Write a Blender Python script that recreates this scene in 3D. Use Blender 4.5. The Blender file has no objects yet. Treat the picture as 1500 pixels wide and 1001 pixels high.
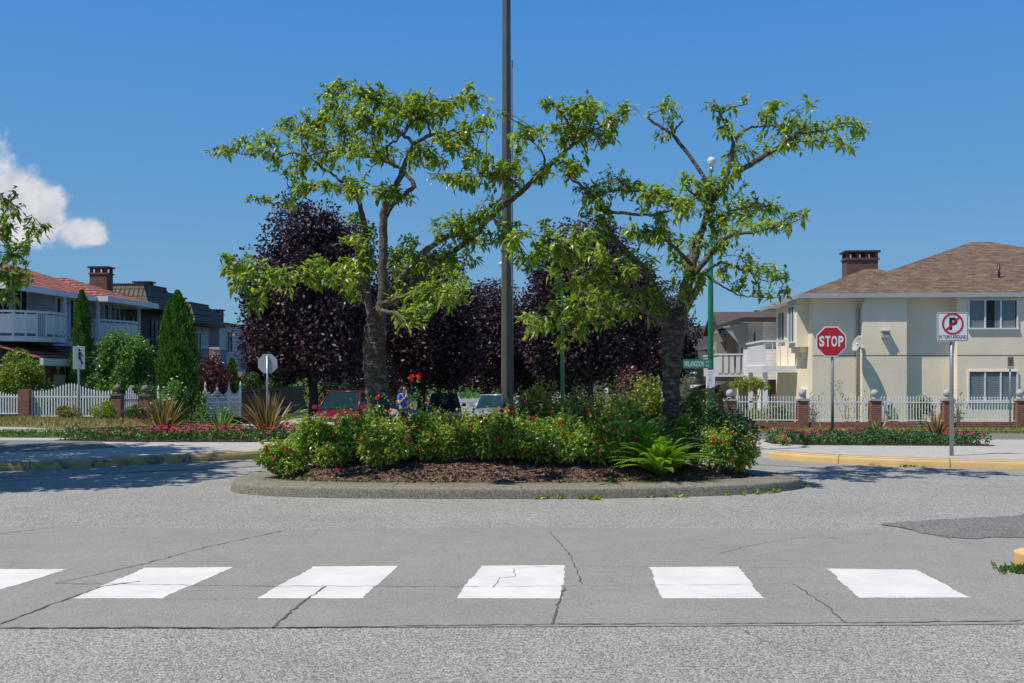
import bpy, bmesh, math, random
import numpy as np
from mathutils import Vector, Matrix, Euler
R = math.radians
rng = np.random.default_rng(7)
random.seed(7)
scene = bpy.context.scene
C = scene.collection
# ------------------------------------------------------------------ camera, sky, sun, exposure
EYE = 1.5; F = 1458.0; HZ = 546.0          # eye height, focal length and horizon row in photo pixels
cam = bpy.data.objects.new('camera', bpy.data.cameras.new('camera')); C.objects.link(cam)
cam.location = (0, 0, EYE); cam.rotation_euler = (R(90), 0, 0)
cam.data.sensor_width = 36; cam.data.lens = 36 * F / 1500
cam.data.shift_y = (HZ - 500.5) / 1500
cam.data.clip_end = 6000; cam.data.clip_start = .1
scene.camera = cam
scene.view_settings.view_transform = 'Standard'; scene.view_settings.look = 'None'
scene.view_settings.exposure = 0.0; scene.view_settings.gamma = 1
SUN = Vector((-.53, -.25, 1)).normalized()   # towards the sun
sun = bpy.data.objects.new('sun', bpy.data.lights.new('sun', 'SUN')); C.objects.link(sun)
sun.data.energy = 4.9; sun.data.angle = R(.53); sun.data.color = (1, .93, .80)
sun.rotation_euler = SUN.to_track_quat('Z', 'Y').to_euler(); sun.location = (-8, -4, 20)
W = bpy.data.worlds.new('World'); scene.world = W; W.use_nodes = True
nt = W.node_tree; nt.nodes.clear()

def N(nt, typ, **kw):
    n = nt.nodes.new(typ)
    for k, v in kw.items():
        if k.startswith('i_'):
            key = k[2:]
            key = int(key) if key.isdigit() else key.replace('_', ' ')
            n.inputs[key].default_value = v
        else: setattr(n, k, v)
    return n
def math_(nt, op, a, b=None, clamp=False):
    n = nt.nodes.new('ShaderNodeMath'); n.operation = op; n.use_clamp = clamp
    for i, s in enumerate((a, b)):
        if s is None: continue
        if isinstance(s, (int, float)): n.inputs[i].default_value = s
        else: nt.links.new(s, n.inputs[i])
    return n.outputs[0]
def mix_(nt, fac, a, b, typ='MIX'):
    n = nt.nodes.new('ShaderNodeMix'); n.data_type = 'RGBA'; n.blend_type = typ
    for i, s in ((0, fac), (6, a), (7, b)):
        if isinstance(s, (int, float)): n.inputs[i].default_value = s
        elif isinstance(s, (tuple, list)): n.inputs[i].default_value = tuple(s)[:3] + (1,)
        else: nt.links.new(s, n.inputs[i])
    return n.outputs[2]
def ramp_(nt, fac, stops, interp='LINEAR'):
    n = nt.nodes.new('ShaderNodeValToRGB'); e = n.color_ramp.elements; n.color_ramp.interpolation = interp
    while len(e) < len(stops): e.new(.5)
    for el, (p, c) in zip(e, stops):
        el.position = p; el.color = (tuple(c) + (1,))[:4] if isinstance(c, (tuple, list)) else (c, c, c, 1)
    nt.links.new(fac, n.inputs[0]); return n.outputs[0]

sky = N(nt, 'ShaderNodeTexSky', sky_type='NISHITA', sun_disc=False)
sky.sun_elevation = math.asin(SUN.z); sky.sun_rotation = math.atan2(SUN.x, SUN.y) % (2 * math.pi)
sky.air_density = 1.0; sky.dust_density = .25; sky.ozone_density = 3.0; sky.altitude = 60
tc = N(nt, 'ShaderNodeTexCoord'); sp = N(nt, 'ShaderNodeSeparateXYZ'); nt.links.new(tc.outputs['Generated'], sp.inputs[0])
yy = math_(nt, 'MAXIMUM', sp.outputs[1], .02)
U = math_(nt, 'DIVIDE', sp.outputs[0], yy); V = math_(nt, 'DIVIDE', sp.outputs[2], yy)
cb = N(nt, 'ShaderNodeCombineXYZ'); nt.links.new(U, cb.inputs[0]); nt.links.new(V, cb.inputs[1])
def noise_(nt, vec, scale, detail=4, rough=.5, lac=2.0):
    n = N(nt, 'ShaderNodeTexNoise', i_Scale=scale, i_Detail=detail, i_Roughness=rough, i_Lacunarity=lac)
    if vec is not None: nt.links.new(vec, n.inputs['Vector'])
    return n
n1 = noise_(nt, cb.outputs[0], 26, 7, .56)
wob = math_(nt, 'MULTIPLY', math_(nt, 'SUBTRACT', n1.outputs[0], .5), 1.9)
field = None
for (cu, cv, ru, rv) in ((-.555, .182, .078, .052), (-.500, .176, .042, .038), (-.475, .162, .034, .030), (-.468, .150, .036, .024), (-.440, .142, .030, .019), (-.50, .148, .05, .022), (-.422, .136, .014, .009)):
    du = math_(nt, 'DIVIDE', math_(nt, 'SUBTRACT', U, cu), ru); dv = math_(nt, 'DIVIDE', math_(nt, 'SUBTRACT', V, cv), rv)
    d = math_(nt, 'SQRT', math_(nt, 'ADD', math_(nt, 'MULTIPLY', du, du), math_(nt, 'MULTIPLY', dv, dv)))
    f = math_(nt, 'SUBTRACT', 1.0, d)
    field = f if field is None else math_(nt, 'MAXIMUM', field, f)
dens = math_(nt, 'ADD', field, wob)
cmask = N(nt, 'ShaderNodeMapRange', interpolation_type='SMOOTHSTEP'); nt.links.new(dens, cmask.inputs[0])
cmask.inputs[1].default_value = -.10; cmask.inputs[2].default_value = .50; cmask.inputs[4].default_value = .97
n2 = noise_(nt, cb.outputs[0], 17, 5, .55)
ccol = ramp_(nt, n2.outputs[0], [(.36, (4.9, 5.2, 6.1)), (.60, (8.3, 8.3, 8.4))])
clear = ramp_(nt, sp.outputs[2], [(0, (1.95, 3.85, 5.8)), (.10, (1.50, 3.6, 6.1)), (.20, (1.00, 3.15, 6.5)), (.36, (.55, 2.55, 6.7)), (1, (.5, 1.3, 3.4))])
blue = mix_(nt, .12, clear, sky.outputs[0])
skc = mix_(nt, cmask.outputs[0], blue, ccol)
bg = N(nt, 'ShaderNodeBackground', i_Strength=.10); nt.links.new(skc, bg.inputs[0])
wo = N(nt, 'ShaderNodeOutputWorld'); nt.links.new(bg.outputs[0], wo.inputs[0])

# ------------------------------------------------------------------ materials
MATS = {}
def newmat(name):
    m = bpy.data.materials.new(name); m.use_nodes = True; t = m.node_tree; t.nodes.clear()
    o = t.nodes.new('ShaderNodeOutputMaterial'); b = t.nodes.new('ShaderNodeBsdfPrincipled')
    t.links.new(b.outputs[0], o.inputs[0]); return m, t, b, o
def bump(t, b, h, strength=.5, dist=.01):
    n = N(t, 'ShaderNodeBump', i_Strength=strength, i_Distance=dist); t.links.new(h, n.inputs['Height']); t.links.new(n.outputs[0], b.inputs['Normal'])
def setc(t, b, s, inp='Base Color'):
    if isinstance(s, (tuple, list)): b.inputs[inp].default_value = tuple(s)[:3] + (1,)
    elif isinstance(s, (int, float)): b.inputs[inp].default_value = s
    else: t.links.new(s, b.inputs[inp])
def objco(t):
    return t.nodes.new('ShaderNodeTexCoord').outputs['Object']
def wallco(t, sx=1, sz=1):
    """box mapping for upright walls: u = x + y, v = z"""
    o = objco(t); s = t.nodes.new('ShaderNodeSeparateXYZ'); t.links.new(o, s.inputs[0])
    c = t.nodes.new('ShaderNodeCombineXYZ')
    t.links.new(math_(t, 'MULTIPLY', math_(t, 'ADD', s.outputs[0], s.outputs[1]), sx), c.inputs[0])
    t.links.new(math_(t, 'MULTIPLY', s.outputs[2], sz), c.inputs[1]); return c.outputs[0]
def plain(name, col, rough=.6, metal=0, var=.12, scale=6, bumps=0, spec=.5):
    if name in MATS: return MATS[name]
    m, t, b, o = newmat(name); n = noise_(t, objco(t), scale, 5, .6)
    dark = tuple(c * (1 - var) for c in col); light = tuple(min(1, c * (1 + var)) for c in col)
    setc(t, b, ramp_(t, n.outputs[0], [(.3, dark), (.7, light)])); b.inputs['Roughness'].default_value = rough
    b.inputs['Metallic'].default_value = metal; b.inputs['Specular IOR Level'].default_value = spec
    if bumps: bump(t, b, noise_(t, objco(t), scale * 8, 3).outputs[0], bumps, .01)
    MATS[name] = m; return m
def leafmat(name, stops, rough=.42, trans=.35, spec=.5, tcol=None):
    m, t, b, o = newmat(name); a = N(t, 'ShaderNodeAttribute', attribute_name='tint')
    col = ramp_(t, a.outputs['Fac'], stops); setc(t, b, col)
    b.inputs['Roughness'].default_value = rough; b.inputs['Specular IOR Level'].default_value = spec
    tr = t.nodes.new('ShaderNodeBsdfTranslucent')
    t.links.new(mix_(t, 1.0, col, tcol or (1.5, 1.6, .6), 'MULTIPLY'), tr.inputs[0])
    mx = N(t, 'ShaderNodeMixShader', i_0=trans); t.links.new(b.outputs[0], mx.inputs[1]); t.links.new(tr.outputs[0], mx.inputs[2])
    t.links.new(mx.outputs[0], o.inputs[0]); MATS[name] = m; return m

def asphalt(name, c0, c1, c2, scale, b_str=.6, patch=.16):
    m, t, b, o = newmat(name); oc = objco(t)
    v = N(t, 'ShaderNodeTexVoronoi', i_Scale=scale, i_Randomness=1.0); t.links.new(oc, v.inputs['Vector'])
    vc = t.nodes.new('ShaderNodeSeparateColor'); t.links.new(v.outputs['Color'], vc.inputs[0])
    f = noise_(t, oc, scale * .5, 3, .7)
    s = math_(t, 'ADD', math_(t, 'MULTIPLY', vc.outputs[0], .6), math_(t, 'MULTIPLY', f.outputs[0], .45))
    col = ramp_(t, s, [(.22, c0), (.5, c1), (.85, c2)])
    big = noise_(t, oc, .45, 7, .62); bigr = ramp_(t, big.outputs[0], [(.25, 1 - patch), (.75, 1 + patch * .6)])
    mid = noise_(t, oc, 3.1, 4, .65); midr = ramp_(t, mid.outputs[0], [(.3, .93), (.7, 1.05)])
    col = mix_(t, 1.0, mix_(t, 1.0, col, bigr, 'MULTIPLY'), midr, 'MULTIPLY')
    # oil and tyre stains with shapes of their own
    st = noise_(t, oc, 1.1, 6, .7); sr = ramp_(t, st.outputs[0], [(.64, 1.0), (.74, .80)])
    col = mix_(t, 1.0, col, sr, 'MULTIPLY'); setc(t, b, col)
    b.inputs['Roughness'].default_value = .88; b.inputs['Specular IOR Level'].default_value = .25
    bump(t, b, math_(t, 'SUBTRACT', 1.0, v.outputs['Distance']), b_str, .006)
    MATS[name] = m; return m
M_road = asphalt('road_aggregate', (.13, .125, .118), (.268, .261, .247), (.50, .49, .465), 118, .55)
M_conc = asphalt('road_concrete', (.205, .20, .185), (.262, .256, .236), (.32, .313, .29), 130, .3, .1)
M_dark = asphalt('old_asphalt', (.085, .084, .08), (.17, .167, .16), (.28, .275, .265), 80, .6)
M_side = asphalt('sidewalk_concrete', (.32, .31, .285), (.41, .40, .365), (.48, .465, .43), 90, .2, .08)
M_curb = asphalt('curb_concrete', (.10, .092, .07), (.20, .185, .145), (.32, .30, .24), 110, .2, .2)
M_crack = plain('crack_filler', (.11, .098, .08), .95, var=.4, scale=9)
def chalk(name, col, wear=.55, under=(.3, .3, .29), lo=.27, hi=.36, sc=28):
    m, t, b, o = newmat(name); oc = objco(t)
    n = noise_(t, oc, sc, 8, .7); k = ramp_(t, n.outputs[0], [(lo, 1.0), (hi, 0.0)])
    n2 = noise_(t, oc, 2.3, 5, .65); dirt = ramp_(t, n2.outputs[0], [(.30, .84), (.65, 1.0)])
    c = mix_(t, math_(t, 'MULTIPLY', k, wear), mix_(t, 1.0, col, dirt, 'MULTIPLY'), under)
    setc(t, b, c); b.inputs['Roughness'].default_value = .7
    bump(t, b, noise_(t, oc, 90, 3).outputs[0], .25, .004); MATS[name] = m; return m
M_paint = chalk('white_road_paint', (.70, .69, .665))
M_yellow = chalk('yellow_curb_paint', (.62, .42, .17), .9, (.34, .31, .24))
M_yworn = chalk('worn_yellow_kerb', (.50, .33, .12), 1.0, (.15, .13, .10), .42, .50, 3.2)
def bricks(name, c1, c2, mort, w=.21, h=.075, horiz=False, ms=.012, bs=.5):
    m, t, b, o = newmat(name); vec = objco(t) if horiz else wallco(t)
    n = N(t, 'ShaderNodeTexBrick', i_Scale=1, i_Mortar_Size=ms, i_Brick_Width=w, i_Row_Height=h, i_Bias=0.0)
    n.inputs['Color1'].default_value = c1 + (1,); n.inputs['Color2'].default_value = c2 + (1,); n.inputs['Mortar'].default_value = mort + (1,)
    t.links.new(vec, n.inputs['Vector'])
    g = ramp_(t, noise_(t, objco(t), 5, 5).outputs[0], [(.3, .78), (.7, 1.15)])
    setc(t, b, mix_(t, 1.0, n.outputs['Color'], g, 'MULTIPLY')); b.inputs['Roughness'].default_value = .85
    bump(t, b, math_(t, 'SUBTRACT', 1.0, n.outputs['Fac']), bs, .01); MATS[name] = m; return m
M_brick = bricks('red_brick', (.30, .085, .05), (.20, .055, .035), (.22, .17, .14))
M_brickd = bricks('chimney_brick', (.20, .075, .055), (.13, .05, .04), (.12, .10, .09))
def roofmat(name, c1, c2, gap, w, h, slope_axis='y', tile=False):
    """courses follow height so that they stay level on every slope"""
    m, t, b, o = newmat(name); oc = objco(t); s = t.nodes.new('ShaderNodeSeparateXYZ'); t.links.new(oc, s.inputs[0])
    ge = t.nodes.new('ShaderNodeNewGeometry'); vt = N(t, 'ShaderNodeVectorTransform', vector_type='NORMAL', convert_from='WORLD', convert_to='OBJECT')
    t.links.new(ge.outputs['True Normal'], vt.inputs[0]); sn = t.nodes.new('ShaderNodeSeparateXYZ'); t.links.new(vt.outputs[0], sn.inputs[0])
    xf = math_(t, 'GREATER_THAN', math_(t, 'ABSOLUTE', sn.outputs[0]), math_(t, 'ABSOLUTE', sn.outputs[1]))
    u = math_(t, 'ADD', math_(t, 'MULTIPLY', xf, s.outputs[1]), math_(t, 'MULTIPLY', math_(t, 'SUBTRACT', 1.0, xf), s.outputs[0]))
    c = t.nodes.new('ShaderNodeCombineXYZ'); t.links.new(u, c.inputs[0]); t.links.new(s.outputs[2], c.inputs[1])
    n = N(t, 'ShaderNodeTexBrick', i_Scale=1, i_Mortar_Size=.010 if not tile else .028, i_Brick_Width=w, i_Row_Height=h, i_Mortar_Smooth=.3)
    n.inputs['Color1'].default_value = c1 + (1,); n.inputs['Color2'].default_value = c2 + (1,); n.inputs['Mortar'].default_value = gap + (1,)
    t.links.new(c.outputs[0], n.inputs['Vector'])
    g = ramp_(t, noise_(t, oc, 2.2, 6, .7).outputs[0], [(.3, .75), (.7, 1.2)])
    setc(t, b, mix_(t, 1.0, n.outputs['Color'], g, 'MULTIPLY')); b.inputs['Roughness'].default_value = .85
    saw = math_(t, 'FRACT', math_(t, 'DIVIDE', s.outputs[2], h)); hgt = math_(t, 'SUBTRACT', 1.0, saw)
    if tile:
        wv = math_(t, 'SINE', math_(t, 'MULTIPLY', u, 2 * math.pi / w)); hgt = math_(t, 'ADD', hgt, math_(t, 'MULTIPLY', wv, .5))
    bump(t, b, hgt, .9 if tile else .4, .05 if tile else .02); MATS[name] = m; return m
M_shingle = roofmat('brown_shingles', (.225, .145, .09), (.11, .072, .047), (.05, .035, .028), .30, .075)
M_shingle_d = roofmat('slate_shingles', (.042, .045, .055), (.07, .072, .08), (.02, .02, .022), .34, .06)
M_shingle_t = roofmat('taupe_shingles', (.11, .085, .07), (.075, .06, .05), (.04, .03, .03), .34, .06)
M_redtile = roofmat('red_clay_tiles', (.42, .13, .08), (.27, .07, .05), (.03, .012, .01), .34, .15, tile=True)
M_browntile = roofmat('grey_brown_tiles', (.15, .125, .10), (.11, .09, .075), (.025, .02, .018), .26, .40, tile=True)
def siding(name, col, h=.16):
    m, t, b, o = newmat(name); oc = objco(t); s = t.nodes.new('ShaderNodeSeparateXYZ'); t.links.new(oc, s.inputs[0])
    fr = math_(t, 'FRACT', math_(t, 'DIVIDE', s.outputs[2], h))
    g = ramp_(t, noise_(t, oc, 3, 4).outputs[0], [(.3, .9), (.7, 1.06)])
    line = ramp_(t, fr, [(.0, .45), (.09, 1.0)])
    setc(t, b, mix_(t, 1.0, mix_(t, 1.0, col, g, 'MULTIPLY'), line, 'MULTIPLY')); b.inputs['Roughness'].default_value = .55
    bump(t, b, math_(t, 'SUBTRACT', 1.0, fr), .9, .03); MATS[name] = m; return m
M_sid_blue = siding('blue_grey_siding', (.42, .47, .56)); M_sid_white = siding('white_siding', (.70, .70, .69)); M_sid_grey = siding('pale_grey_siding', (.42, .43, .46))
def stucco(name, col, sc=22):
    m, t, b, o = newmat(name); oc = objco(t); n = noise_(t, oc, sc, 6, .65); g = noise_(t, oc, .8, 5, .6)
    s = t.nodes.new('ShaderNodeSeparateXYZ'); t.links.new(oc, s.inputs[0])
    st = N(t, 'ShaderNodeMapping'); st.inputs['Scale'].default_value = (6, 6, .5); t.links.new(oc, st.inputs[0])
    streak = ramp_(t, noise_(t, st.outputs[0], 1.2, 4).outputs[0], [(.3, .93), (.6, 1.03)])
    c = ramp_(t, n.outputs[0], [(.25, tuple(x * .88 for x in col)), (.75, tuple(min(1, x * 1.06) for x in col))])
    c = mix_(t, 1.0, c, ramp_(t, g.outputs[0], [(.3, .90), (.7, 1.04)]), 'MULTIPLY')
    setc(t, b, c); b.inputs['Roughness'].default_value = .9
    bump(t, b, n.outputs[0], .7, .02); MATS[name] = m; return m
M_stucco = stucco('cream_stucco', (.88, .765, .585)); M_taupe = stucco('taupe_stucco', (.20, .18, .155)); M_taupel = stucco('light_taupe_stucco', (.34, .31, .26))
M_beige = stucco('beige_stucco', (.40, .36, .30)); M_plinth = stucco('grey_plinth_concrete', (.16, .155, .135), 12)
M_white = plain('white_trim_paint', (.72, .73, .74), .45, var=.05); M_gutter = plain('grey_gutter_metal', (.36, .38, .40), .4, var=.08)
M_fence = plain('white_fence_metal', (.74, .75, .77), .4, var=.05); M_black = plain('black_metal', (.018, .018, .02), .45, var=.2)
M_dk = plain('dark_brown_board', (.045, .033, .028), .6, var=.3); M_inside = plain('dark_interior', (.02, .022, .025), .9)
M_curt = plain('pale_curtain', (.78, .80, .80), .9, var=.15, scale=12); M_bluetrim = plain('blue_trim', (.12, .2, .36), .5)
def glass(name, col, rough=.04, see=.84):
    m, t, b, o = newmat(name); setc(t, b, col); b.inputs['Roughness'].default_value = rough; b.inputs['Specular IOR Level'].default_value = .9
    b.inputs['IOR'].default_value = 1.5
    tr = t.nodes.new('ShaderNodeBsdfTransparent'); tr.inputs[0].default_value = (.82, .86, .88, 1)
    mx = N(t, 'ShaderNodeMixShader', i_0=see); t.links.new(b.outputs[0], mx.inputs[1]); t.links.new(tr.outputs[0], mx.inputs[2]); t.links.new(mx.outputs[0], o.inputs[0])
    MATS[name] = m; return m
M_glass = glass('window_glass', (.03, .05, .06)); M_cglass = glass('car_glass', (.015, .045, .055), see=.22)
M_galv = plain('galvanised_steel', (.33, .35, .37), .38, metal=.55, var=.14, scale=14)
M_alu = plain('sign_back_aluminium', (.34, .38, .42), .45, metal=.3, var=.08)
M_green = plain('green_pole_paint', (.012, .17, .085), .35, var=.12); M_pole = plain('brown_grey_pole_paint', (.085, .083, .075), .5, var=.2, scale=4)
M_lampw = plain('lamp_housing', (.6, .62, .64), .3, var=.04); M_stopred = plain('stop_sign_red', (.50, .012, .02), .35, var=.06, scale=3)
M_signw = plain('sign_white', (.78, .79, .78), .35, var=.05, scale=4); M_signk = plain('sign_black', (.02, .02, .02), .4); M_signg = plain('sign_green', (.008, .19, .115), .35, var=.06)
M_signgy = plain('sign_small_grey', (.45, .44, .46), .45); M_ball = stucco('concrete_ball', (.42, .42, .41), 30); M_balld = stucco('mossy_ball', (.17, .165, .13), 30)
def bark(name, c0, c1, c2, zs=.35, sc=14, lich=.0):
    m, t, b, o = newmat(name); oc = objco(t); mp = N(t, 'ShaderNodeMapping'); mp.inputs['Scale'].default_value = (1, 1, zs); t.links.new(oc, mp.inputs[0])
    n = noise_(t, mp.outputs[0], sc, 8, .7); v = N(t, 'ShaderNodeTexVoronoi', i_Scale=sc * 1.4, feature='DISTANCE_TO_EDGE'); t.links.new(mp.outputs[0], v.inputs['Vector'])
    c = ramp_(t, n.outputs[0], [(.30, c0), (.5, c1), (.68, c2)])
    pl = noise_(t, oc, 5, 6, .75); lc = ramp_(t, pl.outputs[0], [(.56, 0.0), (.64, 1.0)])
    c = mix_(t, math_(t, 'MULTIPLY', lc, lich), c, (.36, .34, .29))
    setc(t, b, c); b.inputs['Roughness'].default_value = .9
    bump(t, b, math_(t, 'ADD', n.outputs[0], math_(t, 'MULTIPLY', v.outputs['Distance'], 1.0)), 1.0, .03); MATS[name] = m; return m
M_bark = bark('cherry_bark', (.014, .010, .007), (.068, .052, .036), (.22, .18, .13), 1.6, 13, .45); M_barkl = bark('cherry_branch_bark', (.04, .03, .022), (.12, .095, .07), (.24, .20, .16), 1, 22)
M_barkd = bark('dark_bark', (.015, .012, .011), (.04, .033, .03), (.08, .07, .06))
M_cherry = leafmat('cherry_leaves', [(0, (.06, .13, .012)), (.40, (.19, .29, .03)), (.72, (.37, .43, .07)), (.93, (.50, .48, .18)), (1, (.45, .22, .07))], .34, .5)
M_maple = leafmat('purple_plum_leaves', [(0, (.016, .009, .012)), (.6, (.044, .025, .034)), (1, (.19, .125, .15))], .45, .10, .3, (1.6, .7, .7))
M_rose = leafmat('rose_leaves', [(0, (.07, .14, .02)), (.5, (.24, .37, .05)), (.80, (.50, .56, .13)), (1, (.50, .28, .09))], .28, .38)
M_shrub = leafmat('autumn_tipped_leaves', [(0, (.06, .11, .018)), (.5, (.21, .27, .04)), (.8, (.42, .36, .08)), (1, (.42, .20, .07))], .45, .3)
M_cedar = leafmat('cedar_foliage', [(0, (.025, .085, .010)), (.6, (.065, .18, .016)), (1, (.15, .29, .03))], .6, .2)
M_bright = leafmat('bright_bush_leaves', [(0, (.05, .14, .028)), (.6, (.14, .29, .05)), (1, (.30, .44, .13))], .35, .3)
M_ybush = leafmat('yellow_green_leaves', [(0, (.08, .14, .014)), (.6, (.22, .29, .03)), (1, (.38, .42, .09))], .4, .3)
M_dkgreen = leafmat('dark_green_leaves', [(0, (.022, .06, .014)), (.6, (.06, .125, .028)), (1, (.13, .21, .055))], .45, .25)
M_rbush = leafmat('red_barberry_leaves', [(0, (.05, .018, .022)), (.6, (.14, .05, .055)), (1, (.28, .13, .13))], .4, .25, .5, (1.4, .7, .7))
M_fern = leafmat('fern_fronds', [(0, (.09, .20, .016)), (.6, (.22, .40, .03)), (1, (.36, .52, .06))], .45, .4)
M_flax = leafmat('bronze_flax_blades', [(0, (.10, .05, .02)), (.5, (.24, .16, .055)), (.85, (.36, .24, .11)), (1, (.12, .15, .04))], .4, .2)
M_flaxg = leafmat('green_flax_blades', [(0, (.07, .14, .03)), (.6, (.18, .26, .08)), (1, (.42, .45, .22))], .4, .2)
M_grass = leafmat('grass_blades', [(0, (.035, .10, .012)), (.5, (.075, .16, .02)), (1, (.15, .20, .04))], .5, .3)
M_dry = leafmat('dry_grass_blades', [(0, (.12, .13, .03)), (.5, (.28, .24, .09)), (1, (.46, .38, .20))], .6, .3)
M_red = leafmat('red_rose_petals', [(0, (.42, .004, .008)), (1, (.72, .02, .03))], .5, .3, .3, (1.2, .5, .5))
M_pink = leafmat('pink_petals', [(0, (.50, .02, .10)), (1, (.75, .09, .22))], .5, .3, .3, (1.2, .6, .8))
M_bud = leafmat('pale_rose_buds', [(0, (.60, .06, .05)), (.5, (.62, .22, .14)), (1, (.66, .42, .32))], .5, .3, .3, (1.2, .8, .8))
M_purple = leafmat('mauve_petals', [(0, (.30, .07, .36)), (1, (.50, .22, .55))], .5, .3, .3, (1.2, .7, 1.2))
M_wflower = leafmat('white_petals', [(0, (.6, .6, .52)), (1, (.8, .8, .75))], .5, .3, .3, (1, 1, 1))
def soil(name, c0, c1, c2, sc=45):
    m, t, b, o = newmat(name); oc = objco(t); v = N(t, 'ShaderNodeTexVoronoi', i_Scale=sc); t.links.new(oc, v.inputs['Vector']); s = t.nodes.new('ShaderNodeSeparateColor'); t.links.new(v.outputs['Color'], s.inputs[0])
    setc(t, b, ramp_(t, s.outputs[0], [(0, c0), (.6, c1), (1, c2)])); b.inputs['Roughness'].default_value = .95
    bump(t, b, math_(t, 'ADD', v.outputs['Distance'], noise_(t, oc, 9, 4).outputs[0]), 1.0, .03); MATS[name] = m; return m
M_mulch = soil('bark_mulch', (.045, .026, .017), (.14, .085, .058), (.27, .175, .125)); M_soil = soil('bed_soil', (.03, .02, .014), (.07, .05, .035), (.12, .085, .06))
M_lawn = soil('lawn_turf', (.04, .09, .015), (.07, .13, .02), (.13, .17, .04), 30); M_lawnd = soil('dry_turf', (.14, .13, .04), (.22, .20, .08), (.34, .29, .13), 30)

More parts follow.
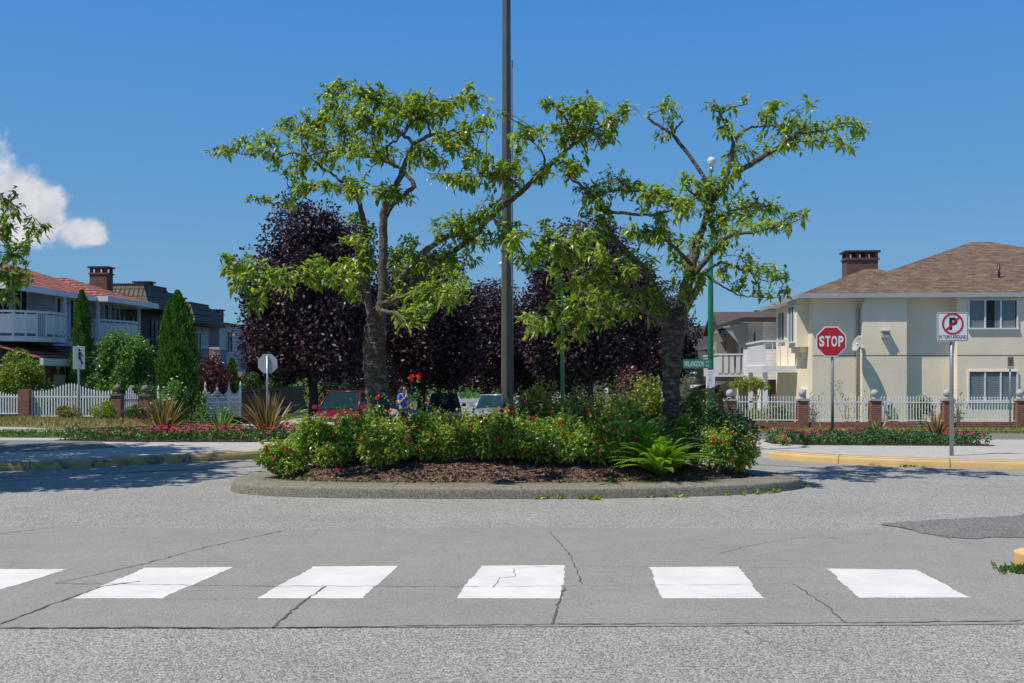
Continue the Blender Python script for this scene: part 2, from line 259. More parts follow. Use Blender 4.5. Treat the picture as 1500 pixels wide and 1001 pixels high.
# ------------------------------------------------------------------ helpers
org = {}
def tag(o, label=None, cat=None, group=None, kind=None):
    if label: o['label'] = label
    if cat: o['category'] = cat
    if group: o['group'] = group
    if kind: o['kind'] = kind
    return o
def thing(name, loc, label, cat, group=None, rz=0, kind=None):
    o = bpy.data.objects.new(name, None); C.objects.link(o); o.empty_display_size = .2
    o.location = loc; o.rotation_euler = (0, 0, rz); return tag(o, label, cat, group, kind)
def nrm(a):
    return a / np.maximum(np.linalg.norm(a, axis=-1, keepdims=True), 1e-9)
class MB:
    def __init__(s): s.V = []; s.n = 0; s.F = []
    def add(s, v, f, mat=0, smooth=False, tint=None):
        v = np.asarray(v, float).reshape(-1, 3)
        if isinstance(f, list) and len({len(q) for q in f}) > 1:
            for k in {len(q) for q in f}: s.F.append((np.array([q for q in f if len(q) == k]) + s.n, mat, smooth, tint))
            s.V.append(v); s.n += len(v); return s
        f = np.asarray(f, int)
        s.V.append(v); s.F.append((f + s.n, mat, smooth, tint)); s.n += len(v); return s
    def box(s, c, d, mat=0, rz=0, taper=1):
        x, y, z = [k / 2 for k in d]; t = taper
        v = np.array([(-x, -y, -z), (x, -y, -z), (x, y, -z), (-x, y, -z), (-x*t, -y*t, z), (x*t, -y*t, z), (x*t, y*t, z), (-x*t, y*t, z)])
        if rz: v = v @ np.array([[math.cos(rz), math.sin(rz), 0], [-math.sin(rz), math.cos(rz), 0], [0, 0, 1]])
        return s.add(v + np.array(c), [(0, 3, 2, 1), (4, 5, 6, 7), (0, 1, 5, 4), (1, 2, 6, 5), (2, 3, 7, 6), (3, 0, 4, 7)], mat)
    def box2(s, a, b, mat=0):
        a, b = np.minimum(a, b), np.maximum(a, b); return s.box((a + b) / 2, b - a, mat)
    def quad(s, *p, mat=0): return s.add(p, [tuple(range(len(p)))], mat)
    def prism(s, poly, z0, z1, mat=0, axis=2):
        n = len(poly); P = np.array(poly, float)
        def lift(z):
            if axis == 2: return np.c_[P, np.full(n, z)]
            if axis == 1: return np.c_[P[:, 0], np.full(n, z), P[:, 1]]
            return np.c_[np.full(n, z), P]
        s.add(np.r_[lift(z0), lift(z1)], [(i, (i + 1) % n, n + (i + 1) % n, n + i) for i in range(n)], mat)
        s.F.append((np.array([list(range(n))[::-1]]) + s.n - 2 * n, mat, False, None)); s.F.append((np.array([list(range(n))]) + s.n - n, mat, False, None)); return s
    def tube(s, pts, rad, n=6, mat=0, smooth=True, caps=True):
        P = np.array(pts, float); m = len(P); rad = np.broadcast_to(np.array(rad, float), (m,))
        T = np.gradient(P, axis=0); T = nrm(T); ref = np.array([0, 0, 1.]) if abs(T[0][2]) < .9 else np.array([1., 0, 0])
        v = []; 
        a = nrm(np.cross(T[0], ref))
        for i in range(m):
            a = nrm(a - T[i] * np.dot(a, T[i])); b = np.cross(T[i], a)
            th = np.arange(n) * 2 * math.pi / n
            v.append(P[i] + rad[i] * (np.cos(th)[:, None] * a + np.sin(th)[:, None] * b))
        f = [(i * n + j, i * n + (j + 1) % n, (i + 1) * n + (j + 1) % n, (i + 1) * n + j) for i in range(m - 1) for j in range(n)]
        s.add(np.concatenate(v), f, mat, smooth)
        if caps:
            s.F.append((np.array([list(range(n))[::-1]]) + s.n - m * n, mat, False, None)); s.F.append((np.array([list(range(n))]) + s.n - n, mat, False, None))
        return s
    def lathe(s, prof, c=(0, 0, 0), n=20, mat=0, smooth=True):
        th = np.arange(n) * 2 * math.pi / n; v = np.concatenate([np.c_[r * np.cos(th), r * np.sin(th), np.full(n, z)] for r, z in prof]) + np.array(c)
        m = len(prof)
        s.add(v, [(i * n + j, i * n + (j + 1) % n, (i + 1) * n + (j + 1) % n, (i + 1) * n + j) for i in range(m - 1) for j in range(n)], mat, smooth)
        s.F.append((np.array([list(range(n))[::-1]]) + s.n - m * n, mat, False, None)); s.F.append((np.array([list(range(n))]) + s.n - n, mat, False, None)); return s
    def ball(s, c, r, n=16, mat=0, sz=1):
        return s.lathe([(max(r * math.sin(a), 1e-3), -r * sz * math.cos(a)) for a in np.linspace(.05, math.pi - .05, n // 2 + 1)], c, n, mat)
    def build(s, name, mats, parent=None, label=None, loc=None, **kw):
        me = bpy.data.meshes.new(name); mats = mats if isinstance(mats, (list, tuple)) else [mats]
        for m in mats: me.materials.append(m)
        V = np.concatenate(s.V) if s.V else np.zeros((0, 3))
        if parent is not None: o_ = org.get(parent.name, (0, 0, 0))
        else: o_ = (0, 0, 0) if loc is None else loc
        V = V - np.array(o_)
        me.vertices.add(len(V)); me.vertices.foreach_set('co', V.ravel())
        li = []; ls = []; mi = []; sm = []; ti = []; pos = 0
        for f, mat, smooth, tint in s.F:
            k = f.shape[1]; nf = f.shape[0]; li.append(f.ravel()); ls.append(pos + np.arange(nf) * k); pos += nf * k
            mi.append(np.full(nf, mat)); sm.append(np.full(nf, smooth)); ti.append(np.zeros(nf) if tint is None else np.broadcast_to(tint, (nf,)))
        li = np.concatenate(li); me.loops.add(len(li)); me.loops.foreach_set('vertex_index', li)
        ls = np.concatenate(ls); me.polygons.add(len(ls)); me.polygons.foreach_set('loop_start', ls)
        me.polygons.foreach_set('material_index', np.concatenate(mi)); me.polygons.foreach_set('use_smooth', np.concatenate(sm))
        me.update(calc_edges=True)
        ti = np.concatenate(ti)
        if ti.any():
            a = me.attributes.new('tint', 'FLOAT', 'FACE'); a.data.foreach_set('value', ti.astype(np.float32))
        me.validate()
        o = bpy.data.objects.new(name, me); C.objects.link(o)
        if parent is not None: o.parent = parent; org[o.name] = o_
        elif loc is not None: o.location = loc; org[o.name] = loc
        if label: o['label'] = label
        for k, v in kw.items(): o[k] = v
        return o
def wthing(name, loc, label, cat, group=None, kind=None):
    """an Empty whose parts are given in world coordinates"""
    o = thing(name, loc, label, cat, group, 0, kind); org[o.name] = tuple(loc); return o
def children(o): return [c for c in C.objects if c.parent == o]
def copy_tree(o, parent=None):
    c = o.copy(); C.objects.link(c); c.parent = parent
    for ch in kids.get(o.name, []): copy_tree(ch, c)
    return c
kids = {}
def index_kids():
    kids.clear()
    for o in C.objects:
        if o.parent: kids.setdefault(o.parent.name, []).append(o)
def wx(px, D): return (px - 750) / F * D
def wz(py, D): return EYE + (HZ - py) / F * D
def wp(px, py, D): return np.array((wx(px, D), D, wz(py, D)))
YK = [20, 24, 38, 50, 76, 210, 400]; YV = [0, .10, .77, 1.2, 1.75, 4.3, 6.0]
XK = [-20, -14, -9, 10]; XV = [.5, .6, 1.12, 1.0]
def G(x, y): return -float(np.interp(y, YK, YV) * np.interp(x, XK, XV))
YB = list(range(20, 50, 2)) + [50, 54, 58, 62, 66, 71, 76, 84, 92, 100, 120, 140, 170, 210, 300, 400]
XB = [-60, -40, -20, -17, -14, -13, -12, -11, -10, -9, -4, 0, 5, 10, 20, 40, 60]
def drape(name, poly, lift, mat, side=0, kind='structure', mat2=None, **kw):
    bm = bmesh.new(); vs = [bm.verts.new((x, y, 0)) for x, y in poly]; f = bm.faces.new(vs)
    bmesh.ops.triangulate(bm, faces=[f])
    xs = [p[0] for p in poly]; ys = [p[1] for p in poly]
    if max(ys) > 20:
        for k, br in ((1, YB), (0, XB)):
            lo, hi = (min(ys), max(ys)) if k else (min(xs), max(xs))
            for b in br:
                if lo < b < hi:
                    co = (0, b, 0) if k else (b, 0, 0); no = (0, 1, 0) if k else (1, 0, 0)
                    bmesh.ops.bisect_plane(bm, geom=bm.verts[:] + bm.edges[:] + bm.faces[:], plane_co=co, plane_no=no, dist=1e-5)
    if side:
        ed = [e for e in bm.edges if len(e.link_faces) == 1]
        ret = bmesh.ops.extrude_edge_only(bm, edges=ed); nv = [g for g in ret['geom'] if isinstance(g, bmesh.types.BMVert)]
        nf = [g for g in ret['geom'] if isinstance(g, bmesh.types.BMFace)]
        low = set(nv)
        for fc in nf: fc.material_index = 1 if mat2 else 0
    else: low = set()
    for v in bm.verts:
        v.co.z = G(v.co.x, v.co.y) + (lift - side if v in low else lift)
    bmesh.ops.recalc_face_normals(bm, faces=bm.faces[:])
    me = bpy.data.meshes.new(name); bm.to_mesh(me); bm.free(); me.materials.append(mat)
    if mat2: me.materials.append(mat2)
    o = bpy.data.objects.new(name, me); C.objects.link(o); o['kind'] = kind
    for k, v in kw.items(): o[k] = v
    return o
def smooth_loop(pts, n=6):
    """closed Catmull-Rom through plan points"""
    P = np.array(pts, float); m = len(P); out = []
    for i in range(m):
        p0, p1, p2, p3 = P[i - 1], P[i], P[(i + 1) % m], P[(i + 2) % m]
        for t in np.arange(n) / n:
            out.append(.5 * ((2 * p1) + (-p0 + p2) * t + (2 * p0 - 5 * p1 + 4 * p2 - p3) * t * t + (-p0 + 3 * p1 - 3 * p2 + p3) * t ** 3))
    return np.array(out)
def offset_loop(P, d):
    P = np.asarray(P); t = np.roll(P, -1, 0) - np.roll(P, 1, 0); t = nrm(t); n = np.c_[t[:, 1], -t[:, 0]]
    c = P.mean(0); sg = np.sign(((P - c) * n).sum(1).mean()); return P - n * d * sg
# leaves: base points P, axis A, side S, length L, width W
def leaves(mb, P, A, S, L, Wd, tint, mat=0, bend=.25, fold=.2, rich=True):
    n = len(P); A = nrm(A); S = nrm(S - A * (S * A).sum(1, keepdims=True)); Nn = np.cross(A, S); L = np.broadcast_to(L, (n,))[:, None]; Wd = np.broadcast_to(Wd, (n,))[:, None]
    dn = np.array([0, 0, -1.])
    tip = P + A * L + dn * L * bend
    m = P + A * L * .48 + dn * L * bend * .3
    r = m + S * Wd * .5; l = m - S * Wd * .5; mid = m - Nn * Wd * fold
    if rich:
        v = np.stack([P, r, tip, l, mid], 1).reshape(-1, 3); b = np.arange(n)[:, None] * 5
        f = np.concatenate([b + np.array(k) for k in ((0, 1, 4), (1, 2, 4), (2, 3, 4), (3, 0, 4))]); tt = np.tile(tint, 4)
    else:
        v = np.stack([P, r, tip, l], 1).reshape(-1, 3); b = np.arange(n)[:, None] * 4; f = b + np.array((0, 1, 2, 3)); tt = tint
    mb.add(v, f, mat, False, tt)
def rdir(n, g=None):
    v = (g or rng).normal(size=(n, 3)); return nrm(v)
# ------------------------------------------------------------------ ground, roads, kerbs
S_ = dict(kind='structure')
def rowmesh():
    xs = [-2500, -800, -300, -120] + XB + [90, 140, 300, 800, 2500]; ys = [-60, -20, 0, 10] + YB + [600, 1500, 3500]
    v = [(x, y, G(x, y) - .02) for y in ys for x in xs]; k = len(xs)
    f = [(j * k + i, j * k + i + 1, (j + 1) * k + i + 1, (j + 1) * k + i) for j in range(len(ys) - 1) for i in range(k - 1)]
    m = MB(); m.add(v, f); return m.build('ground', M_lawn, **S_)
rowmesh()
drape('road', [(-60, -40), (60, -40), (60, 36), (10.9, 35.2), (11.2, 120), (17, 400), (-2, 400), (-8.6, 120), (-8.2, 24), (-9, 21), (-60, 21)], 0.0, M_road)
def ragged4(P, amp=.035):
    out = []
    for a, b in zip(P, P[1:] + P[:1]):
        a = np.array(a); b = np.array(b); k = max(2, int(np.linalg.norm(b - a) / .06))
        out += [tuple(a + (b - a) * j / k + rng.normal(0, amp * .5, 2) * (1 if j else 0)) for j in range(k)]
    return out
# the smoother concrete band that carries the crosswalk
drape('concrete_road_band', [(-40, 5.70), (-6, 5.80), (-3.0, 5.82), (0, 5.86), (2.4, 5.90), (3.1, 5.93), (40, 6.1), (40, 9.0), (5.6, 8.9), (4.9, 9.35), (2.3, 9.55), (0, 9.62), (-2.2, 9.48), (-3.6, 9.62), (-40, 9.9)], .004, M_conc)
drape('concrete_gutter', [tuple(p) for p in [(-40, 9.5), (-8.6, 13.9), (-6.9, 14.35), (-5.6, 15.0), (-4.0, 15.9), (-3, 17.1), (-2.2, 19), (-3.0, 20.8), (-3.9, 19.2), (-4.25, 17.25), (-5.15, 16.75), (-6.1, 16.25), (-6.9, 15.55), (-7.76, 15.1), (-11, 14.3), (-40, 11.5)]], .004, M_conc)
drape('concrete_gutter', [(4.0, 16.2), (5.5, 15.2), (7.6, 14.4), (10, 13.8), (40, 11), (40, 12.5), (16, 14.1), (10, 14.9), (7.87, 15.35), (6, 16.0), (4.6, 17.0), (4.3, 18.3), (3.6, 18.6)], .004, M_conc)
drape('asphalt_patch', ragged4([(3.62, 9.83), (3.75, 9.6), (3.86, 9.2), (4.02, 9.0), (4.2, 8.93), (4.35, 9.03), (4.6, 9.02), (5.2, 8.9), (7, 9.1), (12, 9.3), (12, 11.4), (7, 10.9), (5.9, 10.6), (5.0, 10.3), (4.3, 10.1)]), .009, M_dark)
# crosswalk bars, corners traced on the road plane, with slightly ragged paint edges
def gp(px, py): D = F * EYE / (py - HZ); return (wx(px, D), D)
def ragged(c, amp=.006, n=26):
    out = []
    for i in range(4):
        a, b = np.array(c[i]), np.array(c[(i + 1) % 4]); d = b - a; nn = np.array((d[1], -d[0])) / np.linalg.norm(d)
        for k in range(n):
            out.append(tuple(a + d * k / n + nn * (random.uniform(-amp, amp) + (amp * 2.5 if i in (1, 3) and k > n * .62 else 0))))
    return out
bars = [((-75, 835), (98, 835), (-38, 878), (-192, 878)), ((210, 833), (341, 832), (239, 878), (106, 878)), ((457, 831), (583, 830), (533, 878), (376, 878)),
        ((703, 830), (827, 829), (825, 878), (668, 878)), ((949, 832), (1081, 831), (1121, 878), (970, 878)), ((1209, 834), (1342, 836), (1424, 877), (1259, 877))]
for bqs in bars: drape('crosswalk_stripe', ragged([gp(*p) for p in bqs]), .0058, M_paint)
def crack(pts, w=.010, lift=.0078, name='pavement_joint', jit=.012, step=.05, mat=None):
    P = [np.array(p) for p in pts]; C_ = []
    for a, b in zip(P, P[1:]):
        n = max(2, int(np.linalg.norm(b - a) / step)); C_ += [a + (b - a) * k / n for k in range(n)]
    C_.append(P[-1]); C_ = np.array(C_); t = nrm(np.gradient(C_, axis=0)); nn = np.c_[-t[:, 1], t[:, 0]]
    C_ = C_ + nn * rng.normal(0, jit, (len(C_), 1)) * .5; ww = w * rng.uniform(.35, 1.35, len(C_))
    v = np.r_[np.c_[C_ + nn * ww[:, None] / 2, np.full(len(C_), lift)], np.c_[C_ - nn * ww[:, None] / 2, np.full(len(C_), lift)]]
    n = len(C_); m = MB(); m.add(v, [(i, i + 1, n + i + 1, n + i) for i in range(n - 1)]); return m.build(name, mat or M_crack, **S_)
for L, w in (([(-60, 922), (0, 921), (400, 921), (812, 916), (1240, 914), (1500, 911)], .013), ([(0, 916), (60, 893), (152, 860), (205, 853)], .016), ([(80, 856), (205, 829), (300, 803), (413, 779)], .011),
             ([(0, 783), (100, 771)], .010), ([(400, 921), (430, 893), (477, 860)], .015), ([(810, 916), (818, 885), (826, 862)], .014), ([(853, 857), (835, 815), (806, 780)], .008),
             ([(1240, 914), (1205, 885), (1163, 857)], .008), ([(80, 856), (400, 860), (700, 861)], .007), ([(700, 861), (1163, 857)], .004), ([(240, 880), (376, 878.5)], .004), ([(827, 831), (1200, 833)], .004),
             ([(722, 862), (732, 848), (755, 846), (752, 834), (800, 831)], .006), ([(1055, 812), (1100, 800), (1190, 786), (1230, 790)], .006),
             ([(1370, 785), (1420, 798), (1470, 800)], .006), ([(1080, 920), (1120, 940), (1210, 955)], .005)):
    crack([gp(*p) for p in L], w)
crack([gp(*p) for p in [(0, 706), (80, 701), (200, 692), (300, 688), (372, 684)]], .03, .0085, jit=.02)
crack([gp(*p) for p in [(1090, 686), (1180, 691), (1300, 697), (1500, 706)]], .012, .0085)
crack([gp(*p) for p in [(1085, 694), (1200, 698), (1300, 703), (1500, 717)]], .008, .0085)

# pavement to either side of the roundabout, raised behind yellow kerbs
KH = .13
def raised(name, poly, mat, band):
    """slab behind a kerb: the kerb itself is a strip 0.17 m wide along the first `band` points"""
    poly = [tuple(p) for p in poly]; drape(name, poly, KH, mat, KH + .03)
left_edge = smooth_loop([(-60, 8), (-30, 11.3), (-16, 13.2), (-11, 14.25), (-7.76, 15.1), (-6.9, 15.55), (-6.1, 16.2), (-5.15, 16.75), (-4.35, 17.4), (-3.95, 18.3), (-3.9, 19.4), (-4.2, 20.4)], 4)[:-4]
right_edge = smooth_loop([(4.95, 20.6), (4.55, 19.6), (4.35, 18.6), (4.42, 17.6), (4.9, 16.75), (6.0, 15.96), (7.87, 15.3), (10, 14.75), (16, 13.9), (30, 12.3), (60, 9)], 4)[:-4]
drape('sidewalk', [tuple(p) for p in offset_loop(left_edge, 0)] + [(-4.9, 21.4), (-60, 22.2)], KH, M_side, KH + .03)
drape('sidewalk', [tuple(p) for p in right_edge] + [(60, 20.5)], KH, M_side, KH + .03)
def kerb(name, path, w, h, mats, bottom=0.0):
    P = np.array(path); t = nrm(np.gradient(P, axis=0)); n = np.c_[t[:, 1], -t[:, 0]]; m = MB()
    # n points to the road side; profile rounded at the nose
    prof = [(.012, bottom), (.006, h * .6), (-.008, h * .88), (-.03, h), (-w, h + .004), (-w, h - .03)]
    v = [np.c_[P + n * (o + .012), np.array([G(*p) for p in P]) + z] for o, z in prof]; k = len(P)
    f = [(j * k + i, j * k + i + 1, (j + 1) * k + i + 1, (j + 1) * k + i) for j in range(len(prof) - 1) for i in range(k - 1)]
    m.add(np.concatenate(v), f, 0, True); return m.build(name, mats, **S_)
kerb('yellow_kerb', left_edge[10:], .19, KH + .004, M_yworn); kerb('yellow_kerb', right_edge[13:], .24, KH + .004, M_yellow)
kerb('kerb', right_edge[:14], .19, KH + .004, M_side)
drape('asphalt_driveway', [(-30, 14.2), (-12, 15.8), (-9.3, 16.6), (-7.2, 18.2), (-8.4, 20.1), (-30, 20.4)], KH + .006, M_dark)
drape('grass_verge', [(-60, 22.3), (-9.2, 21.2), (-4.6, 20.9), (-4.4, 22.5), (-8.35, 25), (-8.6, 60), (-20, 100), (-60, 100)], .10, M_lawn, .1)
drape('sidewalk', [(-60, 24.0), (-14.5, 24.2), (-9.6, 26.8), (-10.8, 27.6), (-15.5, 29.2), (-60, 29.2)], .115, M_side, .1)
drape('dry_grass_verge', [(-60, 29.3), (-15.5, 29.3), (-12.6, 28.6), (-12.4, 36.5), (-60, 37.2)], .12, M_lawnd, .1)
drape('sidewalk', [(-10.7, 29), (-8.9, 29), (-8.9, 75), (-13, 100), (-14.2, 100), (-11.6, 60), (-11.2, 38)], .125, M_side, .1)
drape('grass_verge', [(4.6, 34.2), (10, 34.0), (60, 31.5), (60, 37), (11.5, 36.4), (4.6, 36.2)], .10, M_lawnd, .1)
drape('cross_street', [(4.9, 20.65), (60, 20.55), (60, 31.4), (10, 33.9), (4.8, 34.1)], .006, M_dark)
drape('grass_yard', [(11.4, 37.0), (60, 37.5), (60, 140), (14, 140)], .08, M_lawn, .05)
drape('grass_boulevard', [(-3.6, 24), (2.8, 24), (3.6, 60), (8, 130), (3, 130), (-2.4, 60)], .12, M_lawn, .1)

# ------------------------------------------------------------------ the planted traffic island
isl = smooth_loop([(-3.62, 12.95), (-3.45, 12.43), (-2.9, 12.08), (-2.04, 11.89), (-.89, 11.82), (.81, 11.82), (1.7, 11.95), (2.62, 12.15), (3.3, 12.48), (3.78, 12.98), (3.68, 13.6), (3.2, 14.5), (2.5, 15.4), (1.5, 16.1), (0, 16.4), (-1.5, 16.1), (-2.5, 15.3), (-3.2, 14.4), (-3.58, 13.5)], 7)
ih = .125
m = MB(); rings = []
dd = [(-.012, -.01, 0), (-.002, ih * .5, 0), (.004, ih - .022, 0), (.012, ih - .006, 0), (.032, ih, 0), (.30, ih + .008, 0), (.58, ih + .004, 0), (.60, ih - .02, 0)]
for d, z, _ in dd:
    q = offset_loop(isl, d); zz = z + (rng.normal(0, .0015, len(q)) if z > .03 else 0); rings.append(np.c_[q, np.full(len(q), 0) + zz])
k = len(isl)
m.add(np.concatenate(rings), [(j * k + i, j * k + (i + 1) % k, (j + 1) * k + (i + 1) % k, (j + 1) * k + i) for j in range(len(rings) - 1) for i in range(k)], 0, True)
m.build('island_kerb', M_curb, **S_)
def mound(x, y):
    d = min(np.hypot(isl[:, 0] - x, isl[:, 1] - y)); return ih - .015 + .26 * (1 - math.exp(-max(0, d - .55) / .75))
inner = offset_loop(isl, .57); cen = np.array((0.1, 14.1)); rr = []
for s in np.linspace(1, 0.02, 16):
    q = cen + (inner - cen) * s; rr.append(np.array([(a, b, mound(a, b) + rng.normal(0, .012)) for a, b in q]))
m = MB(); m.add(np.concatenate(rr), [(j * k + i, j * k + (i + 1) % k, (j + 1) * k + (i + 1) % k, (j + 1) * k + i) for j in range(15) for i in range(k)], 0, True)
m.build('mulch_bed', M_mulch, **S_)
def inside(p, poly):
    x, y = p; c = False; n = len(poly); j = n - 1
    for i in range(n):
        xi, yi = poly[i]; xj, yj = poly[j]
        if (yi > y) != (yj > y) and x < (xj - xi) * (y - yi) / (yj - yi) + xi: c = not c
        j = i
    return c
def scatter(poly, n, g=None):
    P = np.array(poly); lo, hi = P.min(0), P.max(0); out = []; g = g or rng
    while len(out) < n:
        q = g.uniform(lo, hi)
        if inside(q, P): out.append(q)
    return np.array(out)
# bark chips lying on the bed
pts = scatter(inner, 9000); pts = pts[pts[:, 1] < 14.2]
B = np.array([(x, y, mound(x, y) + .012) for x, y in pts]); n = len(B); A = rdir(n); A[:, 2] *= .35; A = nrm(A); Sd = nrm(np.cross(A, rdir(n))); 
m = MB(); L = rng.uniform(.02, .055, n)[:, None]; w = rng.uniform(.006, .014, n)[:, None]; dz = np.array([0, 0, .006])
v = np.stack([B - A * L / 2 - Sd * w, B + A * L / 2 - Sd * w, B + A * L / 2 + Sd * w, B - A * L / 2 + Sd * w], 1).reshape(-1, 3)
m.add(v, np.arange(n)[:, None] * 4 + np.arange(4), 0, False, rng.uniform(.01, 1, n))
M_chip = leafmat('bark_chips', [(0, (.03, .016, .01)), (.7, (.13, .075, .048)), (.94, (.27, .17, .11)), (1, (.40, .10, .06))], .85, .02)
m.build('bark_chips', M_chip, label='loose brown bark chips covering the island bed', category='mulch', kind='stuff')
# weeds along the foot of the kerb
def blades(poly_or_pts, n, hgt, wid, mat, name, label, cat, zf, lean=.5, pts=None, kind='stuff', cl=1):
    P = pts if pts is not None else scatter(poly_or_pts, n); n = len(P)
    B = np.array([(x, y, zf(x, y)) for x, y in P]); B = np.repeat(B, cl, 0); n = len(B)
    B[:, :2] += rng.normal(0, .02, (n, 2)) * (cl > 1)
    A = np.c_[rng.normal(0, lean, (n, 2)), np.ones(n)]; A = nrm(A); m = MB()
    leaves(m, B, A, rdir(n), hgt * rng.uniform(.5, 1.3, n), wid, rng.uniform(.01, 1, n), bend=.15, rich=False)
    return m.build(name, mat, label=label, category=cat, kind=kind)
wp_ = []
for i, p in enumerate(offset_loop(isl, -.03)):
    if p[1] < 13.2 and p[0] > -.6:
        for _ in range(rng.poisson(1.1 if p[0] > 1.4 else .45)): wp_.append(p + rng.normal(0, .035, 2))
wp_ += [offset_loop(isl, -.03)[36] + rng.normal(0, .04, 2) for _ in range(8)]
blades(None, 0, .075, .028, M_ybush, 'kerb_weeds', 'small green weeds growing in the crack at the foot of the island kerb', 'weeds', lambda x, y: .004, .9, np.array(wp_), cl=9)
q = offset_loop(isl, .56); q = q[(q[:, 1] < 13) & (q[:, 0] < 2.2)]; q = q[rng.integers(0, len(q), 60)] + rng.normal(0, .1, (60, 2))
blades(None, 0, .06, .02, M_ybush, 'bed_weeds', 'sparse low weeds along the front edge of the mulch bed', 'weeds', lambda x, y: mound(x, y), .9, q, cl=5)
blades([(-22, 29.4), (-15.5, 29.4), (-12.7, 28.9), (-12.7, 36), (-22, 36.8)], 9000, .26, .03, M_dry, 'dry_grass', 'tall straw coloured dry grass before the white fence', 'grass', lambda x, y: G(x, y) + .11, .45)
blades([(-16, 22.3), (-9.2, 21.3), (-4.8, 21), (-4.6, 22.5), (-8.6, 25), (-8.8, 40), (-11, 40), (-12.5, 28)], 12000, .11, .022, M_grass, 'lawn_grass', 'short green lawn grass beside the left pavement', 'grass', lambda x, y: G(x, y) + .09, .5)
blades([(4.7, 34.3), (10, 34.1), (20, 33.4), (20, 36.2), (11.5, 36.2), (4.7, 36)], 6000, .13, .03, M_ybush, 'verge_grass', 'strip of yellowing grass below the brick fence wall', 'grass', lambda x, y: G(x, y) + .09, .5)

def kerb_joint(path, i, w, h):
    P = np.array(path); t = nrm(P[i + 1] - P[i]); n = np.array((t[1], -t[0])); a = P[i]; m = MB(); g0 = G(*a)
    V_ = [(a[0] + n[0] * o - t[0] * s, a[1] + n[1] * o - t[1] * s, g0 + z) for s in (-.006, .006) for o, z in ((.027, .01), (.021, h * .6), (.006, h * .93), (-.02, h + .003), (-w, h + .006))]
    m.add(V_, [(k, k + 1, 6 + k, 5 + k) for k in range(4)]); return m.build('kerb_joint', M_crack, **S_)
for i in (18, 22, 26, 30): kerb_joint(right_edge, i, .24, KH + .004)
for i in (12, 17, 22, 27, 32): kerb_joint(left_edge, i, .19, KH + .004)
for i in range(4, len(isl), 7):
    a = isl[i]; b = offset_loop(isl, .58)[i]; 
    if a[1] < 13.3: crack([a + (b - a) * .05, b], .009, ih + .011, 'kerb_joint', .004, .05)
# ------------------------------------------------------------------ trees of the island
def poly3(pts, D0, dd=0, dd0=0):
    """branch traced as (px, py, width px); depth drifts from D0+dd0 to D0+dd"""
    n = len(pts); out = []; r = []
    for i, (px, py, w) in enumerate(pts):
        D = D0 + dd0 + (dd - dd0) * i / max(1, n - 1); out.append(wp(px, py, D)); r.append(w / F * D / 2)
    return np.array(out), np.array(r)
def refine(P, r, k=4, wob=.006):
    n = len(P); t = np.linspace(0, n - 1, (n - 1) * k + 1); Q = []
    for u in t:
        i = min(int(u), n - 2); f = u - i; p0 = P[max(i - 1, 0)]; p1 = P[i]; p2 = P[i + 1]; p3 = P[min(i + 2, n - 1)]
        Q.append(.5 * ((2 * p1) + (-p0 + p2) * f + (2 * p0 - 5 * p1 + 4 * p2 - p3) * f * f + (-p0 + 3 * p1 - 3 * p2 + p3) * f ** 3))
    Q = np.array(Q); rr = np.interp(t, np.arange(n), r)
    Q[1:-1] += rng.normal(0, wob, (len(Q) - 2, 3)); return Q, rr * rng.uniform(.96, 1.05, len(rr))
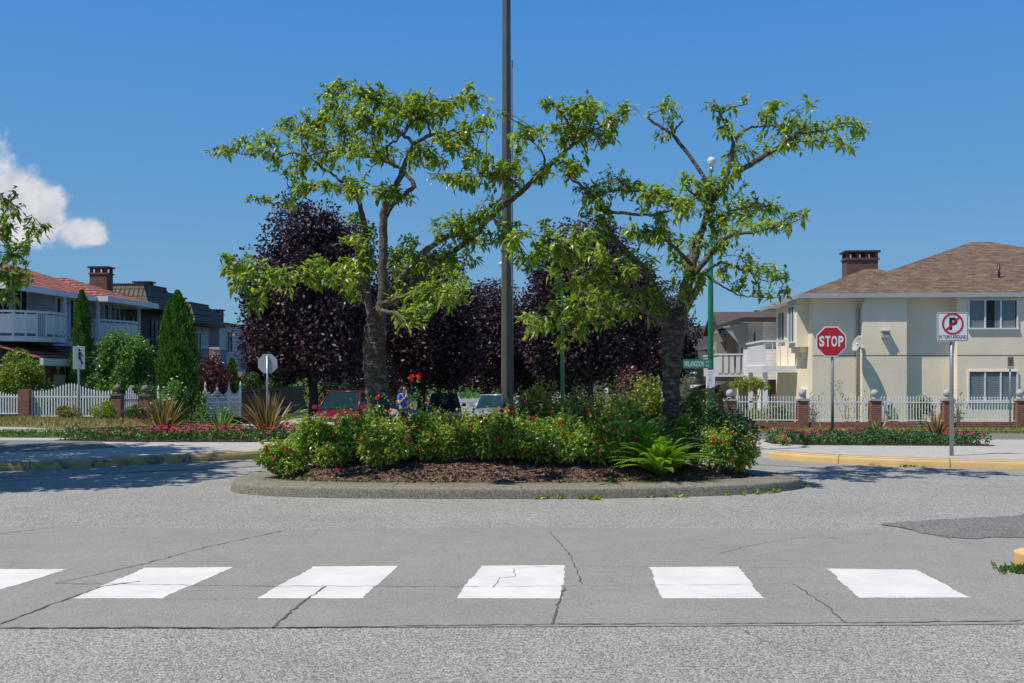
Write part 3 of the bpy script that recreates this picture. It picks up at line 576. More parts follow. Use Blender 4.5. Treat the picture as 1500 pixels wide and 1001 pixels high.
class Tree:
    def __init__(s): s.tr = MB(); s.br = []; s.sk = []; s.lf = []; s.tw = MB()
    def limb(s, pts, D0, dd=0, dd0=0, n=8, trunk=False, wob=.006):
        P, r = poly3(pts, D0, dd, dd0); r = r * np.linspace(.86, .66, len(r)); P, r = refine(P, r, 5, wob); s.limb3(P, r, n, trunk)
    def limb3(s, P, r, n=8, trunk=False):
        if trunk: s.tr.tube(P, r, 18)
        else: s.br.append((P, r))
        s.sk.append(np.c_[P, r])
    def blob(s, c, rad, ntw, lpt=13, L=.105, up=.0, far=None):
        """a spray: a few twigs from the nearest wood out into an ellipsoid, each hung with drooping leaves"""
        sk = np.concatenate(s.sk)
        for _ in range(ntw):
            u = rdir(1)[0] * rng.uniform(.1, 1) ** .4; e = c + u * rad * 1.12
            d = np.linalg.norm(sk[:, :3] - e, axis=1) - .0; i = int(np.argmin(d + rng.uniform(0, .12, len(d)))); a = sk[i, :3]
            ln = np.linalg.norm(e - a)
            k = 6; t = np.linspace(0, 1, k)[:, None]; mid = (a + e) / 2 + rng.normal(0, .05, 3) + np.array([0, 0, .06])
            P = (1 - t) ** 2 * a + 2 * t * (1 - t) * mid + t * t * e
            s.tw.tube(P, np.linspace(.007, .002, k), 3, smooth=False, caps=False)
            s.sk_new.append(np.c_[P[3:], np.full(3, .003)])
            w = max(1, int(round(lpt * rng.uniform(.7, 1.4))))
            tt = rng.uniform(max(.1, 1 - .6 / max(ln, .6)), 1.02, w)[:, None]
            B = (1 - tt) ** 2 * a + 2 * tt * (1 - tt) * mid + tt * tt * e
            ax = nrm(e - a); A = ax * .4 + rng.normal(0, .5, (w, 3)) + np.array([0, 0, -.02]); B = B + rng.normal(0, .022, (w, 3))
            s.lf.append(np.c_[B, A, np.full(w, L) * rng.uniform(.5, 1.35, w)])
    def blobs(s, lst, D0, dep=.9, dens=1.0, L=.102, K=60.0, rz=1.12):
        s.sk_new = []
        Q = []
        sk = np.concatenate(s.sk)[:, :3]
        for (px, py, rx, ry) in lst:
            # depth of the nearest wood as seen in the trace, plus a spread
            d2 = (750 + sk[:, 0] / sk[:, 1] * F - px) ** 2 + (HZ - (sk[:, 2] - EYE) / sk[:, 1] * F - py) ** 2; j = int(np.argmin(d2))
            Q.append([sk[j, 1] + rng.uniform(-1, 1) * min(dep, .25 + .02 * math.sqrt(d2[j])), px, py, rx, ry])
        while Q:
            if s.sk_new: s.sk.append(np.concatenate(s.sk_new)); s.sk_new = []
            sk = np.concatenate(s.sk)[:, :3]; dist = [float(np.min(np.sum((sk - wp(q[1], q[2], q[0])) ** 2, 1))) for q in Q]
            D, px, py, rx, ry = Q.pop(int(np.argmin(dist))); c = wp(px, py, D); sc = D / F
            rad = np.array((rx * sc * rz * 1.08, (rx + ry) / 2 * sc * 1.35 + .05, ry * sc * rz * .92))
            n = max(1, int(round(rx * ry / K * dens + rng.uniform(.2, .9)))); s.blob(c - np.array((0, 0, .01)), rad, n, 9, L)
    def finish(s, name, label, base, mat_leaf, cat='tree', group=None, gtint=None):
        t = wthing(name, base, label, cat, group)
        s.tr.build('trunk', M_bark, t)
        b = MB()
        for P, r in s.br: b.tube(P, r, 9)
        b.V += s.tw.V; b.F += [(f + b.n, m_, a_, c_) for f, m_, a_, c_ in s.tw.F]; b.n += s.tw.n
        b.build('branches', M_barkl, t)
        Lf = np.concatenate(s.lf); m = MB(); n = len(Lf); tn = rng.beta(2, 2.6, n) * .97 + .01 + (rng.random(n) < .012) * .3
        Sd = np.cross(nrm(Lf[:, 3:6]), (0, 0, 1.)) + rdir(n) * .45
        leaves(m, Lf[:, :3], Lf[:, 3:6], Sd, Lf[:, 6], Lf[:, 6] * rng.uniform(.36, .52, n), np.clip(tn, .01, 1), bend=.28, fold=.2)
        m.build('crown', mat_leaf, t); return t, n

def lump_trunk(T, pts, D0):
    P, r = poly3(pts, D0); P, r = refine(P, r, 6, .006); n = 26; th = np.arange(n) * 2 * math.pi / n; v = []
    for i, (p, q) in enumerate(zip(P, r)):
        w = 1 + .05 * np.sin(3 * th + i * .15) + .035 * np.sin(7 * th - i * .33) + rng.normal(0, .018, n)
        v.append(np.c_[p[0] + q * w * np.cos(th), p[1] + q * w * np.sin(th), np.full(n, p[2])])
    T.tr.add(np.concatenate(v), [(i * n + j, (i) * n + (j + 1) % n, (i + 1) * n + (j + 1) % n, (i + 1) * n + j) for i in range(len(P) - 1) for j in range(n)], 0, True)
    T.tr.F.append((np.array([list(range(n))]) + T.tr.n - n, 0, False, None)); T.sk.append(np.c_[P, r])
D1 = 13.6
T = Tree()
lump_trunk(T, [(556, 668, 40), (555, 640, 36), (553, 600, 33), (551, 560, 32.5), (549, 520, 33), (550, 490, 32), (552, 470, 31), (553, 458, 25)], D1)
T.limb([(556, 480, 20), (560, 430, 17), (561, 380, 16), (562, 330, 15), (563, 305, 14), (572, 285, 12), (585, 262, 11.5), (595, 235, 10.5), (605, 215, 9), (620, 203, 8), (635, 197, 7), (660, 193, 5), (690, 190, 3)], D1, -.5, -.05)
T.limb([(607, 213, 7), (590, 197, 6), (575, 188, 5), (555, 183, 4.5), (540, 175, 3.5), (530, 162, 2)], D1, -.7, -.45)
T.limb([(630, 198, 5), (626, 180, 4), (612, 168, 3), (590, 162, 2.5)], D1, -.1, -.4); T.limb([(590, 197, 5), (604, 180, 4), (640, 165, 3), (675, 148, 2), (685, 130, 1.5)], D1, .4, -.5)
T.limb([(563, 318, 10), (575, 300, 9), (590, 287, 8), (606, 273, 8.5), (598, 258, 7), (583, 245, 6), (560, 235, 5.5), (540, 230, 5.5), (520, 228, 5), (500, 222, 4.5), (475, 222, 4), (450, 228, 3.5), (430, 224, 3), (405, 231, 3), (385, 223, 2.5), (360, 226, 2), (335, 223, 1.5), (308, 228, 1)], D1, .8, .0)
T.limb([(548, 480, 15), (540, 440, 13), (535, 400, 13), (535, 370, 12), (535, 340, 11), (530, 310, 10), (522, 285, 8), (508, 272, 7), (495, 262, 5.5), (480, 250, 4.5), (462, 238, 3.5), (445, 215, 2.5), (440, 185, 1.5)], D1, 1.0, .15)
T.limb([(520, 281, 6), (490, 272, 4.5), (460, 272, 3.5), (425, 275, 2.5), (420, 262, 1.5)], D1, .9, .5)
T.limb([(462, 272, 3), (435, 292, 3), (415, 300, 2.5), (395, 298, 2), (368, 294, 1)], D1, 1.1, .7)
T.limb([(568, 232, 5), (568, 215, 4), (582, 205, 4), (590, 190, 2)], D1, -.5, .1); T.limb([(500, 222, 4), (505, 195, 3), (500, 165, 2.5), (490, 145, 2)], D1, 1.0, .5); T.limb([(560, 235, 3), (545, 205, 3), (548, 160, 2.2), (552, 135, 1.4)], D1, -.6, .1)
T.limb([(555, 475, 14), (575, 425, 12), (600, 392, 12), (620, 370, 11), (645, 352, 10.5), (675, 340, 9), (700, 318, 7), (735, 290, 5)], D1, -.9, .1)
T.limb([(560, 450, 13), (600, 420, 11), (635, 392, 10), (655, 375, 10), (690, 350, 10), (705, 335, 10), (735, 303, 10.5), (760, 285, 10.5), (780, 265, 10), (800, 247, 9), (818, 232, 8), (835, 216, 6.5), (855, 200, 5), (880, 185, 3.5), (905, 172, 2.5), (922, 163, 1.3)], D1, -.6, .1)
T.limb([(767, 280, 5), (740, 258, 4), (705, 253, 3), (685, 262, 2)], D1, -.9, -.5); T.limb([(800, 247, 5), (795, 225, 3.5), (780, 208, 2.5), (758, 200, 1.5)], D1, -.4, -.5)
T.limb([(835, 216, 4), (848, 185, 3), (858, 155, 2)], D1, -.6, -.5); T.limb([(840, 212, 4), (830, 175, 3), (812, 155, 2), (790, 153, 1.2)], D1, -1.0, -.5); T.limb([(820, 230, 4), (838, 250, 3), (832, 262, 1.5)], D1, -.5, -.5)
T.limb([(667, 263, 2), (680, 245, 2), (690, 225, 2), (675, 205, 1.5)], D1, -.4, -.8); T.limb([(640, 196, 4), (655, 215, 3), (690, 230, 2.5), (720, 245, 1.5)], D1, -.9, -.5)
T.limb([(546, 460, 11), (530, 425, 9), (500, 410, 8), (470, 407, 8), (440, 407, 8), (400, 410, 7), (375, 405, 4), (350, 395, 3), (325, 378, 1.2)], D1, -1.2, -.1); T.limb([(402, 409, 5), (382, 430, 3.5), (370, 448, 1.5)], D1, -1.3, -1.1)
T.limb([(562, 445, 9), (600, 432, 7), (640, 428, 5), (680, 440, 3)], D1, -1.4, -.2); T.limb([(560, 455, 8), (580, 460, 5), (610, 470, 3)], D1, -1.6, -.2); T.limb([(560, 400, 6), (590, 375, 5), (610, 360, 3)], D1, 1.0, .0)
LB = [(318,223,16,6),(345,215,18,9),(372,216,12,9),(382,205,16,9),(410,195,22,12),(420,215,20,12),(455,175,20,14),(458,205,25,18),(402,240,13,9),(424,250,14,10),(477,175,20,18),(490,150,20,15),(490,200,30,20),(470,132,12,6),(492,126,14,7),(508,132,16,9),(525,145,22,16),(520,175,25,18),(520,212,22,14),(498,232,26,12),(460,240,22,11),
(550,130,12,8),(555,150,25,13),(590,152,30,13),(604,132,9,9),(622,152,25,13),(650,150,25,12),(640,168,20,11),(590,172,32,13),(555,176,25,13),(683,128,6,8),(680,150,18,11),(700,150,14,9),(722,166,9,10),(716,178,12,7),(690,182,22,9),(666,202,18,9),(600,187,18,10),(560,197,20,9),(692,196,16,9),
(650,203,15,8),(665,215,12,9),(620,226,17,12),(610,240,14,10),(635,236,14,11),(640,256,13,11),(546,226,18,11),(576,226,18,11),(690,226,18,7),(702,240,20,10),(722,246,18,10),(665,263,17,9),(690,266,22,9),(736,250,13,10),(726,264,14,9),
(792,153,11,5),(812,151,16,6),(832,160,15,9),(846,167,17,11),(862,147,9,9),(860,165,14,11),(876,160,13,7),(891,158,7,5),(906,170,13,9),(919,163,11,7),(896,181,13,9),(886,196,17,9),(850,186,20,11),(830,191,22,9),(800,196,20,8),(776,200,18,9),(760,206,13,11),(766,191,7,5),(836,206,18,9),(856,206,14,9),(885,208,11,8),(900,206,6,5),(846,240,15,13),(826,241,15,11),(852,249,9,9),(830,258,9,7),(790,262,11,9),(770,241,9,7),(746,250,10,11),(752,263,11,9),(766,230,7,6),(786,256,11,7),
(372,293,8,5),(396,294,12,5),(415,292,12,5),(426,300,8,5),(438,270,12,5),(452,273,16,6),(470,276,17,7),(490,269,19,7),(508,284,14,10),(520,275,14,11),(425,262,8,4),
(328,383,12,7),(343,393,13,10),(360,391,13,8),(372,385,9,6),(355,406,12,9),(336,418,13,5),(385,405,17,9),(402,401,18,6),(377,416,16,7),(420,404,14,7),(455,396,19,11),(480,386,20,9),(508,382,16,9),(498,400,23,11),(470,410,17,8),(530,386,15,11),(440,408,14,7),(510,415,19,9),(390,440,9,7),(367,432,11,7),(373,452,7,8),(410,418,14,7),
(508,317,9,5),(520,318,8,6),(507,350,11,6),(525,352,12,9),(530,276,17,13),(556,276,15,14),(580,286,13,9),(592,292,11,7),(540,342,13,11),(536,366,12,13),(530,391,17,10),(526,406,12,11),(590,350,12,7),(590,375,24,11),(612,386,22,11),(580,396,20,10),(640,330,14,7),(660,325,17,8),(685,320,19,8),(706,312,17,8),(700,330,18,9),(680,336,14,8),(660,350,15,7),(640,352,8,5),(690,350,17,9),(702,353,8,7),(722,352,8,6),(642,375,18,7),(626,386,18,9),(660,376,14,7),(675,386,12,6),(692,382,9,4),(641,401,20,9),(666,401,17,8),(680,411,9,7),(611,406,24,11),
(746,281,9,7),(741,336,14,9),(746,352,13,7),(760,328,9,5),(716,290,7,4),(729,298,7,5),(770,366,7,10),(762,382,7,6),(590,426,19,11),(611,436,20,11),(640,431,21,11),(665,441,17,8),(650,451,12,9),(630,456,13,7),(600,451,14,9),(520,426,11,7),(512,441,9,5),(590,482,9,9),(606,471,11,9),(641,420,20,9),(670,425,14,7)]
T.sk_new = []
T.blobs(LB, D1, .85, 3.5)
t1, n1_ = T.finish('cherry_tree', 'leafy cherry tree left on the planted island, one long limb crossing the lamp post', (wx(553, D1), D1, .3), M_cherry)

T = Tree(); D2 = 13.8
lump_trunk(T, [(984, 672, 34), (984, 640, 29), (984, 600, 25.5), (983, 560, 25.5), (984, 520, 28.5), (987, 490, 36), (989, 468, 37), (990, 455, 30)], D2)
T.limb([(980, 475, 24), (962, 432, 15), (945, 400, 14), (920, 372, 13), (900, 350, 13), (885, 330, 13), (882, 312, 11), (875, 295, 9), (865, 285, 8), (850, 272, 6.5), (838, 263, 5), (826, 254, 3)], D2, -.8, -.05)
T.limb([(885, 312, 6), (897, 311, 6), (920, 313, 6), (950, 315, 5), (980, 310, 4), (1000, 300, 2)], D2, -1.3, -.6); T.limb([(872, 292, 5), (895, 280, 4), (930, 280, 3), (970, 285, 2)], D2, -1.2, -.7)
T.limb([(990, 475, 28), (1005, 425, 22), (1013, 388, 20), (1020, 358, 17), (1030, 335, 13), (1035, 317, 12), (1045, 290, 10), (1050, 280, 8)], D2, .4, .1)
T.limb([(1038, 310, 9), (1036, 280, 8), (1030, 258, 7), (1012, 232, 7), (992, 205, 7.5), (978, 192, 6.5), (960, 182, 6), (949, 173, 5)], D2, .6, .2, wob=.006); T.limb([(985, 198, 5), (992, 186, 4.5), (1001, 177, 4)], D2, .4, .5); T.limb([(949, 173, 3), (955, 167, 2), (968, 163, 1.5)], D2, .6, .6)
T.limb([(1045, 290, 8), (1062, 262, 7.5), (1068, 245, 7.5), (1073, 215, 7), (1071, 200, 6), (1062, 180, 5), (1052, 165, 4), (1048, 160, 2)], D2, .3, .3, wob=.006); T.limb([(1056, 168, 3), (1072, 157, 2.5), (1094, 153, 1.8), (1088, 143, 1.2)], D2, .1, .3)
T.limb([(1045, 295, 10), (1068, 265, 10), (1090, 247, 10), (1115, 232, 10), (1145, 213, 9), (1160, 202, 6), (1178, 195, 4.5), (1215, 190, 3.5), (1238, 186, 2.5), (1262, 188, 1.4)], D2, -.2, .3, wob=.006)
T.limb([(1078, 205, 5), (1090, 192, 4.5), (1110, 185, 4), (1130, 186, 3), (1160, 175, 2), (1185, 158, 1.2)], D2, -.2, .3); T.limb([(1150, 210, 4), (1180, 207, 3), (1215, 208, 2.4), (1240, 212, 1.4)], D2, -.6, -.1); T.limb([(1120, 188, 3), (1124, 172, 2), (1132, 152, 1.3)], D2, .2, 0)
T.limb([(1000, 462, 14), (1018, 428, 13), (1030, 404, 10), (1036, 396, 8), (1045, 390, 6.5), (1056, 385, 6), (1066, 386, 5.5), (1078, 392, 5), (1092, 397, 4.5), (1105, 402, 3.5), (1114, 410, 2.5), (1130, 413, 1.6)], D2, -.5, -.1, wob=.006)
T.limb([(1033, 400, 4), (1045, 412, 3.5), (1064, 423, 3.2), (1078, 431, 2.8), (1100, 435, 2.2), (1134, 436, 1.6), (1152, 430, 1)], D2, .1, -.2, wob=.006)
T.limb([(1006, 425, 13), (1020, 398, 11), (1036, 380, 10), (1056, 352, 9), (1078, 344, 7.5), (1100, 341, 5), (1125, 335, 3.5), (1155, 328, 2.5), (1185, 316, 1.3)], D2, -.6, 0); T.limb([(1040, 330, 8), (1065, 312, 5), (1100, 303, 3), (1150, 305, 1.6)], D2, .9, .2)
T.limb([(965, 445, 6), (940, 425, 5), (918, 405, 4.5), (880, 386, 4), (849, 374, 3.6), (826, 360, 3.2), (809, 350, 3), (775, 342, 2.2), (754, 341, 1.4)], D2, -1.3, -.3, wob=.006)
T.limb([(978, 478, 10), (940, 455, 7), (900, 445, 6), (860, 452, 5), (820, 462, 3.5), (778, 468, 2)], D2, -1.5, -.2); T.limb([(940, 455, 5), (900, 420, 4), (860, 412, 3), (825, 418, 2)], D2, -.2, -.4); T.limb([(900, 445, 4), (870, 470, 3), (835, 492, 2)], D2, -1.5, -.9)
T.limb([(1013, 388, 8), (985, 360, 6), (960, 345, 4), (930, 340, 2)], D2, -1.0, 0); T.limb([(1036, 300, 5), (1010, 280, 4), (1000, 268, 2)], D2, -.6, .2)
RB = [(855,285,11,9),(896,256,13,9),(906,266,13,9),(870,276,11,8),(886,286,13,8),(921,276,18,8),(946,276,17,9),(976,281,14,8),(961,286,12,8),(865,306,13,9),(881,313,11,8),(890,321,8,9),(956,296,19,11),(986,296,19,11),(1001,311,19,13),(976,331,17,11),(946,336,12,9),(921,336,12,8),(936,351,13,7),(961,356,14,9),(986,351,17,11),(1011,286,15,9),
(1010,266,13,9),(1026,271,19,9),(1051,263,17,9),(1076,259,17,9),(1086,250,11,7),(1041,281,21,11),(1081,291,19,9),(1101,296,15,8),(1031,311,17,13),(1061,311,21,11),(1091,316,19,9),(1111,321,15,9),(1121,306,15,9),(1141,309,15,8),(1161,313,12,6),(1180,317,8,4),(1061,336,21,9),(1036,346,19,9),(1091,331,19,7),(1121,336,15,6),(1141,326,13,7),(1150,340,7,5),(1031,366,17,9),(1011,361,12,11),(1056,356,11,7),(1066,371,7,6),
(965,160,11,7),(980,150,9,6),(988,155,5,5),(990,175,11,5),(986,165,5,4),(970,206,9,5),(1042,160,13,6),(1055,165,6,5),(1072,156,5,4),(1087,148,5,6),(1066,180,11,7),(1055,197,9,6),(1070,201,11,7),(1089,203,9,6),(1072,230,9,7),(1066,237,8,6),
(1115,165,9,7),(1130,155,8,9),(1145,160,11,9),(1130,180,15,9),(1150,186,17,9),(1120,206,11,7),(1136,216,13,7),(1160,201,17,9),(1180,190,17,9),(1176,210,15,7),(1205,186,15,9),(1201,206,17,7),(1225,181,13,7),(1225,201,13,7),(1241,211,9,7),(1246,175,7,5),(1250,191,9,6),(1261,191,7,9),(1189,155,8,4),(1175,166,9,5),(1111,226,9,6),
(1091,361,7,5),(1098,375,7,5),(1086,385,9,5),(1101,388,13,7),(1116,393,13,7),(1131,396,13,8),(1144,400,9,6),(1155,403,5,4),(1128,410,7,5),(1062,392,6,5),(1066,412,9,5),(1079,421,11,7),(1096,429,11,6),(1115,431,11,4),(1132,436,7,5),(1146,428,7,5),(1155,430,5,5),
(1005,401,17,9),(1021,406,11,9),(986,416,14,9),(1036,412,7,9),(1010,426,14,9),(1008,450,7,7),
(795,331,12,7),(776,346,10,6),(811,346,17,9),(755,350,7,7),(750,366,9,7),(760,381,7,7),(781,371,13,9),(801,371,17,11),(831,366,17,11),(850,341,13,7),(846,331,7,5),(861,356,17,11),(881,346,11,9),(876,371,15,11),(915,341,7,5),(926,366,11,9),(896,386,17,11),(861,391,17,11),(831,391,15,9),(801,396,13,7),(771,396,11,7),
(821,426,9,7),(831,416,11,9),(851,411,17,11),(881,411,19,11),(911,401,17,11),(931,396,14,9),(901,426,21,11),(871,431,21,11),(846,441,19,11),(815,451,10,9),(931,426,19,11),(951,436,19,11),(965,450,14,9),(921,451,21,11),(891,456,21,11),(861,461,19,11),(831,466,19,9),(801,471,17,8),(776,469,13,7),(781,489,11,7),(796,486,9,6),(841,481,13,9),(831,496,11,7),(851,490,9,6),(821,508,7,6),(881,476,11,7),(926,471,9,6),(960,466,14,7),(941,381,11,7),(961,386,13,7),(981,381,11,7)]
T.sk_new = []
T.blobs(RB, D2, .85, 3.3)
t2, n2_ = T.finish('cherry_tree', 'leafy cherry tree on the right end of the planted island with bare pruned upper stubs', (wx(985, D2), D2, .3), M_cherry)
print('cherry leaves', n1_, n2_)

# ------------------------------------------------------------------ tall street tree, mostly left of the frame
T = Tree(); bx, by = -11.2, 14.2
P = np.array([(bx, by, 0.1), (bx + .05, by, 1.2), (bx - .05, by + .1, 2.3), (bx + .1, by, 3.2)]); T.limb3(*refine(P, np.array([.24, .19, .17, .15]), 5, .01), trunk=True)
for a in range(9):
    th = a * 2 * math.pi / 9 + rng.uniform(-.2, .2); ln = rng.uniform(2.2, 3.3); z1 = rng.uniform(3.8, 7)
    T.limb3(*refine(np.array([(bx, by, 2.6 + .1 * a), (bx + .4 * ln * math.cos(th), by + .4 * ln * math.sin(th), 3.1 + (z1 - 3) * .5), (bx + ln * math.cos(th), by + ln * math.sin(th), z1)]), np.array([.09, .055, .02]), 5, .03))
def edge(y): return -.5144 * y
T.sk_new = []
nb = 0
while nb < 620:
    c = np.array((bx + .1, by, 5.3)) + rdir(1)[0] * rng.uniform(.2, 1) ** .4 * np.array((4.3, 3.6, 2.7))
    if c[0] > edge(c[1]) - .62 and c[2] < 6.9 + (c[1] - 14) * .3 or c[2] < 2.5: continue
    T.blob(c, np.array((.45, .45, .25)), 4, 16, .20); nb += 1
for (a, b, D, z0) in (((-30, 420), (62, 335), 12.9, 0), ((-30, 400), (22, 285), 13.2, 0), ((-40, 420), (38, 405), 12.6, 0), ((-30, 440), (20, 440), 13, 0)):
    p0 = wp(a[0], a[1], D); p1 = wp(b[0], b[1], D); T.limb3(*refine(np.array([p0 - (.9, 0, .2), p0, (p0 + p1) / 2 + (0, 0, .06), p1]), np.array([.03, .02, .014, .005]), 4, .01))
T.blobs([(10,292,14,9),(14,345,14,10),(8,415,13,14),(30,368,12,8),(45,345,10,6),(4,300,9,9),(20,322,16,8),(40,326,12,6),(60,333,11,5),(12,345,9,5),(8,370,12,11),(24,378,10,8),(5,400,11,13),(20,402,12,9),(30,410,7,5),(5,430,11,12),(2,350,8,10),(20,440,6,4),(36,396,6,4)], 12.9, .35, 2.8, .10)
T.finish('street_tree', 'green street tree whose branch tips enter the left edge above the tiled roof', (bx, by, .1), M_cherry)
# ------------------------------------------------------------------ shrubs and background trees
def cloud(mb, c, rad, n, L, ratio=.55, lumps=14, lr=.42, tint=(0, 1), rich=False, out=.6, flat=0, shell=.55, mat=0, up=0., g=None, under=False):
    """leaves on the surfaces of many unequal clumps spread through an ellipsoid"""
    g = g or rng; c = np.array(c, float); rad = np.array(rad, float)
    u = rdir(lumps, g) * (g.uniform(shell, 1, lumps)[:, None]); u[:, 2] = u[:, 2] if under else np.where(u[:, 2] < -.55, -u[:, 2] * .6, u[:, 2])
    lc = c + u * rad * (1 - lr * .55); lrad = g.uniform(.55, 1.25, lumps)
    k = g.integers(0, lumps, n); d = rdir(n, g); rr = g.uniform(.35, 1.08, n) ** .6
    P = lc[k] + d * (rr * lrad[k])[:, None] * rad * lr
    A = nrm(d * out + rdir(n, g) * .9 + np.array([0, 0, up])); S = rdir(n, g)
    tn = np.clip(g.beta(2, 2.2, n) + (lrad[k] - .9) * .3, .01, 1) * (tint[1] - tint[0]) + tint[0]
    leaves(mb, P, A, S, L * g.uniform(.6, 1.3, n), L * ratio * g.uniform(.7, 1.2, n), np.clip(tn, .01, 1), mat, bend=.12, rich=rich)
    return lc
def bush(name, label, cat, base, rad, mat, n, L=.07, group=None, lumps=14, lr=.42, stems=5, ratio=.55, flowers=None, rich=False, out=.6, up=0., sink=.95, shell=.55, tint=(0, 1)):
    t = wthing(name, base, label, cat, group); base = np.array(base, float); c = base + (0, 0, rad[2] * sink)
    f = MB(); lc = cloud(f, c, rad, n, L, ratio, lumps, lr, tint, rich, out, shell=shell, up=up)
    s = MB()
    for i in range(stems):
        e = lc[i % len(lc)]; s.tube([base + rng.normal(0, rad[0] * .08, 3) * (1, 1, 0) - (0, 0, .05), base + (e - base) * .45 + rng.normal(0, .03, 3), e], [.014, .009, .004], 5)
    s.build('stems', M_barkl, t); fm = [mat]
    for fl in flowers or []: fm.append(fl[0]); fl[1](f, len(fm) - 1, c, np.array(rad), lc)
    f.build('foliage', fm, t)
    return t
def rosette(m, c, r, g, mat=0, up=None):
    """a bloom of three whorls of petals"""
    up = nrm(np.array(up if up is not None else (g.normal(0, .35), -.5 + g.normal(0, .3), .8))); a = nrm(np.cross(up, g.normal(size=3))); b = np.cross(up, a)
    for k, (rr, tilt, cnt) in enumerate(((1, .25, 6), (.72, .75, 5), (.42, 1.3, 4))):
        th = np.arange(cnt) * 2 * math.pi / cnt + k; A = np.cos(th)[:, None] * a + np.sin(th)[:, None] * b
        S = -np.sin(th)[:, None] * a + np.cos(th)[:, None] * b; A2 = nrm(A + up * tilt); B = np.tile(np.array(c), (cnt, 1)) + up * (.12 * k * r)
        n = cnt; tip = B + A2 * r * rr; mid = B + A2 * r * rr * .55; v = np.stack([B, mid + S * r * .42 * rr, tip, mid - S * r * .42 * rr], 1).reshape(-1, 3)
        m.add(v, np.arange(n)[:, None] * 4 + np.arange(4), mat, False, g.uniform(.05, 1, n))

# rose bushes of the island --------------------------------------------------------------------
def ibase(px, D): x = wx(px, D); return (x, D, mound(x, D) - .03)
def rose(px, D, hw, top, label, n, reds=(), mat=M_rose, tint=(0, .86), buds=60, L=.058, name='rose_bush', cat='rose bush', group='rose bushes on the traffic island', kindr=(.95, .75)):
    D = D + (.16 if D < 13.3 else 0); b = np.array(ibase(px, D)); zt = wz(top, D); h = zt - b[2]; rad = np.array((hw * 1.12 / F * D, hw * 1.12 / F * D * kindr[1], h * .465)); n = int(n * 1.2); D_ = D; fr_k = .72
    def fl(f, k, c, rd, lc):
        for _ in range(buds):
            q = lc[rng.integers(0, len(lc))] + rdir(1)[0] * rd * .42; 
            if q[2] > c[2] - rd[2] * .6: rosette(f, q, rng.uniform(.012, .02), rng, k)
        for _ in range(13):      # loose shoots that break the outline
            u = rdir(1)[0] * (1, 1, 0) * rng.uniform(.2, 1.15); u[2] = rng.uniform(.75, 1.3); e = c + u * rd; a_ = c + u * rd * .55; kk = 15; tt = rng.uniform(.15, 1, kk)[:, None]
            P = a_ + (e - a_) * tt + rng.normal(0, .018, (kk, 3)); leaves(f, P, rdir(kk) + (0, 0, .2), rdir(kk), L * rng.uniform(.55, 1, kk), L * .55, np.clip(rng.uniform(.35, 1.0, kk), .01, 1))
    t = bush(name, label, cat, tuple(b), tuple(rad), mat, n, L, group, lumps=30, lr=.36, stems=9, ratio=.62, flowers=[(M_bud, fl)], rich=True, tint=tint, out=.5, up=.25, sink=.95, shell=.35)
    reds = list(reds) + [(px + rng.uniform(-.8, .8) * hw, top + rng.uniform(6, 62), rng.uniform(.025, .042)) for _ in range(2 if buds and D < 13.9 else 0)]
    if 1:
        for (fx, fy, fr) in reds:
            Df = D - rad[1] * .9; m = MB(); p = wp(fx, fy, Df); fr = fr * .72; rosette(m, p, fr, rng, up=(rng.normal(0, .3), -.75, .5)); rosette(m, p + rng.normal(0, fr * .3, 3), fr * .7, rng)
            m.tube([b + (p - b) * .55 + (0, 0, .1), p], [.004, .003], 4, 1); m.build('rose_bloom', [M_red, M_rose], t)
    return t
rose(415, 12.8, 38, 642, 'loose rose bush spilling over the kerb at the far left end of the island', 2600, [(420, 657, .045), (390, 655, .035)])
rose(462, 13.2, 42, 604, 'rose bush with one red bloom low down in front of the minivan', 3400, [(495, 669, .045), (421, 621, .05)])
rose(520, 13.2, 40, 598, 'rose bush left of the left cherry trunk with a tuft of red blooms on top', 3400, [(528, 605, .055), (535, 597, .04), (522, 612, .04), (495, 645, .035)])
rose(575, 12.95, 42, 608, 'rose bush just in front of the left cherry trunk', 3400, [(553, 582, .045), (571, 603, .045), (560, 628, .03)])
rose(512, 13.9, 36, 604, 'rose bush behind the front row between the minivan and the left cherry trunk', 2200, [(512, 600, .03)], tint=(.15, 1))
rose(625, 13.7, 36, 592, 'tall rose bush hiding the lower half of the woman', 3000, [(638, 643, .05), (625, 587, .045), (602, 606, .03)], tint=(.1, .92))
rose(640, 13.15, 34, 614, 'low rose bush with a single red bloom between the two bare mulch gaps', 2400, [(638, 644, .03)])
rose(690, 13.4, 42, 600, 'rose bush with red blooms clustered left of the lamp post', 3300, [(704, 613, .05), (712, 617, .045), (707, 622, .035), (694, 600, .03)])
rose(738, 13.4, 36, 596, 'rose bush with the most red blooms at the foot of the lamp post', 2900, [(735, 602, .05), (748, 601, .045), (749, 607, .04), (752, 600, .04), (735, 610, .04)])
rose(792, 13.05, 46, 610, 'dark green rose bush in the middle of the island front', 3600, [(808, 603, .025)], tint=(0, .75))
rose(785, 14.3, 46, 554, 'tall bronze tipped rose bush right behind the lamp post', 3200, [(766, 573, .03), (818, 602, .045)], M_shrub, (.1, 1), 60)
rose(835, 14.1, 44, 560, 'rose bush with rusty tips below the green curved lamp', 3200, [(867, 572, .03)], M_shrub, (.1, 1), 60)
rose(850, 12.95, 42, 608, 'rose bush right of the middle with small pale buds', 3200, [(898, 630, .045)])
rose(885, 13.5, 44, 574, 'rusty leaved rose bush left of the fern', 3000, [(909, 631, .035)], M_shrub, (.1, 1), 50)
rose(905, 12.95, 38, 614, 'rose bush with one bright red bloom beside the fern', 2800, [(933, 644, .05), (898, 629, .04)])
rose(915, 14.6, 42, 552, 'rose bush behind the rusty one left of the right cherry trunk', 2600, [], M_shrub, (.1, .95), 30)
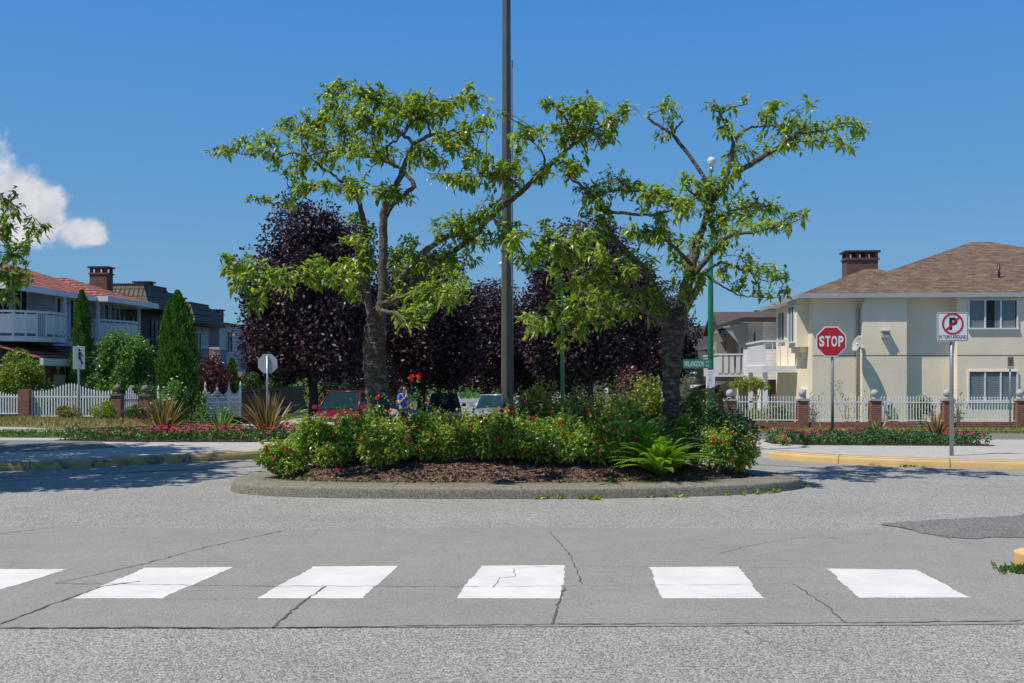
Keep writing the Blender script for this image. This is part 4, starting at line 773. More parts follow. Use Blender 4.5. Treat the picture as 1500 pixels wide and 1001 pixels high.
rose(978, 12.9, 24, 640, 'low rose bush with pale buds partly behind the fern', 1300, [(985, 657, .03)])
rose(1020, 14.2, 48, 556, 'dense evergreen shrub with rusty tips close behind the right cherry trunk', 5200, [], M_shrub, (0, .97), 0, .06, 'evergreen_shrub', 'shrub', None)
rose(955, 15.0, 42, 548, 'tall light green shrub behind and left of the right cherry trunk', 3600, [], M_ybush, (0, .8), 0, .06, 'evergreen_shrub', 'shrub', None)
rose(1056, 13.4, 52, 578, 'dark bushy shrub overhanging the right end of the kerb', 5000, [], M_dkgreen, (0, 1), 0, .055, 'evergreen_shrub', 'shrub', None)
rose(1052, 12.85, 26, 622, 'blue green rose spray in front of the dark shrub', 900, [(1047, 645, .03), (1060, 647, .03)], buds=8)
rose(1087, 13.05, 22, 634, 'wispy rose bush with pink blooms at the right tip of the island', 1000, [(1104, 655, .035), (1098, 641, .025), (1107, 648, .03)], buds=14)
rose(486, 12.95, 26, 648, 'low rose bush filling the gap between the two left front bushes', 1200, [])
for k_, (px, D, hw, top) in enumerate(((440, 13.7, 34, 625), (556, 14.4, 34, 604), (590, 13.5, 30, 610), (665, 14.5, 40, 604), (700, 14.9, 40, 604), (725, 14.0, 36, 600), (765, 13.5, 34, 600), (830, 13.4, 36, 598), (880, 14.6, 40, 580), (925, 13.9, 34, 585), (1000, 13.7, 34, 600))):
    rose(px, D, hw, top, ['second row rose bush behind the far left one', 'low rose bush right behind the left cherry trunk', 'small rose bush right of the left cherry trunk', 'back row rose bush in front of the dark blue car', 'back row rose bush in front of the silver car', 'second row rose bush left of the lamp post foot', 'second row rose bush right of the lamp post foot', 'second row rose bush below the green curved lamp', 'back row rose bush between the curved lamp and the fern', 'second row rose bush left of the upright fern', 'rose bush in front of the foot of the right cherry trunk'][k_], 2200, [], [M_rose, M_shrub][k_ % 3 == 2], (.05, .95), 26)
# the tall rose standards carrying bright blooms in front of the woman
def tall_rose(px, py, D, n, label, r=.05):
    b = ibase(px, D); t = wthing('standard_rose', b, label, 'rose'); s = MB(); p = wp(px, py, D); s.tube([b, (b[0] + .03, D, (b[2] + p[2]) / 2), p - (0, 0, .04)], [.006, .005, .003], 5); s.build('stems', M_rose, t)
    f = MB(); k = 120; B = np.array(b) + (p - np.array(b)) * rng.uniform(.45, .93, k)[:, None] + rng.normal(0, .09, (k, 3)); leaves(f, B, rdir(k), rdir(k), .05, .03, rng.uniform(.05, .9, k)); f.build('foliage', M_rose, t)
    for i in range(n): m = MB(); rosette(m, p + np.array((rng.normal(0, .11), rng.normal(0, .05), rng.normal(0, .03))) * (i > 0), r * rng.uniform(.7, 1.1), rng, up=(rng.normal(0, .3), -.8, .5)); m.build('rose_bloom', M_red, t)
tall_rose(603, 553, 13.4, 5, 'tall rose stem whose bright red blooms stand above the head of the woman')
tall_rose(553, 583, 12.7, 1, 'rose stem with one crimson bloom in front of the left cherry trunk', .04)

# fern like grass tuft
def tuft(name, label, cat, base, n, L, W_, mat, spread=.75, droop=.5, seg=7, up=1.0, group=None, base_r=.06):
    t = wthing(name, base, label, cat, group); m = MB()
    for i in range(n):
        az = rng.uniform(0, 2 * math.pi); tl = abs(rng.normal(0, spread)); ln = L * rng.uniform(.55, 1.12) * (1.0 - .12 * tl)
        d = np.array((math.cos(az) * math.sin(tl), math.sin(az) * math.sin(tl), math.cos(tl) * up)); s = nrm(np.cross(d, (0, 0, 1.)) + 1e-6)
        ts = np.linspace(0, 1, seg); B = np.array(base) + np.array((math.cos(az), math.sin(az), 0)) * base_r * rng.random()
        dr = droop * rng.uniform(.2, 1.3); P = B + d * ln * ts[:, None] + np.array((math.cos(az), math.sin(az), 0)) * (dr * .35 * ln * ts ** 2)[:, None] - np.array((0, 0, 1)) * (dr * .45 * ln * ts ** 2.4)[:, None]
        w = W_ * np.interp(ts, [0, .35, .8, 1], [.6, 1, .7, .05])[:, None] / 2
        nn = nrm(np.cross(s, d)); V = np.concatenate([P + s * w, P - nn * w * .5, P - s * w]); f = [(j, j + 1, seg + j + 1, seg + j) for j in range(seg - 1)] + [(seg + j, seg + j + 1, 2 * seg + j + 1, 2 * seg + j) for j in range(seg - 1)]
        m.add(V, f, 0, False, np.clip(rng.uniform(.02, 1), .01, 1))
    m.build('blades', mat, t); return t
def fern(label, base, n, L):
    t = wthing('fern', base, label, 'fern'); m = MB()
    for i in range(n):
        az = rng.uniform(0, 2 * math.pi); tl = rng.uniform(.05, .95); ln = L * rng.uniform(.7, 1.1); ts = np.linspace(0, 1, 26)[1:]
        h = np.array((math.cos(az), math.sin(az), 0)); d = h * math.sin(tl) + np.array((0, 0, math.cos(tl))); P = np.array(base) + d * ln * ts[:, None] + h * (.18 * ln * ts ** 2)[:, None] - np.array((0, 0, .38)) * (ln * ts ** 2.6)[:, None]
        T_ = nrm(np.gradient(P, axis=0)); s = nrm(np.cross(T_, (0, 0, 1.)) + 1e-6); w = .085 * np.sin(np.clip(ts, 0, 1) * math.pi * .92 + .15)
        for sg in (1, -1): leaves(m, P, s * sg + T_ * .5, T_, w, .022, np.full(len(P), rng.uniform(.1, 1)), bend=.15, rich=False)
        m.tube(P[::6], .003, 3, caps=False)
        m.F[-1] = m.F[-1][:3] + (np.full(len(m.F[-1][0]), .3),)
    m.build('fronds', M_fern, t); return t
fern('bright green arching fern clump at the right front of the island', ibase(968, 12.8), 150, .86)
fern('upright fern clump just left of the right cherry trunk', ibase(938, 13.35), 90, 1.0)

# plum trees down the street --------------------------------------------------------------------
index_kids()
def plum(loc, H, cr, label, n, seed, low=.3):
    g = np.random.default_rng(seed); t = wthing('plum_tree', loc, label, 'tree', 'dark purple plum trees down the street'); b = np.array(loc); m = MB(); m2 = MB()
    m.tube([b, b + (.05, 0, H * .14), b + (-.03, 0, H * .27)], [.26, .21, .19], 12)
    lc = cloud(m2, b + (0, 0, H * (.5 + low * .25)), (cr, cr, H * (.5 - low * .25)), n, .18, .75, 95, .27, rich=False, out=.45, shell=.45, g=g, under=True)
    for e in lc[::3]: m.tube([b + (0, 0, H * .24), b + (e - b) * .5 + (0, 0, .3), e], [.09, .05, .015], 6)
    m.build('trunk', M_barkd, t); m2.build('crown', M_maple, t); return t
def gat(px, D): x = wx(px, D); return (x, D, G(x, D) + .1)
pt = plum(gat(458, 46), 10.4, 3.7, 'largest dark purple plum tree, left of the left cherry trunk', 56000, 3, .2)
index_kids()
def plum_copy(px, D, s, rz, label, sz=1.0):
    c = copy_tree(pt); c.location = gat(px, D); c.scale = (s, s, s * sz); c.rotation_euler.z = rz; c['label'] = label; return c
plum_copy(618, 54, 1.08, 2.1, 'purple plum tree behind the woman and right of the left cherry trunk', .84)
plum_copy(715, 66, 1.2, 4.0, 'purple plum tree just left of the grey lamp post', .72)
plum_copy(862, 50, 1.08, 1.0, 'tall purple plum tree behind the curved green lamp and left of the right cherry trunk', .91)
plum_copy(800, 72, .92, 5.2, 'purple plum tree just right of the grey lamp post', .72)
plum_copy(935, 60, 1.0, 3.1, 'purple plum tree whose crown ends beside the right cherry trunk', .82)
plum_copy(560, 62, .8, .4, 'smaller purple plum tree peeping behind the left cherry trunk', .9)
plum_copy(400, 66, .62, 2.9, 'low purple plum tree over the dark fence beside the sign back', .9)
plum_copy(765, 95, 1.0, 1.7, 'distant purple plum tree behind the grey lamp post', .7)
# far greenery
for i, (px, D, w, h, col) in enumerate([(590, 95, 7, 5, 0), (655, 120, 8, 5.5, 1), (785, 130, 6, 6.5, 0), (805, 170, 9, 8, 1), (880, 140, 8, 6, 0), (700, 190, 10, 7, 1), (920, 150, 8, 6, 1), (520, 80, 4, 3.2, 1), (745, 220, 10, 8, 0), (850, 230, 12, 9, 0)]):
    bush('background_tree', ['dark green tree', 'fresh green tree'][col] + ' far down the street, ' + ['behind the second plum from the left', 'above the dark blue car', 'right of the lamp post under the plum crowns', 'deepest in the gap right of the lamp post', 'under the plum left of the right cherry', 'left of the lamp post beyond the silver car', 'near the right cherry trunk', 'low behind the minivan roof', 'straight behind the lamp post', 'behind the curved green lamp'][i], 'tree', gat(px, D), (w / 2, w / 2, h / 2), [M_dkgreen, M_bright][col], 3500, .30, 'far trees down the street', lumps=22)
bush('hill_tree', 'dark conifer top showing above the right hand roofs', 'tree', (wx(1125, 90), 90, G(20, 90) + 5), (2.3, 2.3, 2.1), M_dkgreen, 5000, .2, lumps=24)
bush('hill_tree', 'dark tree crown at the left end of the right hand roofs', 'tree', (wx(1005, 100), 100, G(15, 100)), (2.3, 2.3, 3.6), M_dkgreen, 4000, .25, lumps=24)

# cedars: a dense column of upright fans
def cedar(label, px, D, top, hw, n, tops=((0, 1.0),), L=.13, base=None):
    b = np.array(base or gat(px, D)); H = wz(top, D) - b[2]; t = wthing('cedar', b, label, 'cedar tree'); f = MB(); w = hw / F * D
    for (dx, hh) in tops:
        k = n // len(tops); z = rng.uniform(0, 1, k) ** .9; az = rng.uniform(0, 2 * math.pi, k)
        prof = np.interp(z, [0, .12, .45, .8, .95, 1], [.8, .95, 1, .62, .25, .03]); lump = 1 + .13 * np.sin(az * 5 + z * 21) + .1 * np.sin(az * 3 - z * 33)
        r = w * (1 if len(tops) == 1 else .72) * prof * lump * rng.uniform(.72, 1.05, k)
        P = b + np.c_[dx * w + r * np.cos(az), r * np.sin(az), z * H * hh]; A = np.c_[np.cos(az) * .45, np.sin(az) * .45, np.full(k, 1.)] + rng.normal(0, .28, (k, 3))
        leaves(f, P, A, rdir(k), L * rng.uniform(.6, 1.3, k), L * .38, np.clip(rng.beta(2, 2.4, k) + .12 * np.sin(az * 5 + z * 21), .01, 1), bend=-.05, rich=False)
    s = MB(); s.tube([b - (0, 0, .05), b + (0, 0, H * .85)], [w * .22, w * .05], 8); s.build('trunk', M_barkd, t); f.build('foliage', M_cedar, t)
def lat(px, D, x=None): return (wx(px, D), D, G(wx(px, D), D) + .1)
cedar('narrow pointed cedar before the tiled house', 120, 41, 428, 14, 9000)
cedar('broad dark green cedar column with several tips at the white gate', 260, 39.5, 428, 27, 20000, ((0, 1), (-.38, .93), (.42, .9), (.1, .97)))
cedar('small young cedar behind the white scalloped fence', 340, 43, 528, 9, 4000)
# left garden shrubs
bush('round_bush', 'yellow green rounded bush at the left edge over the white fence', 'bush', lat(25, 38.6), (1.35, .9, 1.45), M_ybush, 9000, .11, lumps=36, lr=.3, rich=True)
bush('fig_bush', 'broad bright green bush behind the fence right of the crossing sign', 'bush', lat(180, 41), (1.45, 1.2, 1.95), M_bright, 10000, .15, lumps=40, lr=.28, rich=True)
bush('low_shrub', 'dark low shrub behind the brick gate pillars', 'shrub', lat(215, 39.6), (.7, .5, .9), M_dkgreen, 3000, .09)
def wfl(mat, k, r):
    def f(m, idx, c, rd, lc):
        for _ in range(k): rosette(m, lc[rng.integers(0, len(lc))] + rdir(1)[0] * rd * .4 + (0, -rd[1] * .3, rd[2] * .1), r * rng.uniform(.7, 1.2), rng, idx)
    return (mat, f)
bush('white_rose_bush', 'light green rose bush with white blooms before the broad cedar', 'rose bush', lat(254, 37.6), (.62, .5, .91), M_bright, 4200, .09, flowers=[wfl(M_wflower, 26, .06)])
bush('barberry', 'reddish purple feathery shrub between the broad cedar and the small one', 'shrub', lat(309, 42.5), (.95, .8, 1.55), M_rbush, 9000, .11, lumps=60, lr=.33, out=.4, up=.9)
bush('low_shrub', 'pale flowering shrub at the foot of the red shrub', 'shrub', lat(292, 41.2), (.35, .35, .8), M_ybush, 1500, .08, flowers=[wfl(M_bud, 8, .06)])
bush('juniper', 'weeping grey green juniper left of the sign back', 'shrub', lat(374, 57), (.8, .6, 1.35), M_dkgreen, 4000, .11, up=-.8)
bush('juniper', 'weeping grey green juniper right of the sign back', 'shrub', lat(402, 58), (.75, .6, 1.3), M_dkgreen, 4000, .11, up=-.8)
bush('hedge', 'clipped bright hedge behind the black fence', 'hedge', lat(425, 72), (3.2, .8, 1.2), M_bright, 4000, .10)
bush('hedge', 'round dark hedge behind the roof of the minivan', 'hedge', lat(520, 66), (2.9, 1, 1.45), M_dkgreen, 5000, .13)
bush('hedge', 'reddish low hedge in front of the dark one behind the minivan roof', 'hedge', lat(497, 60), (1.2, .6, .75), M_rbush, 1800, .10)
bush('flowering_shrub', 'pale leaved shrub under the big plum tree left of the minivan', 'shrub', lat(466, 50), (.75, .6, 1.3), M_ybush, 3000, .10, tint=(.3, 1))
bush('low_shrub', 'dry tan tussock shrub beside the crossing sign post', 'shrub', (wx(99, 35.3), 35.3, G(-15.5, 35.3) + .1), (.5, .4, .33), M_dry, 2200, .08, up=.6)
bush('low_shrub', 'dry olive tussock shrub below the brick pillar', 'shrub', (wx(153, 35.3), 35.3, G(-14.5, 35.3) + .1), (.45, .4, .38), M_ybush, 2200, .08, up=.6, tint=(.2, 1))
bush('low_shrub', 'small dark shrub before the white gate', 'shrub', (wx(195, 35.8), 35.8, G(-13.5, 35.8) + .1), (.42, .4, .36), M_dkgreen, 1500, .08)
for px, nm in ((112, 'by the crossing sign post'), (148, 'left of the brick pillar'), (75, 'under the yellow green bush')):
    bush('flower_clump', 'garden plant with orange yellow flowers behind the fence ' + nm, 'plant', lat(px, 38.4), (.35, .3, .6), M_bright, 900, .08, group='plants behind the left fence', flowers=[wfl(M_ybush, 8, .07)])
for i, (px, D) in enumerate(((232, 36.2), (300, 39.2), (330, 39.4))):
    bush('climbing_rose', ['leafy climber on the fence right of the brick gate pillar', 'pale flowered climber against the scalloped fence', 'small climber at the end of the scalloped fence'][i], 'plant', (wx(px, D), D, G(wx(px, D), D) + .1), (.4, .25, .5), M_bright, 1100, .07, flowers=[wfl(M_wflower, 5, .045)])

# flax in the beds, and low rose ground cover --------------------------------------------------------
def bz(x, y): return .10
tuft('flax_plant', 'large bronze flax with long spiky blades in the left bed, below the cedar', 'flax', (wx(238, 20.9), 20.9, .12), 130, 1.05, .05, M_flax, .68, .4)
tuft('flax_plant', 'green and cream flax between the two bronze ones', 'flax', (wx(322, 20.9), 20.9, .12), 60, .8, .05, M_flaxg, .8, .5)
tuft('flax_plant', 'bronze flax with tall spike before the sign back', 'flax', (wx(392, 20.9), 20.9, .12), 90, 1.15, .05, M_flax, .66, .35)
tuft('flax_plant', 'small green and cream flax in the right bed', 'flax', (wx(1284, 20.2), 20.2, .12), 44, .52, .045, M_flaxg, .75, .5)
tuft('flax_plant', 'small bronze flax beside the no parking sign', 'flax', (wx(1372, 19.9), 19.9, .12), 50, .68, .045, M_flax, .6, .3)
tuft('flax_plant', 'sparse reddish flax at the stop sign post', 'flax', (wx(1206, 20.3), 20.3, .12), 16, .42, .03, M_flax, .6, .3)
def bed(poly, label, n, nf, zt, soilname='bed_soil'):
    drape(soilname, poly, .145, M_soil, .06)
    q = scatter(poly, n); B = np.array([(x, y, .15 + rng.uniform(0, zt) ** 1.0) for x, y in q]); m = MB(); k = len(B)
    hump = .55 + .45 * np.sin(B[:, 0] * 5.1) * np.sin(B[:, 0] * 2.3 + 1); B[:, 2] = .15 + (B[:, 2] - .15) * (.55 + .45 * hump)
    leaves(m, B, rdir(k) + (0, 0, .5), rdir(k), .055 * rng.uniform(.6, 1.3, k), .032, rng.uniform(.01, .9, k), rich=False)
    m.build('ground_cover_roses', M_dkgreen, label=label, category='flower bed', kind='stuff')
    m = MB(); cs = scatter(poly, max(6, nf // 7))
    for _ in range(nf):
        c = cs[rng.integers(0, len(cs))] + rng.normal(0, .13, 2)
        if inside(c, poly): rosette(m, (c[0], c[1], .15 + zt * rng.uniform(.6, 1.08)), rng.uniform(.022, .04), rng)
    m.build('pink_blooms', M_pink, label=label.replace('ground cover', 'pink blooms scattered over the ground cover'), category='flowers', kind='stuff')
bed([(-9.2, 20.0), (-7.6, 19.6), (-5.2, 19.55), (-4.3, 19.8), (-4.2, 20.8), (-5, 21.5), (-8.2, 21.6), (-9.2, 20.8)], 'low green rose ground cover in the left bed', 8000, 300, .24)
bed([(5.0, 19.1), (5.6, 18.75), (9.0, 18.55), (8.9, 19.3), (8.4, 20.1), (7, 20.3), (5.6, 20.3), (5.0, 19.8)], 'low green rose ground cover in the right bed', 9000, 110, .24)
t = bush('rose_tuft', 'pink rose tuft at the left corner of the right bed', 'rose bush', (wx(1146, 18.7), 18.7, .13), (.16, .14, .12), M_rose, 260, .04, flowers=[wfl(M_pink, 12, .03)])
# right garden plants
def rat(px, D): x = wx(px, D); return (x, D, G(x, D) + .08)
def sparse(label, px, D, h, w, mat, fl=None, name='climbing_rose', n=160):
    b = np.array(rat(px, D)); t = wthing(name, b, label, 'plant'); s = MB(); f = MB(); tips = []
    for i in range(9):
        e = b + (rng.uniform(-w, w), rng.uniform(-.15, .15), h * rng.uniform(.55, 1)); k = (b + e) / 2 + rng.normal(0, .1, 3); s.tube([b, k, e], [.012, .008, .004], 4); tips += [k, e, (k + e) / 2]
    tips = np.array(tips); B = tips[rng.integers(0, len(tips), n)] + rng.normal(0, .07, (n, 3)); leaves(f, B, rdir(n), rdir(n), .07, .04, rng.uniform(.05, 1, n))
    if fl: fl[1](f, 1, b + (0, 0, h * .6), np.array((w, .2, h * .45)), tips)
    s.build('stems', M_barkl, t); f.build('foliage', [mat] + ([fl[0]] if fl else []), t)
sparse('leggy climbing rose with bare canes against the cream wall behind the stop sign', 1243, 38.0, 1.9, .75, M_shrub, wfl(M_red, 3, .06), n=220)
sparse('thin plant with red blooms beside the brick pillar below the dish house corner', 1194, 37.6, 1.4, .3, M_dkgreen, wfl(M_red, 4, .06), n=260)
sparse('leafy plant at the wall behind the no parking sign post', 1403, 37.9, 1.5, .4, M_dkgreen, n=260)
sparse('small leafy plant under the wall vent beside the meter box', 1305, 38.0, .8, .2, M_ybush, n=160)
bush('phlox', 'tall clump with mauve flower heads behind the right fence', 'plant', rat(1352, 37.6), (.45, .3, .68), M_bright, 2000, .09, flowers=[wfl(M_purple, 34, .07)], up=.6)
bush('small_phlox', 'single mauve flowered stem poking through the right fence', 'plant', rat(1348, 35.2), (.10, .1, .22), M_bright, 150, .06, flowers=[wfl(M_purple, 3, .06)])
b = rat(1098, 40); t = wthing('pruned_tree', b, 'small pruned tree with flat crown before the white house', 'tree'); s = MB(); f = MB(); b = np.array(b)
for k in range(7): e = b + (rng.uniform(-.55, .55), rng.uniform(-.2, .2), rng.uniform(1.35, 1.8)); s.tube([b, b + (e - b) * (.5, .5, .5) + rng.normal(0, .08, 3), e], [.035, .022, .01], 6)
cloud(f, b + (0, 0, 1.75), (.8, .5, .32), 2600, .09, lumps=16); s.build('trunk', M_barkl, t); f.build('crown', M_shrub, t)
bush('hydrangea', 'low pink and mauve hydrangea behind the left end of the right fence', 'plant', rat(1140, 37.6), (.75, .4, .5), M_bright, 2200, .10, flowers=[wfl(M_pink, 8, .09), wfl(M_purple, 6, .09)])
bush('low_shrub', 'green hedge shrub left of the hydrangea behind the right fence', 'shrub', rat(1112, 37.6), (.6, .4, .45), M_ybush, 2000, .08)
bush('red_shrub', 'reddish shrub far behind the right cherry trunk', 'shrub', rat(935, 26), (.8, .6, .95), M_rbush, 2500, .09)
bush('red_flower_clump', 'red flowers in front of the brick wall left of the right bed', 'plant', rat(1118, 34.6), (.22, .2, .12), M_dkgreen, 200, .06, flowers=[wfl(M_red, 7, .05)])
# ------------------------------------------------------------------ houses
YAW = -R(4.3)
def house(name, origin, label, cat='house', group=None):
    return thing(name, origin, label, cat, group, YAW)
def part(name, par, mat, fn, label=None):
    m = MB(); fn(m); return m.build(name, mat, par, label)
def window(par, c, w, h, face, panes=3, curtain=True, fmat=None, d=.06, blind=False):
    """face: 'y' looks towards the camera (-y), 'x-' towards -x, 'x+' towards +x; c is the centre on the wall plane"""
    fmat = fmat or M_white; ft = .055; c = np.array(c, float)
    def T(u, z, o):                       # u along the wall, o outwards
        if face == 'y': return (c[0] + u, c[1] - o, c[2] + z)
        if face == 'x-': return (c[0] - o, c[1] + u, c[2] + z)
        return (c[0] + o, c[1] + u, c[2] + z)
    m = MB()
    def bb(u0, u1, z0, z1, o0, o1): m.box2(np.array(T(u0, z0, o0)), np.array(T(u1, z1, o1)))
    bb(-w/2 - ft, w/2 + ft, h/2, h/2 + ft, -.03, d); bb(-w/2 - ft*1.3, w/2 + ft*1.3, -h/2 - ft, -h/2, -.03, d + .03); bb(-w/2 - ft, -w/2, -h/2, h/2, -.03, d); bb(w/2, w/2 + ft, -h/2, h/2, -.03, d)
    for i in range(1, panes): u = -w/2 + w * i / panes; bb(u - ft/2, u + ft/2, -h/2, h/2, -.02, d - .012)
    fr = m.build('window', fmat, par)
    m = MB(); bb(-w/2, w/2, -h/2, h/2, .012, .02); m.build('pane', M_glass, fr)
    m = MB(); bb(-w/2, w/2, -h/2, h/2, .003, .006); m.build('dark_room', M_inside, fr)
    if curtain:
        m = MB()
        if blind:
            for i in range(int(h / .07)): z = -h/2 + .035 + i * .07; bb(-w/2, w/2, z - .031, z + .031, .007, .0095)
        else:
            for i in range(int(w / .06)):
                u = -w/2 + .03 + i * .06
                if abs(u + w * .04) > w * .085: bb(u - .026, u + .026, -h/2, h/2, .007, .0095 + .001 * (i % 2))
        m.build('curtain', M_curt, fr)
    return fr
def hip(m, x0, x1, y0, y1, ze, slope, over=0, axis='y', mat=0, fascia=True):
    """hip roof; eave rectangle, ridge along the longer side"""
    w, l = x1 - x0, y1 - y0; r = min(w, l) / 2; zr = ze + r * slope
    if l > w: a, b = ((x0 + x1) / 2, y0 + r, zr), ((x0 + x1) / 2, y1 - r, zr)
    else: a, b = (x0 + r, (y0 + y1) / 2, zr), (x1 - r, (y0 + y1) / 2, zr)
    P = [(x0, y0, ze), (x1, y0, ze), (x1, y1, ze), (x0, y1, ze), a, b]
    if l > w: F_ = [(0, 1, 4), (2, 3, 5)]; Q = [(1, 2, 5, 4), (3, 0, 4, 5)]
    else: F_ = [(0, 4, 3), (1, 2, 5)]; Q = [(0, 1, 5, 4), (2, 3, 4, 5)]
    m.add(P, F_, mat); m.F.append((np.array(Q) + m.n - 6, mat, False, None)); m.F.append((np.array([(3, 2, 1, 0)]) + m.n - 6, mat, False, None))
def gutter(m, x0, x1, y0, y1, z, t=.10, h=.15):
    m.box2(np.array((x0 - t, y0 - t, z - h)), np.array((x1 + t, y0, z + .02))); m.box2(np.array((x0 - t, y1, z - h)), np.array((x1 + t, y1 + t, z + .02)))
    m.box2(np.array((x0 - t, y0, z - h)), np.array((x0, y1, z + .02))); m.box2(np.array((x1, y0, z - h)), np.array((x1 + t, y1, z + .02)))
def chimney(par, x, y, z0, z1, w, d, name='chimney'):
    m = MB(); m.box2(np.array((x - w/2, y - d/2, z0)), np.array((x + w/2, y + d/2, z1 - .42))); m.box2(np.array((x - w/2 - .05, y - d/2 - .05, z1 - .42)), np.array((x + w/2 + .05, y + d/2 + .05, z1 - .34)))
    k = 4 if w > 1.2 else 3
    for i in range(k):
        u = x - w/2 + .07 + (w - .14) * i / (k - 1)
        for v in (-1, 1): m.box((u, y + v * (d/2 - .08), z1 - .22), (.14, .14, .24))
    c = m.build(name, M_brickd, par)
    m = MB(); m.box((x, y, z1 - .06), (w + .18, d + .18, .08)); m.build('cap', M_dk, c)
# --- cream stucco house -------------------------------------------------------------------------
hy = 39.2; hx = wx(1190, 39.5)
H = house('stucco_house', (hx, hy, 0), 'cream stucco house with brown shingle hip roof behind the stop sign')
gz = G(12, 39) - .15; ez = wz(431, 38.8)
k1 = 1 / F * 39.2
def X(px): return (px - 1190) * k1 * 1.003           # local x on the front wall
sx = [X(1258), X(1321), X(1392), X(1491)]
XE = X(1760)
ax_, ay_ = wx(1411, 45.6) - hx, 6.5; XE = ax_ + 8.2
m = MB()
m.box2(np.array((0, .40, gz)), np.array((XE, 8.0, ez)))                                   # main volume, recessed plane
m.build('wall', M_stucco, H)
m = MB(); m.box2(np.array((sx[0], .0, gz)), np.array((sx[1], .40, ez))); m.build('chimney_breast', M_stucco, H)
m = MB(); m.box2(np.array((sx[2], .0, gz)), np.array((sx[3], .40, ez))); m.box2(np.array((X(1560), 0, gz)), np.array((X(1650), .40, ez))); m.build('bay_wall', M_stucco, H)
m = MB()
for a, b_, y_ in ((.0, sx[0], .40), (sx[0], sx[1], 0), (sx[1], sx[2], .40), (sx[2], sx[3], 0), (sx[3], XE, .40)): m.box2(np.array((a + .004, y_ - .006, wz(521.5, 39.2))), np.array((b_ - .004, y_ + .01, wz(520.4, 39.2))))
m.build('wall_joint', M_plinth, H)
cxw = X(1441.5); ww = 66 * k1
window(H, (cxw, 0, wz(461.5, 39.2)), ww, 40 * k1, 'y', 3); window(H, (cxw, 0, wz(565.5, 39.2)), ww, 41 * k1, 'y', 3, blind=True)
window(H, (X(1600), 0, wz(461.5, 39.2)), ww, 40 * k1, 'y', 3)
m = MB(); rx0, rx1 = X(1168), XE + .4
hip(m, rx0, X(1440), -.17, 6.6, ez + .02, .385); roofz = ez + .036
# main pyramid
P = [(.45, -.17, roofz), (XE + .4, -.17, roofz), (XE + .4, 13.4, roofz), (.45, 13.4, roofz), (ax_ - .35, ay_, wz(357, 45.6)), (ax_ + .5, ay_, wz(357, 45.6))]
m.add(P, [(3, 0, 4), (1, 2, 5), (0, 1, 5, 4), (2, 3, 4, 5)], 0)
rf = m.build('roof', M_shingle, H)
chimney(rf, X(1262) + .92, 4.2, ez + .6, wz(369, 43.4), 1.32, .8)
part('vent_pipe', rf, M_black, lambda m: m.tube([(X(1474), 1.6, ez + .5), (X(1474), 1.6, ez + 1.35)], .05, 8))
part('flue', rf, M_galv, lambda m: (m.tube([(11.0, 6, ez + 1.5), (11.0, 6, 7.5)], .1, 10), m.tube([(11.0, 6, 7.5), (11.0, 6, 7.65)], .15, 10)))
part('gutter', H, M_gutter, lambda m: gutter(m, rx0, rx1, -.17, 8.3, ez + .01))
part('soffit', H, M_white, lambda m: (m.box2(np.array((rx0, -.17, ez - .02)), np.array((rx1, 8.3, ez + .01)))))
def dp(m):
    x = X(1254.5); m.tube([(x + .08, -.2, ez - .05), (x + .08, -.1, ez - .25), (x, .31, ez - .55), (x, .34, ez - .8), (x, .34, gz + .2)], .05, 8)
part('downpipe', H, M_gutter, dp)
v_ = part('wall_vent', H, M_gutter, lambda m: (m.box2(np.array((X(1284.5), -.20, wz(495, 39))), np.array((X(1294.5), 0, wz(486, 39)))), m.box2(np.array((X(1283.5), -.24, wz(486, 39))), np.array((X(1295.5), 0, wz(484.5, 39))))))
part('meter_box', H, M_gutter, lambda m: (m.box2(np.array((X(1289), -.18, wz(602, 39))), np.array((X(1298), 0, wz(587, 39)))), m.lathe([(.09, 0), (.09, .08)], (X(1293.5), -.2, wz(594, 39)), 12)))
# dish on its arm
def dish(m):
    c = np.array((X(1246), -.42, wz(504, 39.2))); d = nrm(np.array((-.88, -.30, .36))); a = nrm(np.cross(d, (0, 0, 1))); b = np.cross(a, d); n = 24
    V_ = []; 
    for r, o in ((.02, -.10), (.15, -.08), (.26, -.04), (.33, .01), (.335, -.01), (.26, -.06), (.02, -.12)):
        th = np.arange(n) * 2 * math.pi / n; V_.append(c + d * o + r * (np.cos(th)[:, None] * a * .85 + np.sin(th)[:, None] * b))
    m.add(np.concatenate(V_), [(i * n + j, i * n + (j + 1) % n, (i + 1) * n + (j + 1) % n, (i + 1) * n + j) for i in range(6) for j in range(n)], 0, True)
dsh = part('satellite_dish', H, plain('dish_grey', (.36, .37, .38), .6), dish)
part('arm', dsh, M_galv, lambda m: (m.tube([(X(1246), -.40, wz(504, 39.2)), (X(1250), -.25, wz(507, 39.2)), (X(1258.6), -.06, wz(514, 39.2)), (X(1258.6), .0, wz(515, 39.2))], .022, 6), m.box((X(1259), -.015, wz(514, 39.2)), (.1, .03, .2)), m.tube([(X(1241), -.45, wz(508, 39.2)), (X(1240) - .25, -.6, wz(507, 39.2))], .012, 5)))
